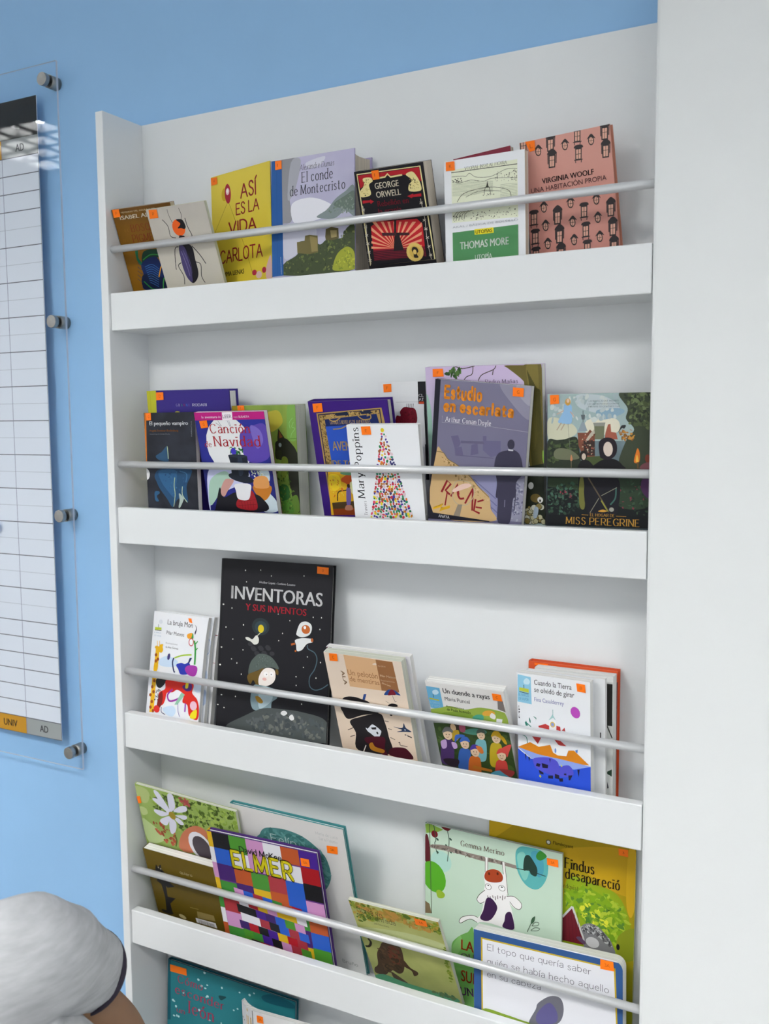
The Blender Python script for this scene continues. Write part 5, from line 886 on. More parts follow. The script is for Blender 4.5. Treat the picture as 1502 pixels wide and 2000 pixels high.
('l','8a1c24',3,[18.2,151.2,25.7,134.4,31.2,138.6,23.9,148,30.8,153.2]),('l','8a1c24',2.02,[26.7,150.1,24.5,168.8]),('l','8a1c24',2.53,[32.2,155.5,41.6,137.3,43.7,151.6]),('c','8a1c24',2.74,[50.7,138.6,42.2,146.9,45.3,156.2,51.8,155.4]),('l','8a1c24',2.47,[63.7,140.6,53.5,162.4]),('l','8a1c24',2.47,[63.7,140.6,64.3,170.7]),('l','8a1c24',2.72,[68.4,154.4,66.9,170.3,75.4,173]),
('l','8a1c24',2.23,[71.2,157.7,79.8,154.1]),('l','8a1c24',2.23,[69.1,165.2,78,165.2]),('c','b0a488',1.13,[34.2,144.3,38.8,134,50.3,132,62.1,136,65.5,148.8,58.6,161.7,47.2,165.7,37.8,160.9,34,151.6,34.2,144.3]),('s','e0c0b4',[35.5,145.3,48,136.5,58.8,135.2,59.7,138.7,42.2,146.9,35.1,149]),('p','8a8070',[43.3,165,49.7,164.2,46.9,181.6,37.7,181.1]),
('p','d8a820',[6.8,173.6,22.3,166,18.1,173.3,31.7,167.8,31.9,171.5,16.4,178.3,18.7,172,7,176.7]),('t','5a4410','TUS LIBROS',8.2,174.7,21.8,167.9,1.72,'sans'),('p','1c1c28',[7.2,181,90.6,181.3,89.4,182.4,-0.3,190.5]),('t','d8d8dc','ANAYA',15.6,186.7,32.1,186.2,4.4,'bold'),('t','e08a24','Estudio',14.2,23.2,68.8,23.4,15.2,'outline'),('t','e08a24','en escarlata',14.3,40.3,113.4,41.6,13.2,'outline'),
('t','f0f0f4','Arthur Conan Doyle',17.7,55,83.4,55.5,6.6,'serif'),('l','a8a8b8',0.5,[13.4,48.1,13.3,56.6,84.4,56.2,138.1,58.5]),
], [('G',[110.2,3,124.9,3.1,125.2,14.3,110.6,14.3])]),
'pereg': ([
('g','8aa0a8','10141a',0.3,'20262c',30),('p','9cb0b0',[0.3,-0.2,91.7,0,130.5,0.4,131.2,59,1,59.4]),('s','c8c8b0',[2.3,30.2,30.2,36.6,38.9,49,19.9,59.3,2.6,59.3]),('s','d8d4c0',[51.3,33.6,82.1,30.8,92.4,36.9,88.6,49,53.6,51]),('s','b8c4c8',[38.2,1.8,71.5,3.4,92,16.9,82.1,26.8,42.6,18.2]),('s','86a4b8',[63.5,21.5,92.1,18.9,97.2,24.9,72,32.8]),
('k',['b4c0c0','a0b0b4','c4ccc8'],60,4.2,3,[3,2.1,86.8,3.7,87.3,33.9,3.4,33.3]),('s','3c4434',[91.7,-0.2,130.5,0.4,131.9,92.8,93.4,92.4,100.9,59.1,110.6,45,100.4,32,102.1,19]),('k',['4c5838','5c6a44','2c3428','6a7850','38402c'],110,3.6,4,[97.8,1.9,130.5,1.6,130.9,45.1,102.5,37,104.1,19]),('k',['a06a2c','c08a3c','7a5428'],26,3,6,[92.6,49,108.6,45,112.9,57,92.8,59.1]),
('s','2c3428',[1,59.4,13.4,58.3,23.1,57.2,39,55.1,43.5,79.8,43.8,94.3,1.9,95]),('k',['39442c','4a5836','242c22'],90,3.6,5,[2.6,59.3,39,57.2,43.5,79.8,2.9,86.6]),('s','6c7058',[9.3,73.9,15.7,68.7,30.7,70.6,42.5,79.8,35.1,83,12.6,82.2]),('p','7a4a38',[39.7,49,52.5,49,55.6,44.9,61.9,51,62.4,79.6,47.8,79.8,41.2,65.4]),('p','8a98a0',[45,35.6,48.1,35.7,52.5,46.9,39.9,47.4]),
('l','50585c',0.83,[46.5,21.3,46.7,35.6]),('p','5c6468',[43.8,26.4,49.3,26.5,48.6,32.6,45,32.6]),('p','6c7058',[60.7,38.8,74.1,37.8,73.4,57.1,62,57.1]),('p','8a8c84',[59.6,36.7,75.1,36.3,74.1,40.9,60.7,40.8]),('p','a05a48',[75.3,49,78.2,38.9,81.3,37.9,82.4,48,88.6,49,90.7,57.1,74.4,57.1]),('p','b8b0a0',[55.7,50,60.8,44.9,61.9,49,51.7,61.3,48.5,61.3]),
('p','3a2c28',[47.5,59.2,62,58.2,62.4,77.6,48.8,77.7]),('k',['c8b89c','a05a48','502c24'],40,1.46,8,[43.1,51,61.9,51,61.3,78.6,48.8,78.7]),('p','485430',[47.8,79.8,72.7,77.5,75,91.7,52.2,93.1]),('s','8cb4d8',[22.5,12.8,31,14.5,32.1,21.2,31.8,36.6,22.8,37.6,14.2,35.4,20.5,23.1]),('e','c89848',26.7,10.3,3.6,4.5,0),('e','d8b8a0',26.9,8.8,1.9,2.5,0),('l','c0a494',1.26,[21.5,21,12.5,25.6]),
('l','c0a494',1.25,[30,22.2,34.9,28.9]),('l','b0a08c',1.47,[18.5,36.5,12.7,45.8]),('l','b0a08c',1.47,[22.8,37.6,18.1,45.8]),('l','707468',0.42,[27.3,37.6,30.8,75.8]),('s','2c2e30',[91.1,49,93.5,43,95.5,40,100.5,40,98.6,44,95.6,43.5]),('t','4a5458','LA NOVELA QUE INSPIRÓ',53.5,10.4,90.9,10.6,1.83,'serif'),('t','4a5458','LA GRAN PRODUCCIÓN DE',52.2,14.1,92,14.2,1.83,'serif'),
('t','4a5458','TWENTIETH CENTURY FOX',52.6,17.3,92.6,17.5,1.83,'serif'),('s','1c1a1e',[41.7,94.3,43.6,86,47.8,82.9,54.1,83.8,60.5,89.9,61.6,94]),('e','241e1e',47.7,77.7,4.8,6.4,0),('s','17161a',[60.5,94,66.6,85.7,76.9,81.5,89.2,82.4,97.4,89.3,98.5,93.4]),('s','241c24',[68.6,77.5,67.3,61.2,75.4,55.1,85.7,57.1,89.9,65.2,89,75.3,83,81.4,75.9,82.5,70.7,80.6]),('e','d4c4b8',78.9,69.3,5.9,9.1,-4),
('e','c8b8a8',48.3,78.9,2.7,4.1,0),('s','d87828',[111.4,85.1,113.2,74.1,115.6,68,118.2,75,117.4,85]),('s','e8b848',[113.4,84.1,114.7,76,116.9,84]),('p','6a5030',[114.9,85.1,116.9,85,117,93.1,115.4,93.1]),('s','7a4a50',[118.5,93,122.4,87,131.7,84.8,131.9,92.8]),('e','7a3828',127.7,80.4,3.2,5,0),('s','c88860',[30.9,84.1,31.9,76.8,33.5,79.9,33.6,84.1]),('l','8a7a60',0.63,[32.2,84.1,32.3,93.4]),
('p','14181a',[1.5,104.4,131.6,102.8,131.4,165.6,-0.5,166.8]),('p','2c3c28',[2.1,106.5,41.8,105.7,42,121.2,2.2,118.1]),('k',['24342a','2c4434','1c2824','30503c','406050'],120,2.79,9,[2.2,118.1,39.8,110.9,44.6,148.2,2.8,162.4]),('k',['6a3840','8a3c48','405a48'],24,1.5,10,[9.9,122.1,33.5,117.3,33.7,134,12.2,134.6]),('s','2c3c2c',[91.6,105.7,129.7,104.9,130.4,138.9,94.3,140.2]),
('k',['2c4430','38503a','203026','743440'],70,2.44,11,[91.7,109.7,130.7,106.8,130.7,153,94.4,146.3]),('s','6c6c34',[43.9,106.7,48.2,106.6,50.6,131.4,49.8,144.9,44.5,143,42.6,125.4]),('s','191820',[52.3,105.5,91.6,104.6,92.3,146.4,84.2,150.8,55.2,151.9]),('l','5a5040',1.66,[54.4,105.4,69.4,128.7,81.1,147.8]),('c','3a6058',1.83,[89.8,116.9,89,130.2,83,138.5]),
('l','8a8a78',0.72,[71.5,127.6,90.8,116.9]),('l','8a8a78',0.72,[68.4,130.8,57.2,149.8]),('l','8a8a3a',1.65,[71.6,133.8,80,146.9]),('s','4c2c54',[121.8,106,130.7,105.8,130.2,128.9,121,119.1]),('e','9a9a90',84.6,144.6,3.1,2.7,0),('p','101216',[0.5,154.1,131.6,151,131.4,166.1,-0.5,167.4]),('l','c09038',0.52,[46.7,152.3,55.2,152.6]),('l','c09038',0.51,[90.4,152.6,103.1,152.6]),
('t','c09038','EL HOGAR DE',57.3,153.7,88.4,153.9,3.5,'serif'),('t','c09038','MISS PEREGRINE',25.6,164.8,119.4,164.4,8.6,'serif'),('s','c09038',[67.6,147.3,73.8,145,79,146.9,73.9,148.1]),
], [('G',[3.5,1.3,15,1.1,15.6,12.2,4,13.1])]),
'bruja': ([
('g','ebebee','e6e9ee',0.2,'dde6f2',30),('t','2c2c34','La bruja Mon',30.3,18.5,83.3,20.1,8.7,'sans'),('t','3c3c44','Pilar Mateos',29.8,35.3,67,35.5,6.2,'sans'),('t','9a9aa0','Ilustraciones',30,51.5,55,50.6,2.81,'sans'),('t','3c3c44','de Ana Gómez',30.1,58.3,57.1,57.4,3.4,'sans'),('p','b8c83c',[4.3,26.5,18.2,26,18.7,30,4.4,31.1]),('l','2c2c20',0.94,[4.4,31.6,18.5,31]),
('l','4c4c3c',0.82,[11,21.2,11.6,26.2]),('e','d8dce4',15.8,16.5,4,3.6,0),('t','a8b8d0','EL BARCO',3.7,36.8,18.6,35.4,2.03,'sans'),('t','a8b8d0','DE VAPOR',4,41.9,19.2,40.6,2.03,'sans'),('s','e8b41c',[7.4,60.3,9.7,57,16.3,57.2,17.4,54.5,24.5,52.6,24.3,57.2,25.6,63.1,21.5,67.7,18.1,67.1,17.6,80.4,16.7,96.7,8.8,97.8,9.5,79.4,9.7,63.1]),('p','e8b41c',[7.6,110.2,16.1,109,16.4,165.7,7.2,167.1]),
('l','e8b41c',1.17,[13.1,57.6,11.7,48.6]),('l','e8b41c',1.16,[17.5,56,16.4,48]),('e','9a4a14',11.3,72,2.6,2.8,20),('e','9a4a14',12.2,82.1,2.6,2.8,20),('e','9a4a14',16.3,78.5,2.6,2.8,20),('e','9a4a14',12.3,114.6,2.7,2.8,20),('e','9a4a14',9.2,125.2,2.7,2.8,20),('e','9a4a14',12.7,132.8,2.7,2.8,20),('e','9a4a14',10.8,149.3,2.7,2.8,20),('e','9a4a14',8.9,158.8,2.7,2.8,20),
('e','9a4a14',14.9,163.9,2.7,2.8,20),('e','9a4a14',6.7,138.8,2.7,2.8,20),('s','c8dcf0',[20,78,36.3,70.9,57.8,76.2,53.6,85.8,30.4,88.8,19.5,86.2]),('s','c8dcf0',[35.2,156.8,55.4,149.7,62.7,157.5,57.2,166.4,44.1,165.5]),('s','d0e0f4',[93.5,110.2,108.4,108.1,113.2,117.3,101,121]),('s','1f2326',[17,110.9,37.6,106,36,115.3,26.4,124.8,18.2,121.9]),
('k',['55585e','8c8c94','2a2a30'],40,1.86,5,[16.3,129.3,29.4,127.4,26.4,148,16.8,145.4]),('s','d4281c',[40.5,108.7,91.9,107.5,93.6,123.1,104.7,132.3,110.1,147.3,108.1,164.3,91.2,160.1,85.7,144.1,75.1,140.7,76.3,128.6,62.8,122.6,53,128,41.6,130.7,38.9,142.1,34.6,150.8,26.8,152,24.7,133.1,36.9,124.3]),('s','7a1c18',[25.1,136.1,30.9,129.2,33.7,142.9,29.8,155.6,22.5,160.7,22.5,148.6]),
('e','d8302c',22.4,159.7,6.6,6,10),('c','9a2c9c',2.97,[52.5,123,43.2,133.4,46.7,142,54.5,141.8,66.9,136]),('p','8cc0a4',[72.1,125.2,78.9,128.2,65.4,146.2,59,147.1,66.6,134]),('s','2c3aa8',[55.9,82.5,65.8,78.2,73.6,79.1,82.2,76,87.7,91.2,67.8,96.9,60.5,88.9]),('s','a038a0',[74.4,87,82.6,79.9,99.2,80.7,96.9,94.9,83.1,95.8]),('c','1c2a5c',2.52,[49.6,72.2,47.9,80.5,51.8,93,54.6,94.7]),
('c','a8c83c',2.29,[50.9,72.1,67,66,85.9,62.6]),('p','1c2a5c',[82.6,68,87.7,67.3,82.3,77,79.7,76.3]),('c','3c9a44',3.4,[89.1,39.3,92,48.9,93.4,61.7,93.8,77.5]),('l','3c9a44',1.8,[91.6,45,96.1,39.5]),('l','3c9a44',1.8,[92.7,54.8,97.3,50.3]),('s','3c9a44',[77.6,32.7,84.7,27.9,86.8,35.6,82,38.2]),('s','e8a02c',[73.6,31.2,83.4,27.6,81.8,36.2,75.5,37]),('e','c83040',83.1,42.5,5.3,6.5,0),
('e','eceef0',83.1,42.5,3.8,5.1,0),('s','38304a',[87,13.7,92,19.1,90,29.3,88.4,26.5,90.8,19.2]),('s','5a2c7c',[72.3,115.2,89.5,108.8,91.8,118.4,80.8,122]),('s','e8d42c',[79.4,109.2,84.4,108.5,84,116.5,79,117.3]),('e','e0b8c8',98.3,143.2,7.1,7.4,0),('s','e8d81c',[94.6,155.6,105.1,148,105.3,161.8,94.1,163.6]),('c','1c2060',1.15,[32.4,155.2,33.3,163.1,41.5,165.9]),
('c','7a68b0',0.91,[66.4,144,67.9,157.7,72.6,165]),('c','a03cb0',2.48,[81.6,141.7,81.8,155.6]),('e','443c78',39,71.6,2.9,5.6,10),
], [('C',[73.3,4.7,79.4,4.4,82.5,12,76.3,10.9])]),
'inventoras': ([
('g','1e1d22','1a1a1f',0,'',20),('l','101014',1.04,[4.4,0.2,2.4,262.4]),('e','e8e8e0',46.6,16.5,1.1,1.2,0),('e','e8e8e0',75.6,14.4,0.9,0.9,0),('e','e8e8e0',155.6,18.4,0.9,0.9,0),('e','e8e8e0',6.3,72.9,1.7,1.2,0),('e','e8e8e0',13,108.7,1.1,1.1,0),('e','e8e8e0',46.8,102.2,1.1,1.2,0),('e','e8e8e0',27.2,126.4,1.1,0.9,0),('e','e8e8e0',5.7,141.1,1.7,1.2,0),('e','e8e8e0',26.2,157.9,1,0.9,0),
('e','e8e8e0',4.2,169.2,1.7,1.2,0),('e','e8e8e0',46.2,179.9,0.9,1.2,0),('e','e8e8e0',111.4,80,0.9,0.9,0),('e','e8e8e0',187.4,96.8,1,1.2,0),('e','e8e8e0',167.2,140.2,0.9,0.9,0),('e','e8e8e0',148.2,172.3,1.1,0.9,0),('e','e8e8e0',183.8,170.4,1,1.2,0),('e','e8e8e0',160,212.5,0.9,1,0),('e','e8e8e0',9.3,216.6,1.7,0.9,0),('e','e8e8e0',36.5,216,0.9,1.2,0),('e','e8e8e0',2.8,232.9,1.5,0.9,0),
('e','e8e8e0',15.2,236.2,1.2,0.9,0),('e','e8e8e0',47.7,141.5,1.1,0.9,0),('e','e8e8e0',174.9,79.6,0.9,1,0),('e','e8e8e0',189.5,79.1,0.9,1.2,0),('e','e8e8e0',120.8,108.8,0.9,1.2,0),('e','e8e8e0',149.1,185.4,0.9,1,0),('e','e8e8e0',133.2,88.3,0.9,0.9,0),('e','e8e8e0',114.2,120.6,0.9,1,0),('e','e8e8e0',36.9,163.3,0.9,1.4,0),('e','e8e8e0',49.6,34.4,0.9,0.9,0),('e','e8e8e0',96.1,22.2,0.9,0.9,0),
('e','e8e8e0',23.4,77.7,1,1.2,0),('e','e8e8e0',161,156.7,0.9,0.9,0),('e','e8e8e0',190.8,146.2,0.9,1.2,0),('t','d8d8dc','Aitziber Lopez - Luciano Lozano',73.4,34.6,140.6,34.9,3.6,'bold'),('t','eeeef0','INVENTORAS',21.1,61.7,190.5,62.9,21.5,'bold'),('t','c02c3c','Y SUS INVENTOS',49.8,77.9,162.7,79.1,10.7,'bold'),('e','2a3438',79.7,102,16.5,13.6,0),('e','34444a',80.1,102.7,11.4,9.4,0),
('e','d8c028',80.4,105.3,5.5,6.3,0),('l','c8c8b0',1.34,[79.6,111.8,73.9,116.9]),('s','dcdcd4',[51.8,121.3,57.4,120.7,65,123.1,72,116.3,76.8,120.4,76.3,128.1,69,131,62.4,127.1,53.9,124.9]),('e','35353a',61.6,131,4.8,3.3,0),('e','35353a',68.8,138.4,4.8,3.3,0),('e','35353a',76,145.7,4.8,3.3,0),('e','35353a',82.4,136.4,4.8,3.3,0),('e','35353a',89.5,143.7,4.8,3.3,0),('e','35353a',95.8,134.5,4.7,3.3,0),
('e','35353a',102.9,141.7,4.7,3.3,0),('e','35353a',67.3,136.7,4.8,3.3,0),('e','35353a',74.4,144,4.8,3.3,0),('e','35353a',80.8,134.7,4.8,3.3,0),('e','35353a',87.9,142,4.8,3.3,0),('e','35353a',94.3,132.8,4.7,3.3,0),('s','55605c',[60.1,178.4,63,159.8,75.3,146.4,86.2,143.7,100.9,146.7,112.2,156.1,116.2,164.6,103.5,163,87.2,166.3,72.8,172.4]),
('k',['434c48','6c7672'],60,1.01,5,[68.8,166.8,79,147.5,97.3,147.1,110.5,159.2,94.4,162.5]),('s','6a5424',[60.1,178.4,76.4,171.2,89.1,166.8,81.1,192.7,77.6,196.1,69.8,186.4,64.5,193.1,58.6,186.2]),('s','6a5424',[110.8,165.2,115.4,166.2,115.7,173.6,111.1,171.2]),('s','efe6e0',[80.5,179.1,90.9,165.9,107.2,165.6,111,177.2,106.4,186.7,94,193,81.1,192.7]),('e','f6f2f0',93.1,174.7,4.4,3.9,0),
('e','f6f2f0',103.6,173.5,4,3.9,0),('e','303030',94.2,174.9,0.9,0.9,0),('e','303030',102.9,173.9,0.9,0.9,0),('e','e8b8b0',90.7,182.5,4,2.4,0),('s','7c929a',[70.2,195.5,81.1,192.7,104.9,194.4,117.8,200.3,114.6,209.7,105.9,216.8,104.8,231.9,98.4,250.8,91.2,251.8,92.2,233.6,82.1,253.1,80.3,235.1,70,230.4,65.6,215.8]),('s','a8bcc4',[83.2,197,103.2,196.1,105.8,213.8,82.8,228.8]),
('s','a07a24',[74.6,211.6,82,210.7,89.6,217.3,86.1,220.8,78.7,218.7]),('s','b0c0c8',[81.2,253.2,91.3,254.8,88,261.3,75.2,263.1]),('s','c8d0d4',[93.1,253.1,100.4,252.8,106.9,256.4,95.2,258.8]),('l','303844',0.83,[92,229.1,91.1,250.3]),('s','4a5050',[20.8,264.5,53.9,244.7,90.1,227.8,126.1,224.7,161.4,224.5,204,232.1,206.3,265.2,54.9,267.4]),
('k',['40464a','565c5e','6a6c68','4c5456'],140,5.1,6,[54.2,250.8,126.2,227.6,200,237,201,261.6,73.3,263.3]),('s','dcdcdc',[123.6,229.5,129.7,226.4,135.2,229.4,130.1,233.8,124.7,233.1]),('s','dcdcdc',[138.1,235,144.1,230.5,147.9,236.7,142.8,239.6]),('l','303030',1.31,[133.6,232.6,139,234.9]),('s','dde0e0',[146.4,105,151.9,91.1,162.2,87,171.9,90.9,173.2,99.6,168.3,107.4,156.3,111.4,147.5,109.3]),
('e','e0e2e2',161.9,98.4,9.1,8.8,0),('e','b86028',162.8,99,7.7,6.8,0),('e','f4f4f4',160.9,96.3,2.4,2.4,0),('s','dde0e0',[144.3,117,154.6,113.1,165.1,112.1,175.5,112.6,175.7,117,165.5,120.9,157.2,130.6,148.5,132.9,146.4,124.2]),('l','b86028',2.93,[137.5,124.4,144.5,122.2]),('l','b86028',2.92,[145.8,131.7,146,134.7]),('e','b86028',174.7,114.1,2.4,2.9,0),
('c','4c6470',1.6,[166.4,122.3,168.4,128,179.9,132.7,184.6,142.5,181,157.5,172.9,170.1,173.5,183.3,182.4,188.4,194.2,185.2,205.8,177.3]),
], [('0',[179.2,2.5,199.4,3.2,199.4,13.8,179.3,13.2])]),
'peloton': ([
('g','e3d2c2','ead4bc',0,'',20),('p','d8ae84',[33,0.2,84.7,1.4,85.9,52.1,34,52.8]),('p','9a6a44',[84.7,1.4,111.2,2,114.1,51.1,85.9,52.1]),('t','9a6a40','Un pelotón',34.6,32.3,83.3,34.4,9.8,'light'),('t','9a6a40','de mentiras',35.8,43.3,84.2,43.7,8.8,'light'),('t','e0c4a4','Pilar Mateos',87.5,28.7,112.2,29,3.7,'bold'),('t','d8bc9c','Ilustraciones',87.4,36.4,109.3,35.4,2.68,'sans'),
('t','e0c4a4','Alberto Gamón',88,40.2,101.7,43.7,3.2,'bold'),('t','d8bc9c','ALA DELTA',86.6,12.2,99,12.4,2.11,'sans'),('s','e6d4c4',[78.2,10.2,83.8,6.9,84.4,10.6]),('t','8c6c4c','ALA',23.2,27.4,25.1,51.4,6,'bold'),('s','221f22',[16.9,76.7,25.9,71.3,39.2,69.9,51.7,72.5,61.5,75.6,74,91.5,63.2,94.7,44,100.6,19.6,110.8,12.6,99,10.8,91.2]),('p','2c4a8a',[51,72.6,54.8,62.8,59.4,62.1,54.9,72.7]),
('s','221f22',[22.3,114.5,42.1,103.6,75.2,92,81.7,106.2,84.1,130.1,82.8,160.3,27,164.2,28.7,133.2]),('s','d8dce4',[47.5,121,50.5,122.5,53.7,119.2,59.9,113.4,67.1,116.9,71.5,120.8,72.9,124,68.1,133,61.3,134.9,54.4,130,49.7,126.7]),('p','221f22',[56.2,119.5,65.7,117.1,65,121.3,58.3,122.5]),('e','221f22',65.9,127.2,1.6,2.3,0),
('s','4a1424',[45,138.6,75.9,132.9,73.8,152.4,77,164.2,69,165.8,60.4,155,43.4,147.1]),('s','b87c28',[48.1,150.4,54.2,145.8,58.2,152.7,72,155.5,69.7,161.5,56.7,161.3,49.3,158.5]),('l','e0dcd4',1.44,[36.2,165.2,42.4,152.9]),('s','4a1424',[81,163.5,84.5,150.4,103.2,145.5,112.7,149.1,117.4,163.2]),('s','24488a',[88.7,58.2,95.1,50.1,101.7,47.8,108.9,49.3,115.3,55.4,107.9,55.3,101.4,56.9,95,57.9]),
('s','7a1c2c',[95,57.9,100.3,48.7,105.3,48.6,107.9,55.3,101.4,56.9]),('l','44404a',0.66,[101.9,57.5,104.6,67.4]),('s','221f22',[91.8,76.7,97.7,71.8,106.4,71.7,106.4,75.6]),('e','221f22',94.3,91.9,2.1,1.2,0),('c','221f22',0.53,[104.5,68.1,107.3,66.4]),('c','221f22',0.53,[89.4,68.6,95.1,72.2]),('l','5c4c44',1.09,[82.2,103.5,88.5,103.7]),('l','5c4c44',1.1,[85.2,115.7,91.3,117.3]),
('l','5c4c44',1.1,[86.5,131,93.7,133.7]),('l','5c4c44',1.15,[15.9,130.7,26.3,124.7]),('l','5c4c44',1.15,[17.7,142.2,26.6,137.8]),('s','2c3c5a',[94.8,111.3,108.8,110.9,112.7,102.2,115.2,109.7,123.1,115,112.8,116.8,99.2,119.2,108.2,114.3]),('e','e0e4ea',113.1,113.4,0.9,1.2,0),('l','221f22',1.9,[111.4,121.7,122.1,125.1]),('l','e8dcd0',1.35,[113.1,122.8,115.5,123.7]),
('c','221f22',0.96,[98.7,138.2,100.8,136.5,101.2,141.8,107.5,142,112.5,142.4]),
], [('C',[9.5,0.6,22.7,-0.5,21.9,11.9,8.3,12.8])]),
'pelback': ([
('g','e6e4ea','dfe0e6',0,'',20),('p','5a2c3c',[0.6,-2.4,10,-1.9,8.8,3.4,0.1,2.9]),
], []),
'duende': ([
('g','dcdcdc','2f4420',0,'',20),('p','e2e0de',[-0.1,0,113.6,0.1,111.4,38.8,59,42.5,-0.1,45.1]),('p','6aaed4',[-0.9,7.6,20.3,8,20.8,45,0.6,44.3]),('s','c0dcec',[8.4,15.1,14.3,11.6,17.8,15,15.3,19.3,9.2,20.3]),('p','b8b83c',[1.5,26.8,16,28.4,16.3,30.4,1.6,29.4]),('l','2c2c20',0.65,[8.7,19.7,8.2,25.7]),('t','9cc8e0','EL BARCO',1,35.9,16.4,36.4,3.6,'sans'),
('t','9cc8e0','DE VAPOR',1.1,41.5,16.5,42.3,3.7,'sans'),('t','2c2c30','Un duende a rayas',24.5,15,92.5,16.1,8.5,'bold'),('t','3c3c44','Maria Puncel',25.3,28,62,27.5,6.6,'sans'),('s','94ac48',[0.1,47.1,16,41.8,31,36.6,52.7,38.9,76.7,31.6,105.5,33.3,112,38.7,112.9,59.3,90.7,58.1,57.3,53.4,-0.4,53.3]),('s','7c9838',[20.6,49,51.9,43.7,62.4,49.8,19.7,54.6]),
('t','4a5c24','Ilustraciones',25.2,39.6,51.6,38.7,3.3,'bold'),('t','34441c','de Paula Acevedo',25.4,45.5,60.4,44.6,4.8,'bold'),('p','7c7470',[103.1,15.7,110.8,15.7,112.1,33.5,101.6,30.1]),('s','e0a840',[78.9,39.1,87.5,34.4,96.2,36.2,93.1,41.9,79.3,44.3]),('s','4ca088',[62.4,49.8,70.1,44.5,78.1,44.5,76.9,52.6,64.2,53.5]),('s','e8e4e4',[88.1,45.4,91.4,38.3,96.6,41.3,94.4,48.2]),
('p','e8e8ec',[97.5,46.4,105.9,46.2,103.6,54.5,95.8,54.5]),('p','354a24',[-0.5,70.3,112,58.2,113.3,145.6,0,145.1]),('k',['2c4020','3f5628','4a6230'],60,5.4,3,[1.8,74,110.2,62.4,111.4,143.2,1.4,144]),('s','4c8a78',[42.6,78.8,54.4,71.3,71,68.3,79.6,72,71.6,78.9,52.8,81]),('s','3a3028',[25.5,68.4,38.7,67.4,36.6,80,24.8,79.4]),('e','d8b890',29.5,73.1,4.2,6.3,0),
('s','b89828',[25.6,82,37,77.2,34.4,92.7,25.3,97.1]),('s','a05068',[39.9,67.2,48.1,67,46.2,78.2,39.2,78.1]),('s','78b4bc',[61.2,90.3,68.8,86.2,75.3,89,74.3,106.9,69.3,124.4,56.2,125.7,56.5,109]),('e','e0c4a4',69.9,79.2,5.8,8.1,10),('s','4c5a50',[63.2,77.8,68,68.8,75,68.2,77.4,75.1,70.6,74.5]),('e','302820',68.1,79.5,0.6,0.8,0),('e','302820',72,79.1,0.6,0.8,0),
('c','8a3c34',0.52,[67.4,83.2,69.1,83.9,71.4,82.4]),('s','4c3468',[8.1,100.5,17.2,95.6,24.9,98.9,23.4,120,17,140.7,1.3,142.4,2,122.6]),('e','e0c4a4',18.7,87.4,6.9,9.6,10),('s','6c6c6c',[10.7,85.7,16.7,75.1,25,74.4,27.7,82.5,19.6,81.8]),('e','302820',16.5,87.8,0.7,1,0),('e','302820',21.2,87.2,0.7,1,0),('c','8a3c34',0.62,[15.6,92.1,17.7,92.9,20.5,91.1]),
('s','c0a0d0',[6.7,100.7,14.4,97.8,13.4,110.5,6.6,114.7,5,106.6]),('s','c0a0d0',[22.4,100.5,29.5,100.5,29.9,108.7,24.1,111.2]),('s','3a64b0',[32.9,111.9,41.5,107.1,48.8,110.3,47.5,130.4,41.6,150.2,26.8,151.8,27.3,133]),('e','e0c4a4',42.8,99.3,6.5,9.2,10),('s','3a64b8',[35.2,97.7,40.8,87.6,48.7,86.9,51.3,94.7,43.6,94]),('e','302820',40.8,99.7,0.7,1,0),('e','302820',45.1,99.2,0.7,0.9,0),
('c','8a3c34',0.59,[40,103.8,41.9,104.6,44.5,102.9]),('s','3a64b8',[27.9,99.4,30.7,86.5,40.7,83.3,45.1,85.2,34.7,91.2]),('s','c0a828',[82.6,92.6,90.8,88,97.8,91.1,96.9,110.7,91.6,129.9,77.4,131.3,77.6,113]),('e','e0c4a4',91.9,80.4,6.3,8.9,10),('s','c8a020',[84.7,78.9,89.9,69.1,97.4,68.4,100,76,92.7,75.3]),('e','302820',90,80.8,0.7,0.9,0),('e','302820',94.2,80.3,0.7,0.9,0),
('c','8a3c34',0.57,[89.3,84.8,91.2,85.6,93.7,83.9]),('s','c8a020',[88.3,74.4,95.5,71.8,103.7,76.9,106.8,87,103.3,87.6,97.7,79.3]),('s','c86a28',[46.4,123.1,55,118.3,62.2,121.4,61,141.6,55.3,161.5,40.6,163.2,41,144.3]),('e','e0c4a4',56.2,110.4,6.5,9.2,10),('s','4c3c9a',[48.7,108.9,54.3,98.7,62.1,98,64.7,105.7,57.1,105.1]),('e','302820',54.3,110.8,0.7,1,0),('e','302820',58.6,110.3,0.7,1,0),
('c','8a3c34',0.59,[53.5,114.9,55.4,115.8,58,114]),('s','d87838',[59,100.3,67.2,100,69.3,109.2,64.2,111.6]),('s','cc4840',[86.3,121.9,94.5,117.1,101.6,120.2,100.7,140.1,95.4,159.7,81.1,161.3,81.3,142.7]),('e','e0c4a4',95.7,109.4,6.3,9,10),('s','d04c44',[88.4,107.9,93.6,97.9,101.2,97.1,103.8,104.8,96.4,104.2]),('e','302820',93.7,109.8,0.7,0.9,0),('e','302820',97.9,109.3,0.7,0.9,0),
('c','8a3c34',0.58,[93,113.8,94.9,114.7,97.4,113]),('s','d04c44',[90.6,105,98.8,95.2,112.3,87.2,106.7,103.1,103.4,110.6,101.1,102.9]),('s','2f2430',[4.5,133.4,28.1,130,23.4,143.7,10.1,143.7]),('p','c07828',[49.9,135.4,77.7,137.9,77,142.3,47.8,141.5]),('s','5aa8c4',[75.6,144,85.8,137.6,96.3,136.8,100.8,145.5,77.6,146.3]),('s','a03c3c',[89.8,134,110.4,133.7,104.3,144.7,93.5,140.1]),
], [('C',[97.1,4.5,109.7,4.7,110.3,15.6,97.3,15.4])]),
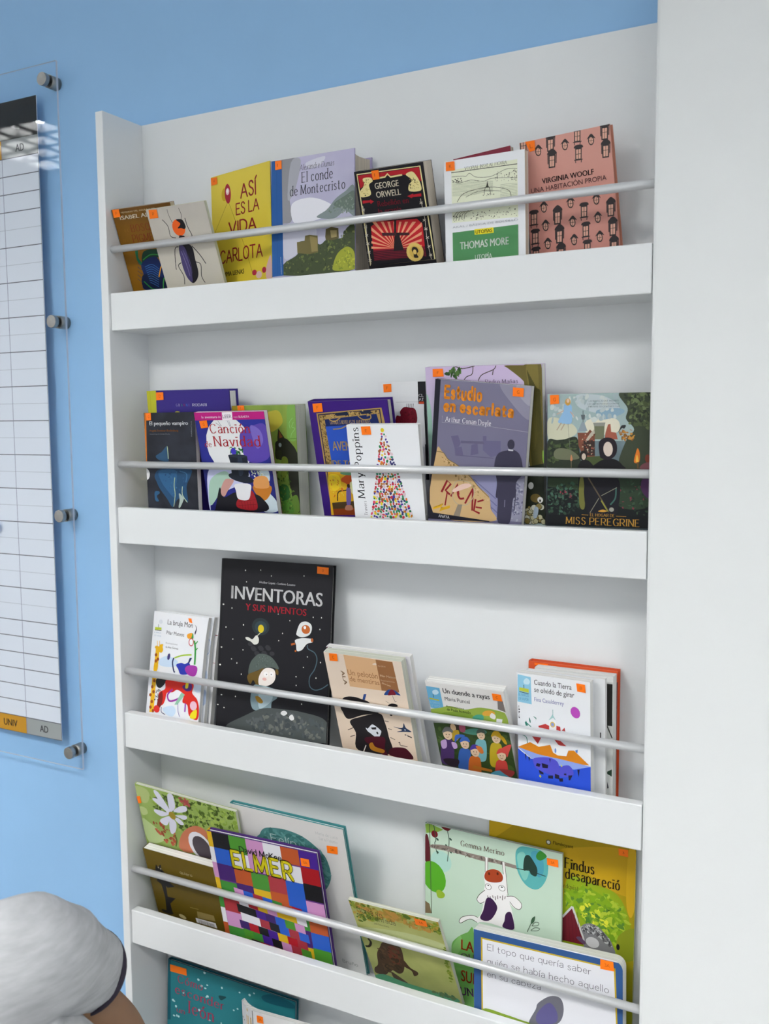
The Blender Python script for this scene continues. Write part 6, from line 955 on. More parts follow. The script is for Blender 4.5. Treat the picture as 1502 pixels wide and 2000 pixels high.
'tierra': ([
('g','e6e8ec','e4e8ee',0,'',20),('p','8cc4de',[1.3,2.4,19.5,4,20.2,41.1,0.5,40.2]),('s','c4e0ec',[9.4,10.6,13.5,6.1,18.1,9.4,16.6,14.2,10.7,14.4]),('p','b8c040',[3.2,20,16.5,20.7,16.4,26,3.1,24.6]),('l','2c2c20',0.8,[3.1,26,16.4,27.3]),('l','4c4c3c',0.8,[9.6,15.8,9.9,20.4]),('t','5c9cc4','EL BARCO',2.3,31.3,16.3,31.9,3.7,'sans'),('t','5c9cc4','DE VAPOR',2.2,36.6,16.2,37.8,3.7,'sans'),
('t','34343c','Cuando la Tierra',24,11.2,74.6,15.5,7.3,'sans'),('t','34343c','se olvidó de girar',24.1,21.6,78.3,25.1,7.3,'sans'),('t','8c8cc4','Fina Casalderrey',24,34.6,64.2,37.5,5.8,'sans'),('t','55555c','MP',3.3,62.9,3.4,45,1.87,'bold'),('e','b44cb4',79.6,43.1,6.2,7.7,-20),('c','3c8878',1.21,[12.3,72.1,11,67,18.9,72.3]),('s','2f7a6c',[11.7,64.9,14.3,70.4,13.6,71.8,11.6,69.5]),
('s','2f7a6c',[16.5,59.5,18.4,64.4,17.7,67.2,16.2,63.5]),('s','2f7a6c',[21.9,57.3,26.5,59.2,24.4,64.8,25.8,60.6]),('c','3c8878',1.09,[6,85.1,12,88.1,13.2,95.9]),('p','9cc4c4',[43.2,59.7,48.9,50.3,54,59.2,49.5,54.8]),('l','8ab4b4',0.79,[49.3,43.8,49.3,51.6]),('p','eceef0',[44.2,58.9,53.4,57.4,53.2,71.8,44,73.3]),('e','d8b850',48.7,64.4,3.4,3.9,0),('e','8c9cd0',48.7,64.4,2.1,2.6,0),
('p','b83c3c',[29,69.3,38.9,65,44.1,66.8,44,72,29.6,71.2]),('p','b83c3c',[53.9,65.1,59.1,65.6,59.7,71.3,53.8,71]),('p','b83c3c',[61,70.4,64.9,65.9,66.1,70.9]),('p','b83c3c',[20,85.3,33.4,83.7,27.9,94.6]),('p','b83c3c',[50.4,84,59.5,85,67.2,90.9,56.8,91.4]),('p','e9ebee',[32,85.9,43.9,82.5,46.4,92.6,38.5,94,29.2,98.3]),('p','e9ebee',[45.1,87.6,56.8,90.8,69.7,96.3,67,104.6,55.3,105.5]),
('p','d0801c',[-0.5,103.6,17.2,93.8,29.2,98.3,45.1,92.8,48.9,102.7,55.3,105.5,67,104.6,69.7,96.3,77.4,94.9,97.5,111.3,64.3,114.3,28.9,111.7]),('e','6c8cd0',52.2,99.5,1.2,3.4,0),('p','4c7cc4',[78.7,94.7,82.5,92.7,81.8,98,80.2,97]),('p','8aa0e0',[-0.5,103.6,29,109,59.2,110,100,112.8,77.1,121.1,24.8,120.4]),('p','2a50cc',[-0.8,105,16.8,116.6,77.1,121.1,100,112.8,101.1,146.4,-1.7,148.5]),
('s','5050c4',[22.2,115.6,40.9,110.8,53.9,113.6,57.7,124.8,56.3,135.7,28.6,130.4,22.1,123.6]),('s','5050c4',[57.7,122.2,69.5,116.6,75.8,122.6,74.5,130.8,58.9,133.8]),('p','201c34',[26.1,121.5,31.4,121.9,30,126.1,24.7,125.8]),('p','201c34',[32.8,120.3,42,121.2,41.3,126,34,126.7]),('p','201c34',[28.6,130.4,35.2,133.1,35.2,135.8,29.9,135.5]),
('p','201c34',[41.8,135.9,48.4,134.6,48.4,139.2,41.8,139.9]),('p','201c34',[51.1,131.4,57,132.9,56.9,138.2,51,138]),('p','201c34',[69.3,130.5,75.1,129.3,71.8,136.6,69.9,137]),('p','201c34',[56.3,137,62.1,135.8,62.1,140.5,57.5,141.4]),('p','201c34',[63.5,129,66.7,128.3,66.7,131,63.5,131]),('p','201c34',[81.6,120.2,84.8,119.6,83.4,130.3]),('p','201c34',[9.5,111.2,11.5,112.2,10.7,120.4]),
('p','201c34',[14.2,114.4,16.8,115.2,15.4,120.9]),('p','201c34',[43.5,111.6,45.4,112.6,44.7,118]),('p','c8c840',[29.9,136.9,32.5,139,31.1,141.3,29.2,139.7]),('p','c8c840',[59.1,116.6,61.7,119.4,59.7,120.5]),
], [('B',[81.4,3.3,92.7,3.7,93.8,14.5,82.6,14])]),
'orange': ([
('g','d8582c','6a3040',0,'',20),('p','5a2c3a',[50.3,25,127.1,13.4,123.1,153.6,51.6,166.9]),('p','2c6a6c',[103.9,155.2,129.3,150.5,129.7,175.9,104.3,180.9]),
], [('',[8.5,1.6,27.4,1.3,27.7,3.9,8.8,4.6])]),
'daisy': ([
('g','93ac58','6f8a3c',0.5,'a8c070',22),('s','b0c07c',[-1.7,5.5,19.7,3.4,28.8,13.2,21.1,31,9,34.3,0.2,22.5]),('s','b4c484',[0.8,45.3,14.2,45.2,15.7,55.4,3.1,60.7]),('s','b4c88c',[0.9,70.3,15.6,73.3,35.8,85.4,41.8,101.6,6.3,115.8]),('k',['4c6420','5f7a2c','88a440','a4bc58','3c5018'],260,5.1,3,[37.2,0.6,106.1,-5.5,200.3,2.5,205.3,32.9,140.9,44.6,78,80.3,66.1,66,25.1,29.9]),
('k',['a84a30','b85a40','98422c'],36,5.3,5,[22.5,67.8,54.2,69.4,75.7,91.6,57.5,107.8,32.5,100.8,24.1,78.1]),('k',['a84a48','b45850'],14,5,6,[91.7,3.4,111.8,1.4,109,15.8,92.9,15]),('s','c87858',[72.2,108.7,81.9,79.1,100.4,59.7,120.2,50.5,136.9,56.1,135.4,73.9,101.7,108.7]),('s','dcdcec',[39.5,6.9,49.4,4.3,68.3,37.3,60.1,41.4]),('s','dcdcec',[33.4,22.4,46.2,19,66.7,36,60.5,39.5]),
('s','dcdcec',[67.8,4.6,79.4,1.6,80.3,23.6,72.6,34.4,66.7,36]),('s','dcdcec',[74.5,33.9,89.9,21,103.3,17.4,103.4,25.9,87.3,33.8]),('s','dcdcec',[74.6,42.6,97.8,36.1,101.5,40.3,94,45.8,78.1,43.3]),('s','dcdcec',[71.9,46.8,84.7,46.7,92.2,55.1,82.5,57.8]),('s','dcdcec',[64,49,75.5,56.3,72,73.2,62.6,83,58.6,75.3]),('s','dcdcec',[64.4,47.2,54.6,67.5,41.9,65.9,43.5,58.3]),
('s','dcdcec',[63.6,42.1,46.6,52.1,32.7,47.2,35.9,41]),('e','a08a28',70.2,44.1,6.9,7.6,-20),('e','e6e6ee',119.3,91,23.6,28.2,-18),('e','4c444c',121.9,93.4,18.4,23.2,-18),('c','4c6420',2.39,[68.1,83.1,69.8,93.4,65.1,107.3]),
], [('',[-0.7,24.9,7.2,22.1,7.6,35.5,0.3,38.7])]),
'olive': ([
('g','6a560c','4a3c08',0.3,'5c4a0a',40),('s','1c1a1c',[21.5,28.1,25.7,30.5,33,25,32.5,34,36.8,40,17.9,45.2]),('p','1c1a1c',[16.9,56.3,40.6,55.1,52.7,64.3,36.5,70.6,33.3,67.9,31.4,90.3,49.3,88.7,41.5,96.4,33.6,104.2,34.3,124.3,20.4,124.7,25,92.1,23.8,67,15.3,62.1]),('s','1c1a1c',[11.3,121.9,34.8,122.3,29.5,127.5,11.8,127.3]),('e','a8a090',26.2,32.2,1.5,1.8,0),('e','a8a090',30.7,33.6,1.5,1.8,0),
('t','c8bc94','quiero',73.3,31.8,99.6,31.6,5.9,'hand'),('t','9c9060','un árbol',73.7,56.5,97.1,57,4.3,'hand'),('p','847444',[91.7,102.4,127.6,100.5,128.6,111.8,90.2,116.4]),('p','d8d8dc',[85,118,127.7,115.7,129,126.1,85.7,126.9]),('p','2c2c2c',[91.3,119.3,92.3,119.4,91.4,127,90.4,127.1]),('p','2c2c2c',[93.8,119.3,94.7,119.4,93.8,126.9,92.9,127]),
('p','2c2c2c',[96.3,119.3,97.2,119.4,96.3,126.9,95.3,127]),('p','2c2c2c',[98.7,119.2,99.6,119.3,98.8,126.9,97.8,127]),('p','2c2c2c',[101.2,119.2,102.1,119.3,101.2,126.8,100.3,126.9]),('p','2c2c2c',[103.6,119.2,104.5,119.3,103.7,126.8,102.7,126.9]),('p','2c2c2c',[106.1,119.2,107,119.2,106.1,126.8,105.2,126.9]),('p','2c2c2c',[108.5,119.1,109.4,119.2,108.6,126.7,107.6,126.8]),
('p','2c2c2c',[110.9,119.1,111.9,119.2,111,126.7,110,126.8]),('p','2c2c2c',[113.4,119.1,114.3,119.1,113.4,126.6,112.5,126.8]),('p','2c2c2c',[115.8,119,116.7,119.1,115.9,126.6,114.9,126.7]),('p','2c2c2c',[118.2,119,119.1,119.1,118.3,126.6,117.3,126.7]),('p','2c2c2c',[120.6,119,121.6,119.1,120.7,126.5,119.8,126.7]),('p','2c2c2c',[123.1,119,124,119,123.2,126.5,122.2,126.6]),
('l','8c7c48',1.25,[78.5,98.2,96.7,97.3]),('e','b4a878',55.7,124.2,7.9,4.1,10),
], []),
'elmer': ([
('g','6a3a8a','583078',0,'',20),('p','1c1c20',[9,0,41.3,0,41.3,29,9,29]),('p','4c9030',[41.3,0,73.6,0,73.6,30.2,41.3,30.2]),('p','c890c0',[73.6,0,105.8,0,105.8,28.2,73.6,28.2]),('p','dfdfe6',[105.8,0,138.1,0,138.1,30.5,105.8,30.5]),('p','b8562c',[138.1,0,170.4,0,170.4,28,138.1,28]),('p','44248a',[170.4,0,202.7,0,202.7,29,170.4,29]),('p','2a5cc0',[9,28.2,41.3,28.2,41.3,57.2,9,57.2]),
('p','dfdfe6',[41.3,30.5,73.6,30.5,73.6,59.5,41.3,59.5]),('p','c890c0',[73.6,28,105.8,28,105.8,57,73.6,57]),('p','dfdfe6',[105.8,29,138.1,29,138.1,58,105.8,58]),('p','dfdfe6',[138.1,30.2,170.4,30.2,170.4,59.2,138.1,59.2]),('p','a01820',[170.4,28.2,202.7,28.2,202.7,57.2,170.4,57.2]),('p','44246c',[9,57,41.3,57,41.3,86,9,86]),('p','b8562c',[41.3,58,73.6,58,73.6,87,41.3,87]),
('p','4c9038',[73.6,59.2,105.8,59.2,105.8,88.2,73.6,88.2]),('p','a83c44',[105.8,57.2,138.1,57.2,138.1,86.2,105.8,86.2]),('p','2a5cc0',[138.1,59.5,170.4,59.5,170.4,88.5,138.1,88.5]),('p','18181c',[170.4,57,202.7,57,202.7,86,170.4,86]),('p','3f8a38',[9,88.2,41.3,88.2,41.3,117.2,9,117.2]),('p','44246c',[41.3,86.2,73.6,86.2,73.6,115.2,41.3,115.2]),
('p','d8b020',[73.6,88.5,105.8,88.5,105.8,117.5,73.6,117.5]),('p','b8562c',[105.8,86,138.1,86,138.1,115,105.8,115]),('p','2a5cc0',[138.1,87,170.4,87,170.4,116,138.1,116]),('p','c890c0',[170.4,88.2,202.7,88.2,202.7,117.2,170.4,117.2]),('p','a83038',[9,117.5,41.3,117.5,41.3,146.5,9,146.5]),('p','dfdfe6',[41.3,115,73.6,115,73.6,144,41.3,144]),('p','a81c28',[73.6,116,105.8,116,105.8,145,73.6,145]),
('p','2a5cc0',[105.8,117.2,138.1,117.2,138.1,146.2,105.8,146.2]),('p','3f8a38',[138.1,115.2,170.4,115.2,170.4,144.2,138.1,144.2]),('p','b8562c',[170.4,117.5,202.7,117.5,202.7,146.5,170.4,146.5]),('p','c890c0',[9,145,41.3,145,41.3,174,9,174]),('p','2a5cc0',[41.3,146.2,73.6,146.2,73.6,175.2,41.3,175.2]),('p','dfdfe6',[73.6,144.2,105.8,144.2,105.8,173.2,73.6,173.2]),
('p','3f8a38',[105.8,146.5,138.1,146.5,138.1,175.5,105.8,175.5]),('p','44246c',[138.1,144,170.4,144,170.4,173,138.1,173]),('p','2a5cc0',[170.4,145,202.7,145,202.7,174,170.4,174]),('p','3f8a38',[9,173.2,41.3,173.2,41.3,202.2,9,202.2]),('p','a81c28',[41.3,175.5,73.6,175.5,73.6,204.5,41.3,204.5]),('p','b8562c',[73.6,173,105.8,173,105.8,202,73.6,202]),
('p','c890c0',[105.8,174,138.1,174,138.1,203,105.8,203]),('p','d8b020',[138.1,175.2,170.4,175.2,170.4,204.2,138.1,204.2]),('p','4c9030',[170.4,173.2,202.7,173.2,202.7,202.2,170.4,202.2]),('p','18181c',[9,202,41.3,202,41.3,231,9,231]),('p','d8b020',[41.3,203,73.6,203,73.6,232,41.3,232]),('p','44246c',[73.6,204.2,105.8,204.2,105.8,233.2,73.6,233.2]),
('p','a81c28',[105.8,202.2,138.1,202.2,138.1,231.2,105.8,231.2]),('p','2a5cc0',[138.1,204.5,170.4,204.5,170.4,233.5,138.1,233.5]),('p','44246c',[170.4,202,202.7,202,202.7,231,170.4,231]),('p','b8562c',[9,233.2,41.3,233.2,41.3,262.2,9,262.2]),('p','4c9030',[41.3,231.2,73.6,231.2,73.6,260.2,41.3,260.2]),('p','c890c0',[73.6,233.5,105.8,233.5,105.8,262.5,73.6,262.5]),
('p','18181c',[105.8,231,138.1,231,138.1,260,105.8,260]),('p','d8b020',[138.1,232,170.4,232,170.4,261,138.1,261]),('p','2a5cc0',[170.4,233.2,202.7,233.2,202.7,262.2,170.4,262.2]),('p','c890c0',[34,96,52,97.5,53,113,35,111]),('p','2a5cc0',[52,97.5,70,99,71,114.5,53,112.5]),('p','a03440',[70,99,88,100.5,89,116,71,114]),('p','2a5cc0',[88,100.5,106,102,107,117.5,89,115.5]),
('p','3f8a38',[106,102,124,103.5,125,119,107,117]),('p','b8562c',[124,103.5,142,105,143,120.5,125,118.5]),('p','a81c28',[142,105,160,106.5,161,122,143,120]),('p','dfdfe6',[39,111,57,112.5,58,128,40,126]),('p','a81c28',[57,112.5,75,114,76,129.5,58,127.5]),('p','d8b020',[75,114,93,115.5,94,131,76,129]),('p','c890c0',[93,115.5,111,117,112,132.5,94,130.5]),
('p','d8b020',[111,117,129,118.5,130,134,112,132]),('p','d8b020',[129,118.5,147,120,148,135.5,130,133.5]),('p','dfdfe6',[147,120,165,121.5,166,137,148,135]),('p','1c1c20',[34,126,52,127.5,53,143,35,141]),('p','1c1c20',[52,127.5,70,129,71,144.5,53,142.5]),('p','44248a',[70,129,88,130.5,89,146,71,144]),('p','3c2468',[88,130.5,106,132,107,147.5,89,145.5]),
('p','2a5cc0',[106,132,124,133.5,125,149,107,147]),('p','4c9030',[124,133.5,142,135,143,150.5,125,148.5]),('p','c890c0',[142,135,160,136.5,161,152,143,150]),('p','dfdfe6',[39,141,57,142.5,58,158,40,156]),('p','dfdfe6',[57,142.5,75,144,76,159.5,58,157.5]),('p','a03440',[75,144,93,145.5,94,161,76,159]),('p','1c1c20',[93,145.5,111,147,112,162.5,94,160.5]),
('p','2a5cc0',[111,147,129,148.5,130,164,112,162]),('p','a03440',[129,148.5,147,150,148,165.5,130,163.5]),('p','2a5cc0',[147,150,165,151.5,166,167,148,165]),('p','3c2468',[34,156,52,157.5,53,173,35,171]),('p','a81c28',[52,157.5,70,159,71,174.5,53,172.5]),('p','1c1c20',[70,159,88,160.5,89,176,71,174]),('p','44248a',[88,160.5,106,162,107,177.5,89,175.5]),
('p','d8b020',[106,162,124,163.5,125,179,107,177]),('p','a81c28',[124,163.5,142,165,143,180.5,125,178.5]),('p','a03440',[142,165,160,166.5,161,182,143,180]),('p','4c9030',[39,171,57,172.5,58,188,40,186]),('p','3f8a38',[57,172.5,75,174,76,189.5,58,187.5]),('p','44248a',[75,174,93,175.5,94,191,76,189]),('p','1c1c20',[93,175.5,111,177,112,192.5,94,190.5]),
('p','c890c0',[111,177,129,178.5,130,194,112,192]),('p','a03440',[129,178.5,147,180,148,195.5,130,193.5]),('p','4c9030',[147,180,165,181.5,166,197,148,195]),('p','4c9030',[34,186,52,187.5,53,203,35,201]),('p','1c1c20',[52,187.5,70,189,71,204.5,53,202.5]),('p','a81c28',[70,189,88,190.5,89,206,71,204]),('p','c890c0',[88,190.5,106,192,107,207.5,89,205.5]),
('p','d8b020',[106,192,124,193.5,125,209,107,207]),('p','a03440',[124,193.5,142,195,143,210.5,125,208.5]),('p','44248a',[142,195,160,196.5,161,212,143,210]),('p','d8b020',[0,0,9,0,9,28,0,28]),('p','dfdfe6',[0,28,9,28,9,56,0,56]),('p','c890c0',[0,56,9,56,9,84,0,84]),('p','d8b020',[0,84,9,84,9,112,0,112]),('p','3f8a38',[0,112,9,112,9,140,0,140]),('p','dfdfe6',[0,140,9,140,9,168,0,168]),
('p','b8562c',[0,168,9,168,9,196,0,196]),('p','2a5cc0',[0,196,9,196,9,224,0,224]),('t','1c1c22','David McKee',59,25.4,137.9,27,10.1,'brush'),('t','2c2408','ELMER',38.6,56.6,156.2,57.5,29.6,'outline'),('t','d0c41c','ELMER',39.9,55.7,155.5,56.7,28.3,'marker'),
], [('3A',[173.6,12.2,188.6,11.6,188.5,25.2,173.1,25.8])]),
'felix': ([
('g','d8d6d4','cfd0d0',0,'',20),('s','4c8482',[48.8,45.4,60.4,32,83.2,26.5,104.9,25.6,129.4,30.1,150.2,41.6,167.7,60.2,171.4,92.9,157.5,120.2,147.6,116.5,120.5,102.4,45.6,61.3]),('k',['447a78','5a9290','3c706e','649a98'],200,7,4,[51.6,42.6,87.3,27.6,125,31.2,153.8,44.9,169,76.6,163.7,107.7,144,113.2,55.8,54.5]),('t','c8dcd8','Felíp',68.8,55.6,116.5,54.3,14.7,'hand'),
('t','b0b4b4','María de Luca',156.2,19.4,194.6,20.3,5.2,'hand'),('t','b0b4b4','Sara Palomo',160.8,28.6,193.2,28.8,5.3,'hand'),('t','9aa0a0','Bruño',165.4,256,193.7,256.7,7.3,'sans'),
], [('3A',[173.5,35.4,192.5,33.1,191.1,46.9,172.7,48.4])]),
'gorila': ([
('g','a8ac62','a2a866',0.5,'bcc078',25),('k',['6c8424','86962c','b89838','54701c','94862c'],150,6.2,3,[-1.2,2.3,145.5,-0.5,144.7,28.9,117.9,22.3,56.3,22.9,5.2,45.9]),('k',['c09040','b4a048','a88838'],60,7.1,5,[9.4,8,106.7,6.4,133.1,21.1,125.2,29.7,41.4,19.8]),('s','bcc48c',[5.6,56,82.6,42.3,142.4,45.5,141.8,61.7,78.2,60,12.7,66.1]),('t','2c2410','Gorila yo',9.8,20.9,51.7,22.5,11.6,'hand'),
('t','2c2410','no se enfada',7.8,30.7,70.9,33.1,10.2,'hand'),('t','6c6c40','José Carlos Andrés',32.8,39.8,57.8,41.6,3.7,'sans'),('s','4c3828',[28.5,91.9,38.7,77.9,64.4,77.1,65.1,106.1,58.1,134.2,47.4,144.7,35.4,140.6,21.3,156.9,4,159.1,4.5,148,13.6,135.8,18.7,110.3]),('s','6a3828',[45.2,83.9,59.8,82.9,60.4,99.4,52.8,123.4,40.9,119.2,39.8,98.4]),
('s','4c3828',[64.5,108.4,72.2,122.4,82.1,127.2,82.2,133.5,74.3,139.8,72.2,128.8,61,122.4]),('s','4c3828',[34.1,145.5,45.5,151.9,59,163,51.5,167.1,36.4,162]),('k',['3c2c20','5c4430'],60,5.2,6,[26.1,94.9,59.8,82.9,57.5,130.1,22.5,152.1]),('c','241c14',3.9,[11.6,79,14.5,86.4,9.2,96.7,1.9,99.3]),('s','4ca078',[4.5,163.3,21.3,156.9,52.7,162.2,98.8,163.5,136.1,163.5,136.9,173.9,80.8,179.5,3.8,172.5]),
('k',['5c7c4c','48744c'],30,4.3,8,[100.5,162.8,137.1,158.8,134.5,170.6,101.8,171]),('k',['6c8424','7c8c28'],36,4.3,7,[139.4,52.5,145.3,52.4,139.6,126.1,135.8,129.7]),
], [('3A',[107.4,3.2,126.2,2.9,126,14.7,107.4,16])]),
'vaca': ([
('g','c4dac8','bcd4c0',0.2,'cce0d0',40),('p','8ab048',[0.1,2.3,5.3,-1.2,29.4,4.1,20.9,9.2,1.8,14.9]),('s','6a1c24',[26.9,-0.2,41.3,-0.9,37.9,3.9,31.1,3.7]),('e','7a1c28',15.4,13.6,5.3,5.5,0),('s','5a2028',[0.1,20.1,5.3,20.6,8.8,54,0,57.6]),('e','b0d8cc',26,53.2,16.9,16.2,0),('e','58a82c',14,79.6,19.3,24.1,-20),('s','98b838',[18.3,100.6,24.4,97.5,32.1,102.1,29.5,108.4,20.9,109.8]),
('p','7c6a50',[0,120,7,123.1,10.5,137,0,139]),('l','4a5a44',1.02,[7.1,-0.8,10.5,137]),('c','3a5648',1.18,[14,-0.7,17.4,21.2,15.7,28,20,43.3]),('e','3a5648',20,20.6,2.5,1.5,40),('e','3a5648',13.1,31.9,2.5,1.5,40),('e','3a5648',20,40,2.5,1.5,40),('c','3a5648',1.17,[36.2,4.2,38.8,16.5,38,34.3,36.3,50.8]),('e','3a5648',41.3,15.9,2.4,1.4,40),('e','3a5648',34.6,27.1,2.4,1.4,40),
('e','3a5648',41.4,35.2,2.4,1.4,40),('s','8c8078',[9.6,31,34.6,27.1,64.9,29.8,91.4,30.1,117.3,30.5,146,32.3,155.5,34.8,142.9,36.9,114.2,35.9,88.1,37.2,61.6,35.4,34.6,35.1,10.5,35.7]),('k',['5c5450','a49c94','74685f'],50,2.72,5,[10.5,31.6,61.6,31.4,101.2,31,142.9,33.8,114.2,35.1,61.6,34.6,10.5,34.9]),
('s','5cb0b0',[141.9,13.9,148.9,3.1,164.4,1.1,179.9,2.2,189.2,15.3,188.7,36.8,180.5,54.1,169.8,60.6,155.7,55.6,144.5,38.1]),('s','84c8bc',[144.3,16.5,155.2,10.9,161.7,37.1,155.6,51,147.6,37.4]),('s','4c9cb0',[164.5,8.8,179.9,6.8,183.3,32,174.2,40.3]),('s','284038',[155.3,17,161.5,12.6,167.7,18.8,174,29.6,172.6,40.7,164.9,39.5,161.7,34,153.9,35.9]),
('s','3c8a34',[172.3,10.1,178.3,2.6,187.6,8.1,180,15.9,173.9,15.8]),('l','2c3c34',1.11,[142.9,36.2,161.7,34.8,186.4,37.4]),('l','f0eeec',3.9,[97.9,30.2,97.7,52.4]),('l','4a4440',0.65,[96,32.2,96.1,52.7]),('l','4a4440',0.65,[99.9,31.3,99.7,51.9]),('l','f0eeec',3.5,[123.8,31.3,128.9,77.8]),('l','4a4440',0.64,[121.9,32.5,127.3,76.6]),('l','4a4440',0.64,[125.7,30.9,131.2,78.8]),
('s','f0eeee',[96.1,52.7,123.9,49.3,127.3,67.2,128.9,76.2,130.6,85.2,137.1,99.3,140.5,126.7,122.9,128.3,101.8,127.6,85.3,130.3,78.7,127.3,88.6,119.9,93.4,101,93.3,85.1,95.7,71.8]),('s','f0eeee',[83.5,97.2,88.4,88,95.8,79.8,98.3,93.4,93.4,100.2,86.8,101.1]),('c','4a4440',0.82,[95.8,79.8,86.8,89.2,83.5,97.2,88.5,101.5,95,97.4]),
('s','f0eeee',[129,80.9,138.5,78.5,149.7,83.5,151.6,90.8,147.4,95.8,138.7,94.2,130.6,86.8]),('c','4a4440',0.8,[129,80.9,140.1,78.4,150.5,84.9,151.3,91.7,147.4,95.8,140.3,93.8,133.8,87.6]),('s','f0eeee',[56,137.3,60.2,129.7,75.3,123.3,88.6,124.7,85.3,131.9,75.3,128.2,63.6,134.5,58.6,139.1]),('c','4a4440',0.83,[85.3,123.9,75.3,123,60.2,129.7,55.5,137.4,58.6,139.1,72,129.8,83.7,131.6]),
('s','a84424',[94.8,59.4,98,50.7,107.8,45.6,117.5,46.1,123.1,52.6,120.8,61,107.9,65.4,98.1,64.9]),('e','5c2414',102.1,53.7,1.5,2.2,0),('e','5c2414',115.1,50.6,1.5,2.2,0),('e','4a4440',101,73.4,4.9,4.6,0),('e','f4f4f4',101,73.4,4.2,4,0),('e','1c1c1c',100.9,71.3,1.3,0.9,0),('e','4a4440',121.8,70.5,5.3,4.4,0),('e','f4f4f4',121.8,70.5,4.6,3.8,0),('e','1c1c1c',121.8,68.9,1.7,0.9,0),
('l','4a3a34',0.98,[99.9,86.7,101.6,93.4]),('l','4a3a34',0.98,[103.8,86.9,105.1,90.9]),('l','4a3a34',0.98,[107.7,84.7,108.7,88.4]),('l','4a3a34',0.97,[111.6,85,112.3,90.7]),('l','4a3a34',0.97,[115.5,82.8,115.8,88.2]),('l','4a3a34',0.97,[119.4,83,119.4,85.7]),('l','4a3a34',0.97,[123.2,80.8,122.9,88]),('l','4a3a34',0.97,[127.1,81.1,126.4,85.5]),
('s','3c2048',[98.3,91.8,106.4,89.8,114.6,98.8,113.1,108.7,105,121.9,95.2,126.1,88.6,123.1,93.5,110.6]),('s','3c2048',[127.6,108,132.4,102.9,137.2,105.5,140.5,126.7,123.7,128,126.1,117.9]),('c','4a5a4c',0.95,[160.3,125.2,165.7,112.1,170.2,101.6]),('s','3c5c44',[167.1,103.9,171.7,99.6,170.3,107.7,165.7,112.1]),('c','4a5a4c',0.79,[167.2,114.8,171.8,108.1,177.3,107.4,175.8,111.7,168,114.6]),
('c','4a5a4c',0.79,[165.8,121.4,171.9,115.9,178.4,115.7,175.1,119.7,165.8,122.2]),('s','74b05c',[43.4,179.1,51.9,163.6,68.7,150.9,78.8,149,82.7,265.7,65.8,267.7,48.6,210.4]),('s','88c070',[43.4,182.4,57,159,60.4,174.3,48.5,194]),('t','5c4438','Gemma Merino',57.4,21.7,125,21.7,7.7,'serif'),('t','b83c1c','LA',58.7,180.5,78.9,178.1,16.3,'bold'),('t','6c5c64','QUE',58.8,194.4,89,190.6,9.8,'bold'),
('t','b83c1c','SUBIÓ',58.9,230.4,102.4,225.4,18.1,'bold'),('t','5c2c6c','UN',58.9,250.1,79.2,247.1,13.2,'bold'),
], [('3A',[187.9,10.3,204,9.6,204.7,20.1,188.7,20])]),
'findus': ([
('g','a8880c','98a41c',0.3,'b89414',40),('s','c8a41c',[0.1,32.9,40.2,24.8,9.1,55.1,0.3,56.9]),('s','c09a18',[107.9,50.8,207.5,33.9,208.9,93,173.2,93.5,124.6,67]),('s','8ca41c',[112.2,106.5,124.9,86.8,149.3,91,181.1,96.5,197.1,117,203.9,142.9,211,180.2,113.9,207]),('s','7ca01c',[112.3,113.1,141.4,99.5,167.1,106.4,189.5,123.8,194.7,145.3,174.7,167.1,142.3,149,119.2,131.5]),
('k',['7ca41c','94b42c','6c941c','a8bc34','58842c'],170,5.7,3,[113.9,109.4,146.2,98.3,186,105.1,199.1,134.4,200,173.4,165.2,166.3,132.4,138.2,114.2,129.4]),('k',['4c7c2c','5c8c2c','b8c834','d8d83c'],60,4.3,4,[133.9,131.2,146.6,119.7,158,126.8,167.7,135.9,174.2,144.1,168.1,152.3,152,149.8,139,143.2]),('s','8a9424',[187.1,157.2,210.1,141.3,211,181.8,187.8,188.2]),
('s','d0a820',[198.4,35.9,208.3,35.3,209.1,102.7,203.5,126.7,196.9,105.7]),('p','6a1c28',[99.8,163.4,112.8,144.9,123.3,130.5,137.8,168.6,139.7,181.5,110.1,182.6]),('l','c8c8c8',2.7,[109.6,149,123.3,130.5]),('l','c8c8c8',3,[123.3,130.5,142.1,177.5]),('l','521620',0.51,[109.6,150.7,111,184.1]),('l','521620',0.51,[113.9,147.9,115.9,182.8]),('l','521620',0.5,[118.1,145.2,120.9,181.5]),
('l','521620',0.5,[122.3,142.4,125.8,180.2]),('l','521620',0.5,[126.5,139.7,130.7,178.8]),('l','521620',0.5,[130.7,137,135.5,177.5]),('s','7c7c80',[136,157.3,145.6,149,158.4,149.8,173,160.9,180.3,172.1,181.4,185.1,143.1,192.2,141.2,172.7]),('k',['3c3c40','b4b4b8','58585c'],110,2.33,6,[137.6,156.9,147.2,149.4,161.7,152.3,174.6,163.8,179.6,175.6,155.5,162.2,141,166]),
('e','c8c8cc',152.5,174.7,9.3,7.6,0),('s','5c4460',[129.8,174,134.6,171.1,142.9,177.3,139.7,180.6]),('e','1c1c1c',187.4,171.9,2.3,4.3,0),('t','241c08','Findus',110.4,79.8,152.9,75,14.6,'bserif'),('t','241c08','desapareció',112.3,93.1,188.3,90.7,14,'bserif'),('t','4c4c14','Sven Nordqvist',85.5,106.1,131.5,105.5,6,'serif'),('t','544408','Flamboyant',94.6,47.3,122.9,47.2,5,'sans'),
('e','5c5434',87.9,45.9,3.7,3.7,0),('e','d8d8d0',87.9,45.9,2.4,2.3,0),
], [('3',[185.2,33.6,198,32.8,198.2,42.7,185.8,42.7])]),
'topo': ([
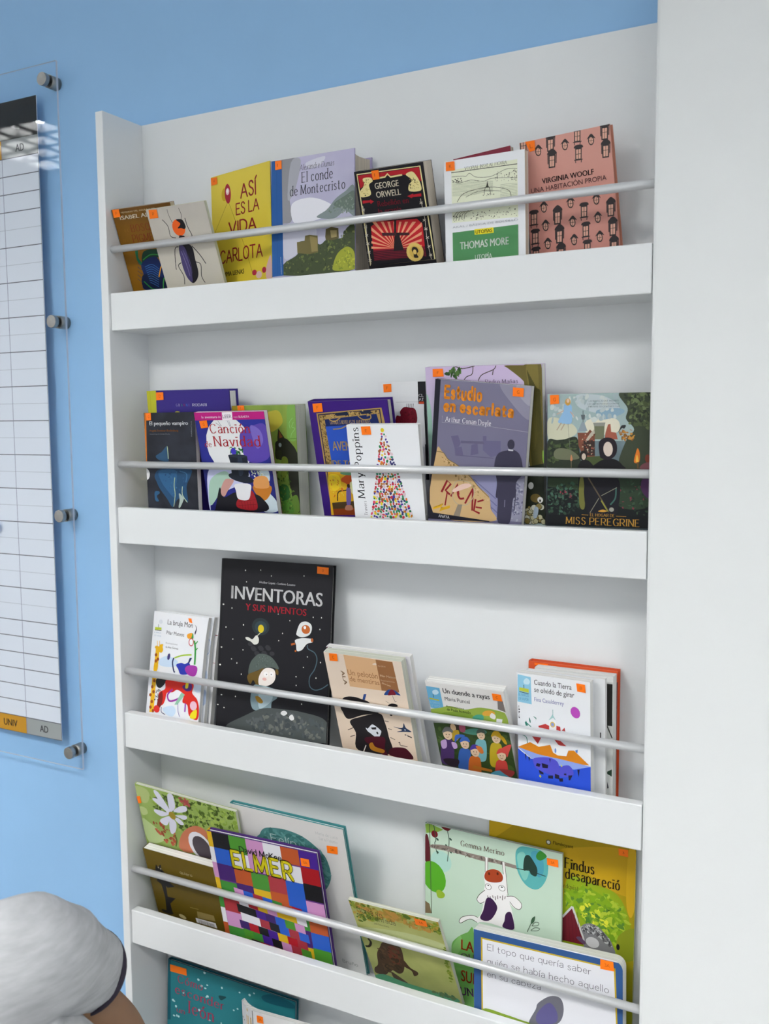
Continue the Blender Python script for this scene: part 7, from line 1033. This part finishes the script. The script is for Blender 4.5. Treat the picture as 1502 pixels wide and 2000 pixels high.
('g','dcdde2','d6d8de',0,'',20),('p','30558a',[-0.5,0.6,208.9,2,215.8,104.9,0.4,163.4]),('p','c0a428',[10.6,9.7,198.6,10,202.4,108.6,11.7,160.4]),('p','dddee4',[13,11.8,196.5,11.9,200.3,109.2,13.6,159.8]),('t','6a6a72','El topo que quería saber',19.9,27.4,166.6,24.6,8.6,'hand'),('t','6a6a72','quién se había hecho aquello',19.8,45.4,189.9,44.2,8.6,'hand'),
('t','6a6a72','en su cabeza',19.7,64.1,97.3,62.4,8.2,'hand'),('s','8ca83c',[12.6,110.5,48,109.7,82.5,111.8,138.1,108.1,12.5,141.3]),('s','6a6a74',[80.6,111.4,90.1,91.5,93.9,81.5,110.7,68.2,125.4,68.2,129.1,85.2,119.9,103.9,90,111.7]),('s','5c5888',[92,96.5,108.8,77.7,119.9,87.6,118,102.5,93.8,109.8]),
], [('3A',[179,1.9,196,1.9,197.2,13.9,179,14.6])]),
'leon': ([
('g','2c7f88','2a7a84',0.4,'1f6a78',50),('p','135868',[-1.5,-0.8,5.8,-0.5,7.3,105.7,-1.4,108.3]),('e','b8dce0',70,70.3,2,2,0),('e','b8dce0',162.2,-20.1,1.4,2,0),('e','b8dce0',74.6,27.1,2.6,2,0),('e','b8dce0',143.2,49.2,1.9,1.3,0),('e','b8dce0',67.5,17.9,2.6,2,0),('e','b8dce0',190.4,51,1.4,1.3,0),('e','b8dce0',194.1,39.4,1.9,1.3,0),('e','b8dce0',208.2,-6.4,2.4,1.9,0),
('e','b8dce0',184.8,85.4,1.9,2,0),('e','b8dce0',239.5,-32.9,1.8,1.3,0),('e','b8dce0',19,78.6,2.1,2.1,0),('e','b8dce0',199.4,72.1,1.9,1.9,0),('e','b8dce0',151.1,44.6,1.9,1.3,0),('e','b8dce0',227.5,41,1.3,1.9,0),('e','b8dce0',246.8,33.9,1.3,1.9,0),('e','b8dce0',241.7,65.4,2.4,1.3,0),('e','b8dce0',182.9,-6.8,2.4,1.9,0),('e','b8dce0',80.6,2.3,2.6,2,0),('e','b8dce0',33.1,116.1,2.1,1.4,0),
('e','b8dce0',14.9,70.4,2.1,1.4,0),('e','b8dce0',21.3,94.4,1.5,2.1,0),('e','b8dce0',184.2,8.5,1.9,1.3,0),('e','b8dce0',247.7,-12.6,1.3,1.3,0),('e','b8dce0',156.1,-22.8,1.4,2,0),('e','b8dce0',82.7,28.6,2.6,1.3,0),('e','b8dce0',243.5,-7.6,1.8,1.3,0),('e','b8dce0',225,2.7,1.8,1.9,0),('e','b8dce0',167.6,47.8,2.5,1.3,0),('e','b8dce0',162.9,94.6,2.5,2,0),('e','b8dce0',117.6,79.5,1.4,2,0),
('e','b8dce0',117.9,17.9,2,2,0),('e','b8dce0',12.6,69.5,2.7,2.1,0),('e','b8dce0',15.2,96.2,2.7,1.4,0),('e','b8dce0',25.3,94.8,2.1,2,0),('e','b8dce0',175.4,13.8,2.4,2,0),('e','b8dce0',188.1,-33,1.3,1.3,0),('e','b8dce0',239.5,-17.7,1.8,1.9,0),('e','b8dce0',154.9,15.4,1.9,1.3,0),('e','b8dce0',87.9,41.2,2.6,2,0),('e','b8dce0',84.9,43.2,1.4,1.3,0),('e','b8dce0',87,22,2,1.3,0),
('e','b8dce0',92.4,81.5,2.6,1.3,0),('e','b8dce0',35.5,50,2.1,1.4,0),('e','b8dce0',119.5,96.9,1.4,1.3,0),('t','a03858','Cómo',22.2,35,77.2,34,13.2,'serif'),('t','a03858','esconder',16.7,57.1,122.8,53,14.6,'serif'),('t','a03858','un',20.9,87.8,40.1,86.7,9.1,'serif'),('t','a03858','león',45.7,85,102.8,79,20.4,'serif'),('s','1c4a50',[111.6,33,126.5,30.9,123.9,35,115.8,39.5]),
('s','1f6070',[200,8.5,222.9,-0.3,260.7,3.6,260.9,12,210.5,16.2]),
], [('',[5.3,7.2,41.7,5.7,42.7,17.4,6.1,19.4])]),
'rolled': ([
('g','e2e2e2','dcdde0',0,'',20),('p','2e3026',[0,1,33,1,33,260,0,260]),('p','c89c1c',[16,14,29,14,29,60,16,60]),('p','8a8a4a',[4,40,14,40,14,90,4,90]),('k',['c8a020','6a6c44','1c1c18'],26,4,4,[2,4,30,4,30,120,2,120]),
], [('3A',[42.5,4.8,54.4,4.4,55.2,15.7,43,16.2])]),
}

# ------------------------------------------------------------------ the room
def struct(name, mb, m, bevel=0):
    o = mb.build(name, m, None, bevel=bevel)
    o['kind'] = 'structure'
    return o
D = .0887                                   # clear depth of the shelves
WALL_Y = .0972
mb = MB(); mb.quadbox(-5, 3.2, -7, .3, -.1, 0); struct('floor', mb, FLOOR)
mb = MB(); mb.quadbox(-5, 3.2, -7, .3, CEIL, CEIL + .1); struct('ceiling', mb, CEILM)
mb = MB(); mb.quadbox(-5, .8478, WALL_Y, .3, 0, CEIL); struct('wall_back', mb, BLUE)
mb = MB(); mb.quadbox(.8478, 3.2, .0005, .3, 0, CEIL); struct('wall_right', mb, WALLW, bevel=.004)

for lx, ly in LAMPS:
    lt = empty('ceiling_light', (lx, ly, CEIL))
    tag(lt, 'square louvred ceiling light panel, set into the white ceiling', 'light', 'louvred ceiling lights')
    mb = MB()
    for q in ((-.3, -.285, -.3, .3), (.285, .3, -.3, .3), (-.285, .285, -.3, -.285), (-.285, .285, .285, .3)):
        mb.quadbox(q[0], q[1], q[2], q[3], -.062, -.001)
    mb.build('frame', WHITE, lt)
    mb = MB(); mb.quadbox(-.285, .285, -.285, .285, -.012, -.002); mb.build('diffuser', GLOW, lt)
    mb = MB()
    for i in range(1, 4):
        p = -.285 + .57 * i / 4
        mb.poly([(p, -.284, -.015), (p, .284, -.015), (p + .02, .284, -.060), (p + .02, -.284, -.06)])
        mb.poly([(p, -.284, -.015), (p, .284, -.015), (p - .02, .284, -.060), (p - .02, -.284, -.06)])
        mb.poly([(-.284, p, -.015), (.284, p, -.015), (.284, p + .02, -.060), (-.284, p + .02, -.060)])
        mb.poly([(-.284, p, -.015), (.284, p, -.015), (.284, p - .02, -.060), (-.284, p - .02, -.060)])
    mb.build('louvre', LOUVRE, lt)
# ------------------------------------------------------------------ the bookshelf
LIP_Z = [Z0 - .34 * i for i in range(5)]
W_IN = .8466; LIP_H = .0586
sh = empty('bookshelf', (0, 0, 0))
tag(sh, 'tall white wall bookshelf with narrow ledges, front lips and silver rails', 'bookshelf')
mb = MB(); mb.quadbox(-.0150, 0, 0, D + .008, 0, Z0 + .279); mb.build('side_panel', WHITE, sh, bevel=.001)
mb = MB(); mb.quadbox(0.0001, W_IN + .0008, D, D + .008, .02, Z0 + .279); mb.build('back_panel', WHITE, sh)
for z in LIP_Z:
    mb = MB(); mb.quadbox(.0002, W_IN, .004, .020, z - LIP_H, z); mb.build('front_lip', WHITE, sh, bevel=.0014)
    mb = MB(); mb.quadbox(.0002, W_IN, .020, D, z - LIP_H, z - LIP_H + .016); mb.build('shelf_board', WHITE, sh)
    mb = MB(); mb.cyl((0.0002, .0126, z + .069), (W_IN + .0008, .0126, z + .069), .0055, 28)
    mb.build('rail', ALU, sh, smooth=True)
mb = MB(); mb.quadbox(.0002, W_IN, .03, .045, .0, .085); mb.build('plinth', WHITE, sh)

# ------------------------------------------------------------------ books
G1, G2, G3, G4, G5 = ('books on the top ledge', 'books on the second ledge', 'books on the third ledge', 'books on the fourth ledge', 'books on the lowest ledge in view')
make_book('isabel', 'paperback_book', 'brown and gold paperback with a blue feathered bird, first book on the top ledge', G1, back='6b4712', paper='c')
make_book('beetle', 'paperback_book', 'pale grey paperback with a large black beetle with an orange head', G1, back='cfd0b8', paper='g')
make_book('carlota', 'paperback_book', 'yellow paperback with dark red hand-lettered title', G1, back='d6bb1e', paper='c')
make_book('monte', 'hardcover_book', 'thick lilac book with a ruined castle and a blue spine band', G1, 'hard', back='a8a0c4', paper='c', spine='20579a', conc=.006)
make_book('orwell', 'paperback_book', 'black paperback with red rays, a windmill and a round gold seal', G1, back='17151b', paper='c')
make_book('more', 'paperback_book', 'white paperback with an engraved island map above a green block', G1, back='e6e8ec', paper='c')
make_book('maroon', 'paperback_book', 'dark maroon book standing behind the white book with the green block', G1, back='701428', paper='c')
make_book('woolf', 'hardcover_book', 'pink book patterned with small black windows, rightmost on the top ledge', G1, 'hard', back='c98672', paper='g')
make_book('rodari', 'hardcover_book', 'tall blue-violet hardcover with a yellow spine band behind the dark vampire-blue paperback', G2, 'hard', back='32267a', paper='w', spine='b9b72c')
make_book('vampiro', 'paperback_book', 'black paperback with a flying blue cloak and an orange spine', G2, back='17181e', spine='c8721c')
make_book('navidad', 'paperback_book', 'blue book with a magenta band, a white moon and a black top hat', G2, back='8a1c60', paper='w')
make_book('cat', 'paperback_book', 'thick green book with a dark cat and cream page edges', G2, back='5a7a2c', paper='g')
make_book('aventuras', 'hardcover_book', 'purple hardcover with a gold ornamental frame round a blue panel', G2, 'hard', back='341670', paper='g')
make_book('poppins', 'paperback_book', 'white book with a cone-shaped tree made of coloured sweets', G2, back='e6e8ec', corners=(2, 2, 2, 2))
make_book('heart', 'paperback_book', 'thin white book with a dark red heart and a black corner strip', G2, back='dcdee0')
make_book('manas', 'paperback_book', 'lilac book with a brown tree trunk and bare branches', G2, back='b8a4cc')
make_book('estudio', 'paperback_book', 'tilted grey-purple paperback with an orange title and a dark standing man', G2, back='1c1c28')
make_book('pereg', 'paperback_book', 'dark photographic-looking paperback with a brick mansion and gold title, rightmost on the second ledge', G2, back='101216', paper='c')
def curl_tr(u, v):
    return .05 * max(0, u * .75 + v - 1.42) ** 2
bg = GEO['bruja']
make_book('bruja', 'paperback_book', 'white thin book with a yellow giraffe and a red figure, corner curling back', G3, back='e6e8ec', curl=curl_tr)
GEO['dots'] = (bg[0] + .0035, bg[1] + .0100, bg[2], bg[3], bg[4] - .001, .008, bg[6], 0, bg[8])
ART['dots'] = ([('g', 'e4e8ee', 'e0e4ea', 0, '', 20), ('e', 'c4d4ea', 88, 18, 10, 14, 0), ('e', 'b4c4e0', 101, 48, 11, 15, 0), ('e', 'c4d4ea', 100, 96, 10, 14, 0), ('e', 'b4c4e0', 103, 130, 10, 14, 0)], [])
make_book('dots', 'paperback_book', 'white thin book with pale blue dots directly behind the giraffe book', G3, back='e0e4ea', curl=curl_tr)
GEO['redstrip'] = (bg[0] + .0085, bg[1] + .0200, bg[2], bg[3], bg[4] - .003, .010, bg[6], 0, bg[8])
ART['redstrip'] = ([('g', 'e2e2e4', 'dcdde0', 0, '', 20), ('p', '7c1418', [106, 28, 118, 30, 118, 74, 106, 74])], [])
make_book('redstrip', 'paperback_book', 'white book with a dark red stripe at its right edge behind the dotted book', G3, back='dcdde0', curl=curl_tr)
make_book('inventoras', 'hardcover_book', 'large black starry picture book with a white title and an astronaut', G3, 'hard', back='18181c')
make_book('peloton', 'paperback_book', 'beige paperback with a black pirate hat and a tan title box', G3, back='dfe0d8', paper='g')
make_book('pelback', 'paperback_book', 'pale book hidden behind the beige pirate-hat paperback', G3, back='dfe0e6')
make_book('duende', 'paperback_book', 'green and white paperback with small elves in coloured hats', G3, back='dcdcdc')
make_book('tierra', 'paperback_book', 'white paperback with red roofed houses above bright blue water', G3, back='e4e8ee')
GEO['plain'] = (.7375, .0463, .7777, .1060, .1868, .0080, -3.6, 0, 0)
ART['plain'] = ([('g', 'e0e2e4', 'dcdee0', 0, '', 20), ('p', '2c2c30', [99, 72, 100.5, 72, 100.5, 88, 99, 88])], [])
make_book('plain', 'paperback_book', 'plain white book directly behind the blue-water paperback', G3, back='dfe1e3')
GEO['trees'] = (.7440, .0553, .7777, .1060, .1868, .0165, -1.6, 0, 0)
ART['trees'] = ([('g', 'dcdedc', 'd8dad8', 0, '', 20), ('p', '2a2a28', [88, 10, 105, 10, 105, 66, 88, 66]), ('l', '2a2a28', 1.5, [98, 66, 105, 82]), ('p', '231e2c', [88, 126, 97, 134, 101, 150, 90, 156]), ('p', '2c4a34', [88, 158, 105, 160, 105, 186, 88, 186]), ('p', '2c4434', [96, 130, 105, 124, 105, 134])], [('', [86, 10, 90, 10, 90, 22, 86, 22])])
make_book('trees', 'paperback_book', 'white book with black and dark green blocks showing at its right side', G3, back='d4d6d4')
make_book('orange', 'hardcover_book', 'orange-red hardcover at the back, last on the right of the third ledge', G3, 'hard', back='c84c28')
make_book('daisy', 'picture_book', 'leafy green picture book with a white daisy and a big round eye', G4, back='9cb068', paper='g')
make_book('olive', 'board_book', 'olive brown thick book with a black leaning tree and white page edges', G4, 'board', back='4a3c08')
make_book('elmer', 'picture_book', 'picture book covered in patchwork squares with a yellow title', G4, 'hard', back='44246c', spine='d8b020')
make_book('felix', 'picture_book', 'large white picture book with a curly teal head shape and teal edge', G4, 'hard', back='3c8488')
make_book('gorila', 'picture_book', 'olive green picture book with a brown furry animal leaning forward', G4, back='c8c8b4', paper='g')
make_book('vaca', 'picture_book', 'mint green picture book with a white and purple cow hanging from a branch', G4, back='9cb8a4')
make_book('findus', 'picture_book', 'mustard yellow and green picture book with a red shed, at the back right', G4, back='98a41c')
make_book('topo', 'board_book', 'white board book with a dark blue border and grey handwritten title', G4, 'board', back='d8d8d4', corners=(0, 12, 12, 0))
make_book('leon', 'picture_book', 'teal picture book with white specks and a crimson title', G5, 'hard', back='135868')
def curl_left(u, v):
    return .28 * max(0, .25 - u) ** 2
make_book('rolled', 'paperback_book', 'white softcover with a curled dark left edge in front of the teal book', G5, back='dcdde0', curl=curl_left)

# ------------------------------------------------------------------ wall planner behind acrylic
pl = empty('wall_planner', (-.56, .075, Z0 - .21))
tag(pl, 'white grid planner sheet behind a clear acrylic panel on the blue wall', 'planner')
ox, oy, oz = -pl.location.x, -pl.location.y, -pl.location.z
def local(mb):
    mb.v = [(a + ox, b + oy, c + oz) for a, b, c in mb.v]
    return mb
GX0, GX1, GZ0, GZ1 = -.952, -.1711, Z0 - .8295, Z0 + .4076
mb = MB(); mb.quadbox(GX0, GX1, .0725, .0765, GZ0, GZ1); ap = local(mb).build('acrylic_panel', ACRYL, pl)
ap.data.materials.append(ACRYL_EDGE)
for p in ap.data.polygons:
    p.material_index = 0 if abs(p.normal.y) > .5 else 1
SX0, SX1 = -.896, -.2270
zt = Z0 + .3613; zb = Z0 - .7862
rows0 = Z0 + .2642; pitch = .030863
YF = .0785
mb = MB()
mb.quadbox(SX0, SX1, YF, YF + .0012, zb, zt, lin('e2e6f0'))
def rect(x0, x1, z0, z1, h, k=1):
    mb.poly([(x0, YF - k * 1.2e-5, z0), (x1, YF - k * 1.2e-5, z0), (x1, YF - k * 1.2e-5, z1), (x0, YF - k * 1.2e-5, z1)], lin(h))
CW = .0905
colx = [SX1 - CW * i for i in range(8)]
rect(SX0, SX1, Z0 + .296, zt, '17181b')
hc = ['a2a5a4', 'c8901c', '8fae5c', '6f9fc8', 'c07a7a', '9a86b8', 'c8901c', 'a2a5a4']
for i in range(7):
    rect(colx[i + 1], colx[i], rows0, Z0 + .296, hc[0] if i == 0 else hc[i], 1)
    rect(colx[i + 1], colx[i], zb, Z0 - .7543, hc[i], 1)
dark = [0, 1, 2, 3, 5, 7, 9, 11, 13, 15, 17, 19, 21, 23, 25, 27, 28, 29, 30, 31, 32, 33]
for i in range(34):
    z = rows0 - i * pitch
    if i in dark:
        rect(SX0, SX1, z - .0007, z + .0007, '3a3c4a', 2)
    else:
        rect(SX0, SX1, z - .0004, z + .0004, 'b4b7c2', 2)
for i in range(1, 8):
    rect(colx[i] - .0006, colx[i] + .0006, zb, Z0 + .296, '7c7c98', 3)
rect(SX1 - .0007, SX1, zb, zt, '2c2c34', 3)
rect(SX0, SX1, zb, zb + .0008, '3a3c4a', 3)
def label_text(txt, cx, cz, h, wd, style='sans'):
    p, W_ = font_text(txt, style)
    s = wd / W_
    for q in p:
        mb.poly([(cx - wd / 2 + a * s, YF - 5e-5, cz + b * h) for a, b in q], lin('2c2c30'))
label_text('AD', SX1 - .045, Z0 + .2735, .0135, .0215, 'bold')
label_text('AD', SX1 - .045, Z0 - .7765, .0135, .0215, 'bold')
label_text('UNIV', SX1 - .1340, Z0 - .7765, .0135, .0370, 'bold')
local(mb).build('planner_sheet', INK, pl)
for sx in (-.1950, -.928):
    for k, dz in enumerate((.3785, -.0276, -.3677, -.7993)):
        so = empty('standoff'); so.parent = pl
        so.location = (sx + ox, oy, Z0 + dz + oz)
        m1 = MB(); m1.cyl((0, .0770, 0), (0, WALL_Y - .0002, 0), .0110, 28); m1.build('barrel', STEEL, so, smooth=True)
        m1 = MB(); m1.cyl((0, .0622, 0), (0, .0705, 0), .0110, 28); m1.build('cap', STEEL, so, smooth=True, bevel=.0006)
        m1 = MB(); m1.cyl((0, .0705, 0), (0, .0725, 0), .0094, 24); m1.build('washer', RUBBER, so, smooth=True)
mb = MB(); mb.quadbox(-.42, -.3605, .0705, .0724, Z0 - .403, Z0 - .388, lin('5aa0e8'))
tag(mb.build('sticky_note', INK), 'small bright blue sticky note at the left edge of the planner', 'note')

# ------------------------------------------------------------------ person in the foreground
def skin(name, J, E, m, parent=None, sub=2):
    """one continuous surface grown round a skeleton of joints (point, radius), checked to be sound before it is rounded"""
    for attempt in range(5):
        rn = random.Random(attempt)
        tmp = bpy.data.meshes.new(name)
        tmp.from_pydata([tuple(c + attempt * rn.uniform(-.0008, .0008) for c in j[0]) for j in J], E, [])
        o = bpy.data.objects.new(name, tmp)
        COL.objects.link(o)
        md = o.modifiers.new('flesh', 'SKIN')
        md.use_smooth_shade = True
        for i, j in enumerate(J):
            r = j[1]
            v = tmp.skin_vertices[0].data[i]
            v.radius = (r, r) if not isinstance(r, tuple) else r
            v.use_root = i == 0
        dg = bpy.context.evaluated_depsgraph_get()
        dg.update()
        me = bpy.data.meshes.new_from_object(o.evaluated_get(dg))
        broken = me.validate()
        if not broken and len(me.polygons) > 8:
            break
        if attempt < 4:
            bpy.data.objects.remove(o)
    o.modifiers.clear()
    me.name = name
    o.data = me
    me.materials.clear()
    me.materials.append(m)
    for p in me.polygons:
        p.use_smooth = True
    s = o.modifiers.new('round', 'SUBSURF')
    s.levels = sub; s.render_levels = sub
    if parent:
        o.parent = parent
    return o
SKIN = mat('warm_brown_skin', '8a6444', .5, spec=.3, noise_amt=.05, noise_scale=25)
HAIR = mat('dark_hair', '1c1613', .55, noise_amt=.25, noise_scale=120, stretch=(1, 1, .1))
SHIRT = mat('grey_melange_jersey', 'b0b2b5', .92, spec=.1, noise_amt=.11, noise_scale=170, bump=.5, stretch=(.2, .2, 1))
TRIM = mat('dark_navy_trim', '241c30', .7)
TROU = mat('dark_denim', '2a3040', .85, noise_amt=.15, noise_scale=60)
pr = empty('person', (.12, -.62, 0))
tag(pr, 'person crouching in a light grey t-shirt with dark sleeve trim, reaching to the low ledge', 'person')
PO = Vector(pr.location)
def J(*a):
    return [((p[0] - PO.x, p[1] - PO.y, p[2] - PO.z), r) for p, r in a]
SR = Vector((.338, -.500, .742)); EL = Vector((.268, -.310, .541)); WR = Vector((.215, -.200, .375))
SL = Vector((.050, -.660, .715)); ELl = Vector((-.060, -.500, .50)); WL = Vector((.00, -.300, .36))
CH = Vector((.200, -.590, .660)); PE = Vector((.250, -.820, .350))
bj = J((PE, .085), ((.235, -.72, .50), .085), (CH, .09), ((.165, -.545, .765), .045), ((.130, -.515, .815), .076), ((.105, -.480, .850), .078),
       (SR, .048), ((SR + EL) / 2, .040), (EL, .034), ((EL + WR) / 2, .034), (WR, .024),
       (SL, .048), ((SL + ELl) / 2, .042), (ELl, .036), (WL, .024),
       ((.34, -.78, .33), .08), ((.24, -.52, .40), .062), ((.30, -.68, .11), .045), ((.28, -.60, .04), .034),
       ((.15, -.85, .33), .08), ((-.02, -.64, .40), .062), ((.08, -.80, .11), .045), ((.05, -.72, .04), .034))
be = [(0, 1), (1, 2), (2, 3), (3, 4), (4, 5), (2, 6), (6, 7), (7, 8), (8, 9), (9, 10), (2, 11), (11, 12), (12, 13), (13, 14),
      (0, 15), (15, 16), (16, 17), (17, 18), (0, 19), (19, 20), (20, 21), (21, 22)]
FN = Vector((-.44, .82, -.36)).normalized(); SD = FN.cross(Vector((0, 0, 1))).normalized(); UPH = SD.cross(FN)
k0 = len(bj)
hb = Vector((.105, -.480, .850))
bj.extend(J((hb + FN * .066 - UPH * .022, .020), (hb + FN * .092 - UPH * .030, .011), (hb + SD * .080 - UPH * .01, (.010, .018)), (hb - SD * .080 - UPH * .01, (.010, .018))))
be.extend([(5, k0), (k0, k0 + 1), (5, k0 + 2), (5, k0 + 3)])
def hand(wi, W_, d, side):
    d = d.normalized(); s = d.cross(Vector((0, 0, 1))).normalized() * side; dn = s.cross(d).normalized()
    palm = len(bj)
    bj.extend(J((W_ + d * .05, (.020, .012))))
    be.append((wi, palm))
    for k, (o, l) in enumerate(((-.028, .066), (-.010, .076), (.010, .070), (.027, .054))):
        b = len(bj)
        base = W_ + d * .085 + s * o
        bj.extend(J((base, .0085), (base + d * l * .55 - Vector((0, 0, .008)), .0078), (base + d * l * .85 - Vector((0, 0, .028)), .0065)))
        be.extend([(palm, b), (b, b + 1), (b + 1, b + 2)])
    b = len(bj)
    tb = W_ + d * .035 - s * .028
    bj.extend(J((tb, .010), (tb + d * .03 - s * .016, .0088), (tb + d * .055 - s * .014, .0075)))
    be.extend([(palm, b), (b, b + 1), (b + 1, b + 2)])
hand(10, WR, WR - EL, 1)
hand(14, WL, WL - ELl, -1)
skin('body', bj, be, SKIN, pr)
def loft(stations, n=36, fold=0, seed=0):
    """open tube through (point, radius) stations, with cloth folds"""
    P = [Vector(s[0]) for s in stations]; R_ = [s[1] for s in stations]
    def cr(A, i, t):
        a, b, c, d = A[max(i - 1, 0)], A[i], A[i + 1], A[min(i + 2, len(A) - 1)]
        return (b * 2 + (c - a) * t + (a * 2 - b * 5 + c * 4 - d) * t * t + (b * 3 - a - c * 3 + d) * t ** 3) * .5
    rings = []
    for i in range(len(P) - 1):
        for k in range(10):
            rings.append((cr(P, i, k / 10), cr(R_, i, k / 10)))
    rings.append((P[-1], R_[-1]))
    mb = MB()
    ref = Vector((0, 0, 1))
    for q, (c, r) in enumerate(rings):
        d = (rings[min(q + 1, len(rings) - 1)][0] - rings[max(q - 1, 0)][0]).normalized()
        e1 = (ref - d * ref.dot(d)).normalized(); e2 = d.cross(e1)
        f = q / (len(rings) - 1)
        for k in range(n):
            t = 2 * math.pi * k / n
            w = fold * (.55 * math.sin(5 * t + 16 * f + 1.3 * math.sin(3 * t)) + .45 * math.sin(9 * f * 3 + 2 * t) + .9 * noise.noise(Vector((math.cos(t) * 2.2, math.sin(t) * 2.2 + seed, f * 9))))
            mb.v.append(tuple(c + (e1 * math.cos(t) + e2 * math.sin(t)) * (r + w) - PO))
    for q in range(len(rings) - 1):
        for k in range(n):
            l = (k + 1) % n
            mb.f.append((q * n + k, q * n + l, (q + 1) * n + l, (q + 1) * n + k)); mb.c.append(None)
    mb.n = n
    return mb, rings
HEM = Vector((.316, -.402, .676))
def add_to(mb, other):
    b = len(mb.v)
    mb.v += other.v
    n_ = other.n
    other.f += [tuple(reversed(range(n_))), tuple(range(len(other.v) - n_, len(other.v)))]; other.c += [None, None]
    mb.f += [tuple(i + b for i in f) for f in other.f]; mb.c += other.c
shirt, _ = loft([(PE + Vector((.005, -.01, -.03)), .128), (PE + Vector((0, 0, .03)), .140), ((.235, -.73, .51), .136), ((.215, -.655, .60), .128), ((.192, -.590, .672), .105), ((.166, -.556, .725), .068), ((.160, -.548, .742), .058)], 44, .003, 1.0)
flank, _ = loft([((.21, -.62, .60), .10), ((.29, -.565, .60), .100), ((.352, -.515, .604), .090), ((.355, -.550, .520), .088), ((.330, -.640, .440), .092), ((.27, -.75, .38), .10)], 40, .003, 5.0)
left, _ = loft([((.195, -.610, .670), .09), ((.12, -.632, .706), .082), (SL, .072), (SL + (ELl - SL) * .25, .062), (SL + (ELl - SL) * .45, .056)], 36, .002, 8.0)
right, _ = loft([((.205, -.610, .668), .083), ((.285, -.575, .715), .078), ((.338, -.512, .748), .064), ((.336, -.475, .728), .054)], 36, .001, 3.0)
whole = MB()
for q in (shirt, flank, left, right):
    add_to(whole, q)
shirt = whole
ts = shirt.build('tshirt', SHIRT, pr, smooth=True)
rm = ts.modifiers.new('one_cloth', 'REMESH'); rm.mode = 'VOXEL'; rm.voxel_size = .007; rm.use_smooth_shade = True
sm = ts.modifiers.new('drape', 'SMOOTH'); sm.factor = .5; sm.iterations = 14
mb, rg = loft([((.205, -.610, .668), .085), ((.285, -.575, .715), .080), ((.338, -.512, .748), .067), ((.334, -.455, .718), .0565), (HEM, .0455)], 40, .0021, 3.0)
sv = mb.build('sleeve', SHIRT, pr, smooth=True)
so_ = sv.modifiers.new('cloth', 'SOLIDIFY'); so_.thickness = .0014; so_.offset = -1
ax = (rg[-1][0] - rg[-3][0]).normalized()
mb, _ = loft([(HEM - ax * .004, .0462), (HEM + ax * .000, .0478), (HEM + ax * .004, .0478), (HEM + ax * .006, .0462)], 40)
tv = mb.build('sleeve_trim', TRIM, pr, smooth=True)
so_ = tv.modifiers.new('cloth', 'SOLIDIFY'); so_.thickness = .002; so_.offset = -1
gj = J((PE, .11), ((.34, -.78, .33), .10), ((.24, -.52, .40), .078), ((.295, -.67, .13), .055), ((.15, -.85, .33), .10), ((-.02, -.64, .40), .078), ((.075, -.79, .13), .055))
skin('trousers', gj, [(0, 1), (1, 2), (2, 3), (0, 4), (4, 5), (5, 6)], TROU, pr)
HC = Vector((.116, -.497, .838)); FD = Vector((-.44, .82, -.36)).normalized()
mb = MB()
NU, NV = 40, 24
for v in range(NV + 1):
    a = math.pi * v / NV
    for u in range(NU):
        t = 2 * math.pi * u / NU
        d = Vector((math.sin(a) * math.cos(t), math.sin(a) * math.sin(t), math.cos(a)))
        r = .096 * (1 + .04 * noise.noise(d * 5) + .015 * math.sin(26 * t))
        mb.v.append(tuple(HC + Vector((d.x * r, d.y * r, d.z * r * 1.06)) - FD * .012 - PO))
for v in range(NV):
    for u in range(NU):
        a = math.pi * (v + .5) / NV; t = 2 * math.pi * (u + .5) / NU
        d = Vector((math.sin(a) * math.cos(t), math.sin(a) * math.sin(t), math.cos(a)))
        if d.dot(FD) > .42 or d.z < -.62:
            continue
        w_ = (u + 1) % NU
        mb.f.append((v * NU + u, (v + 1) * NU + u, (v + 1) * NU + w_, v * NU + w_)); mb.c.append(None)
ho = mb.build('hair', HAIR, pr, smooth=True)
md = ho.modifiers.new('thick', 'SOLIDIFY'); md.thickness = .012; md.offset = -1
sj = [((.30, -.69, .035), (.24, -.57, .03)), ((.08, -.81, .035), (.02, -.69, .03))]
for a, b in sj:
    skin('shoe', J((a, (.045, .035)), (b, (.038, .03))), [(0, 1)], mat('white_trainer', 'd0d0d0', .6, noise_amt=.04), pr)
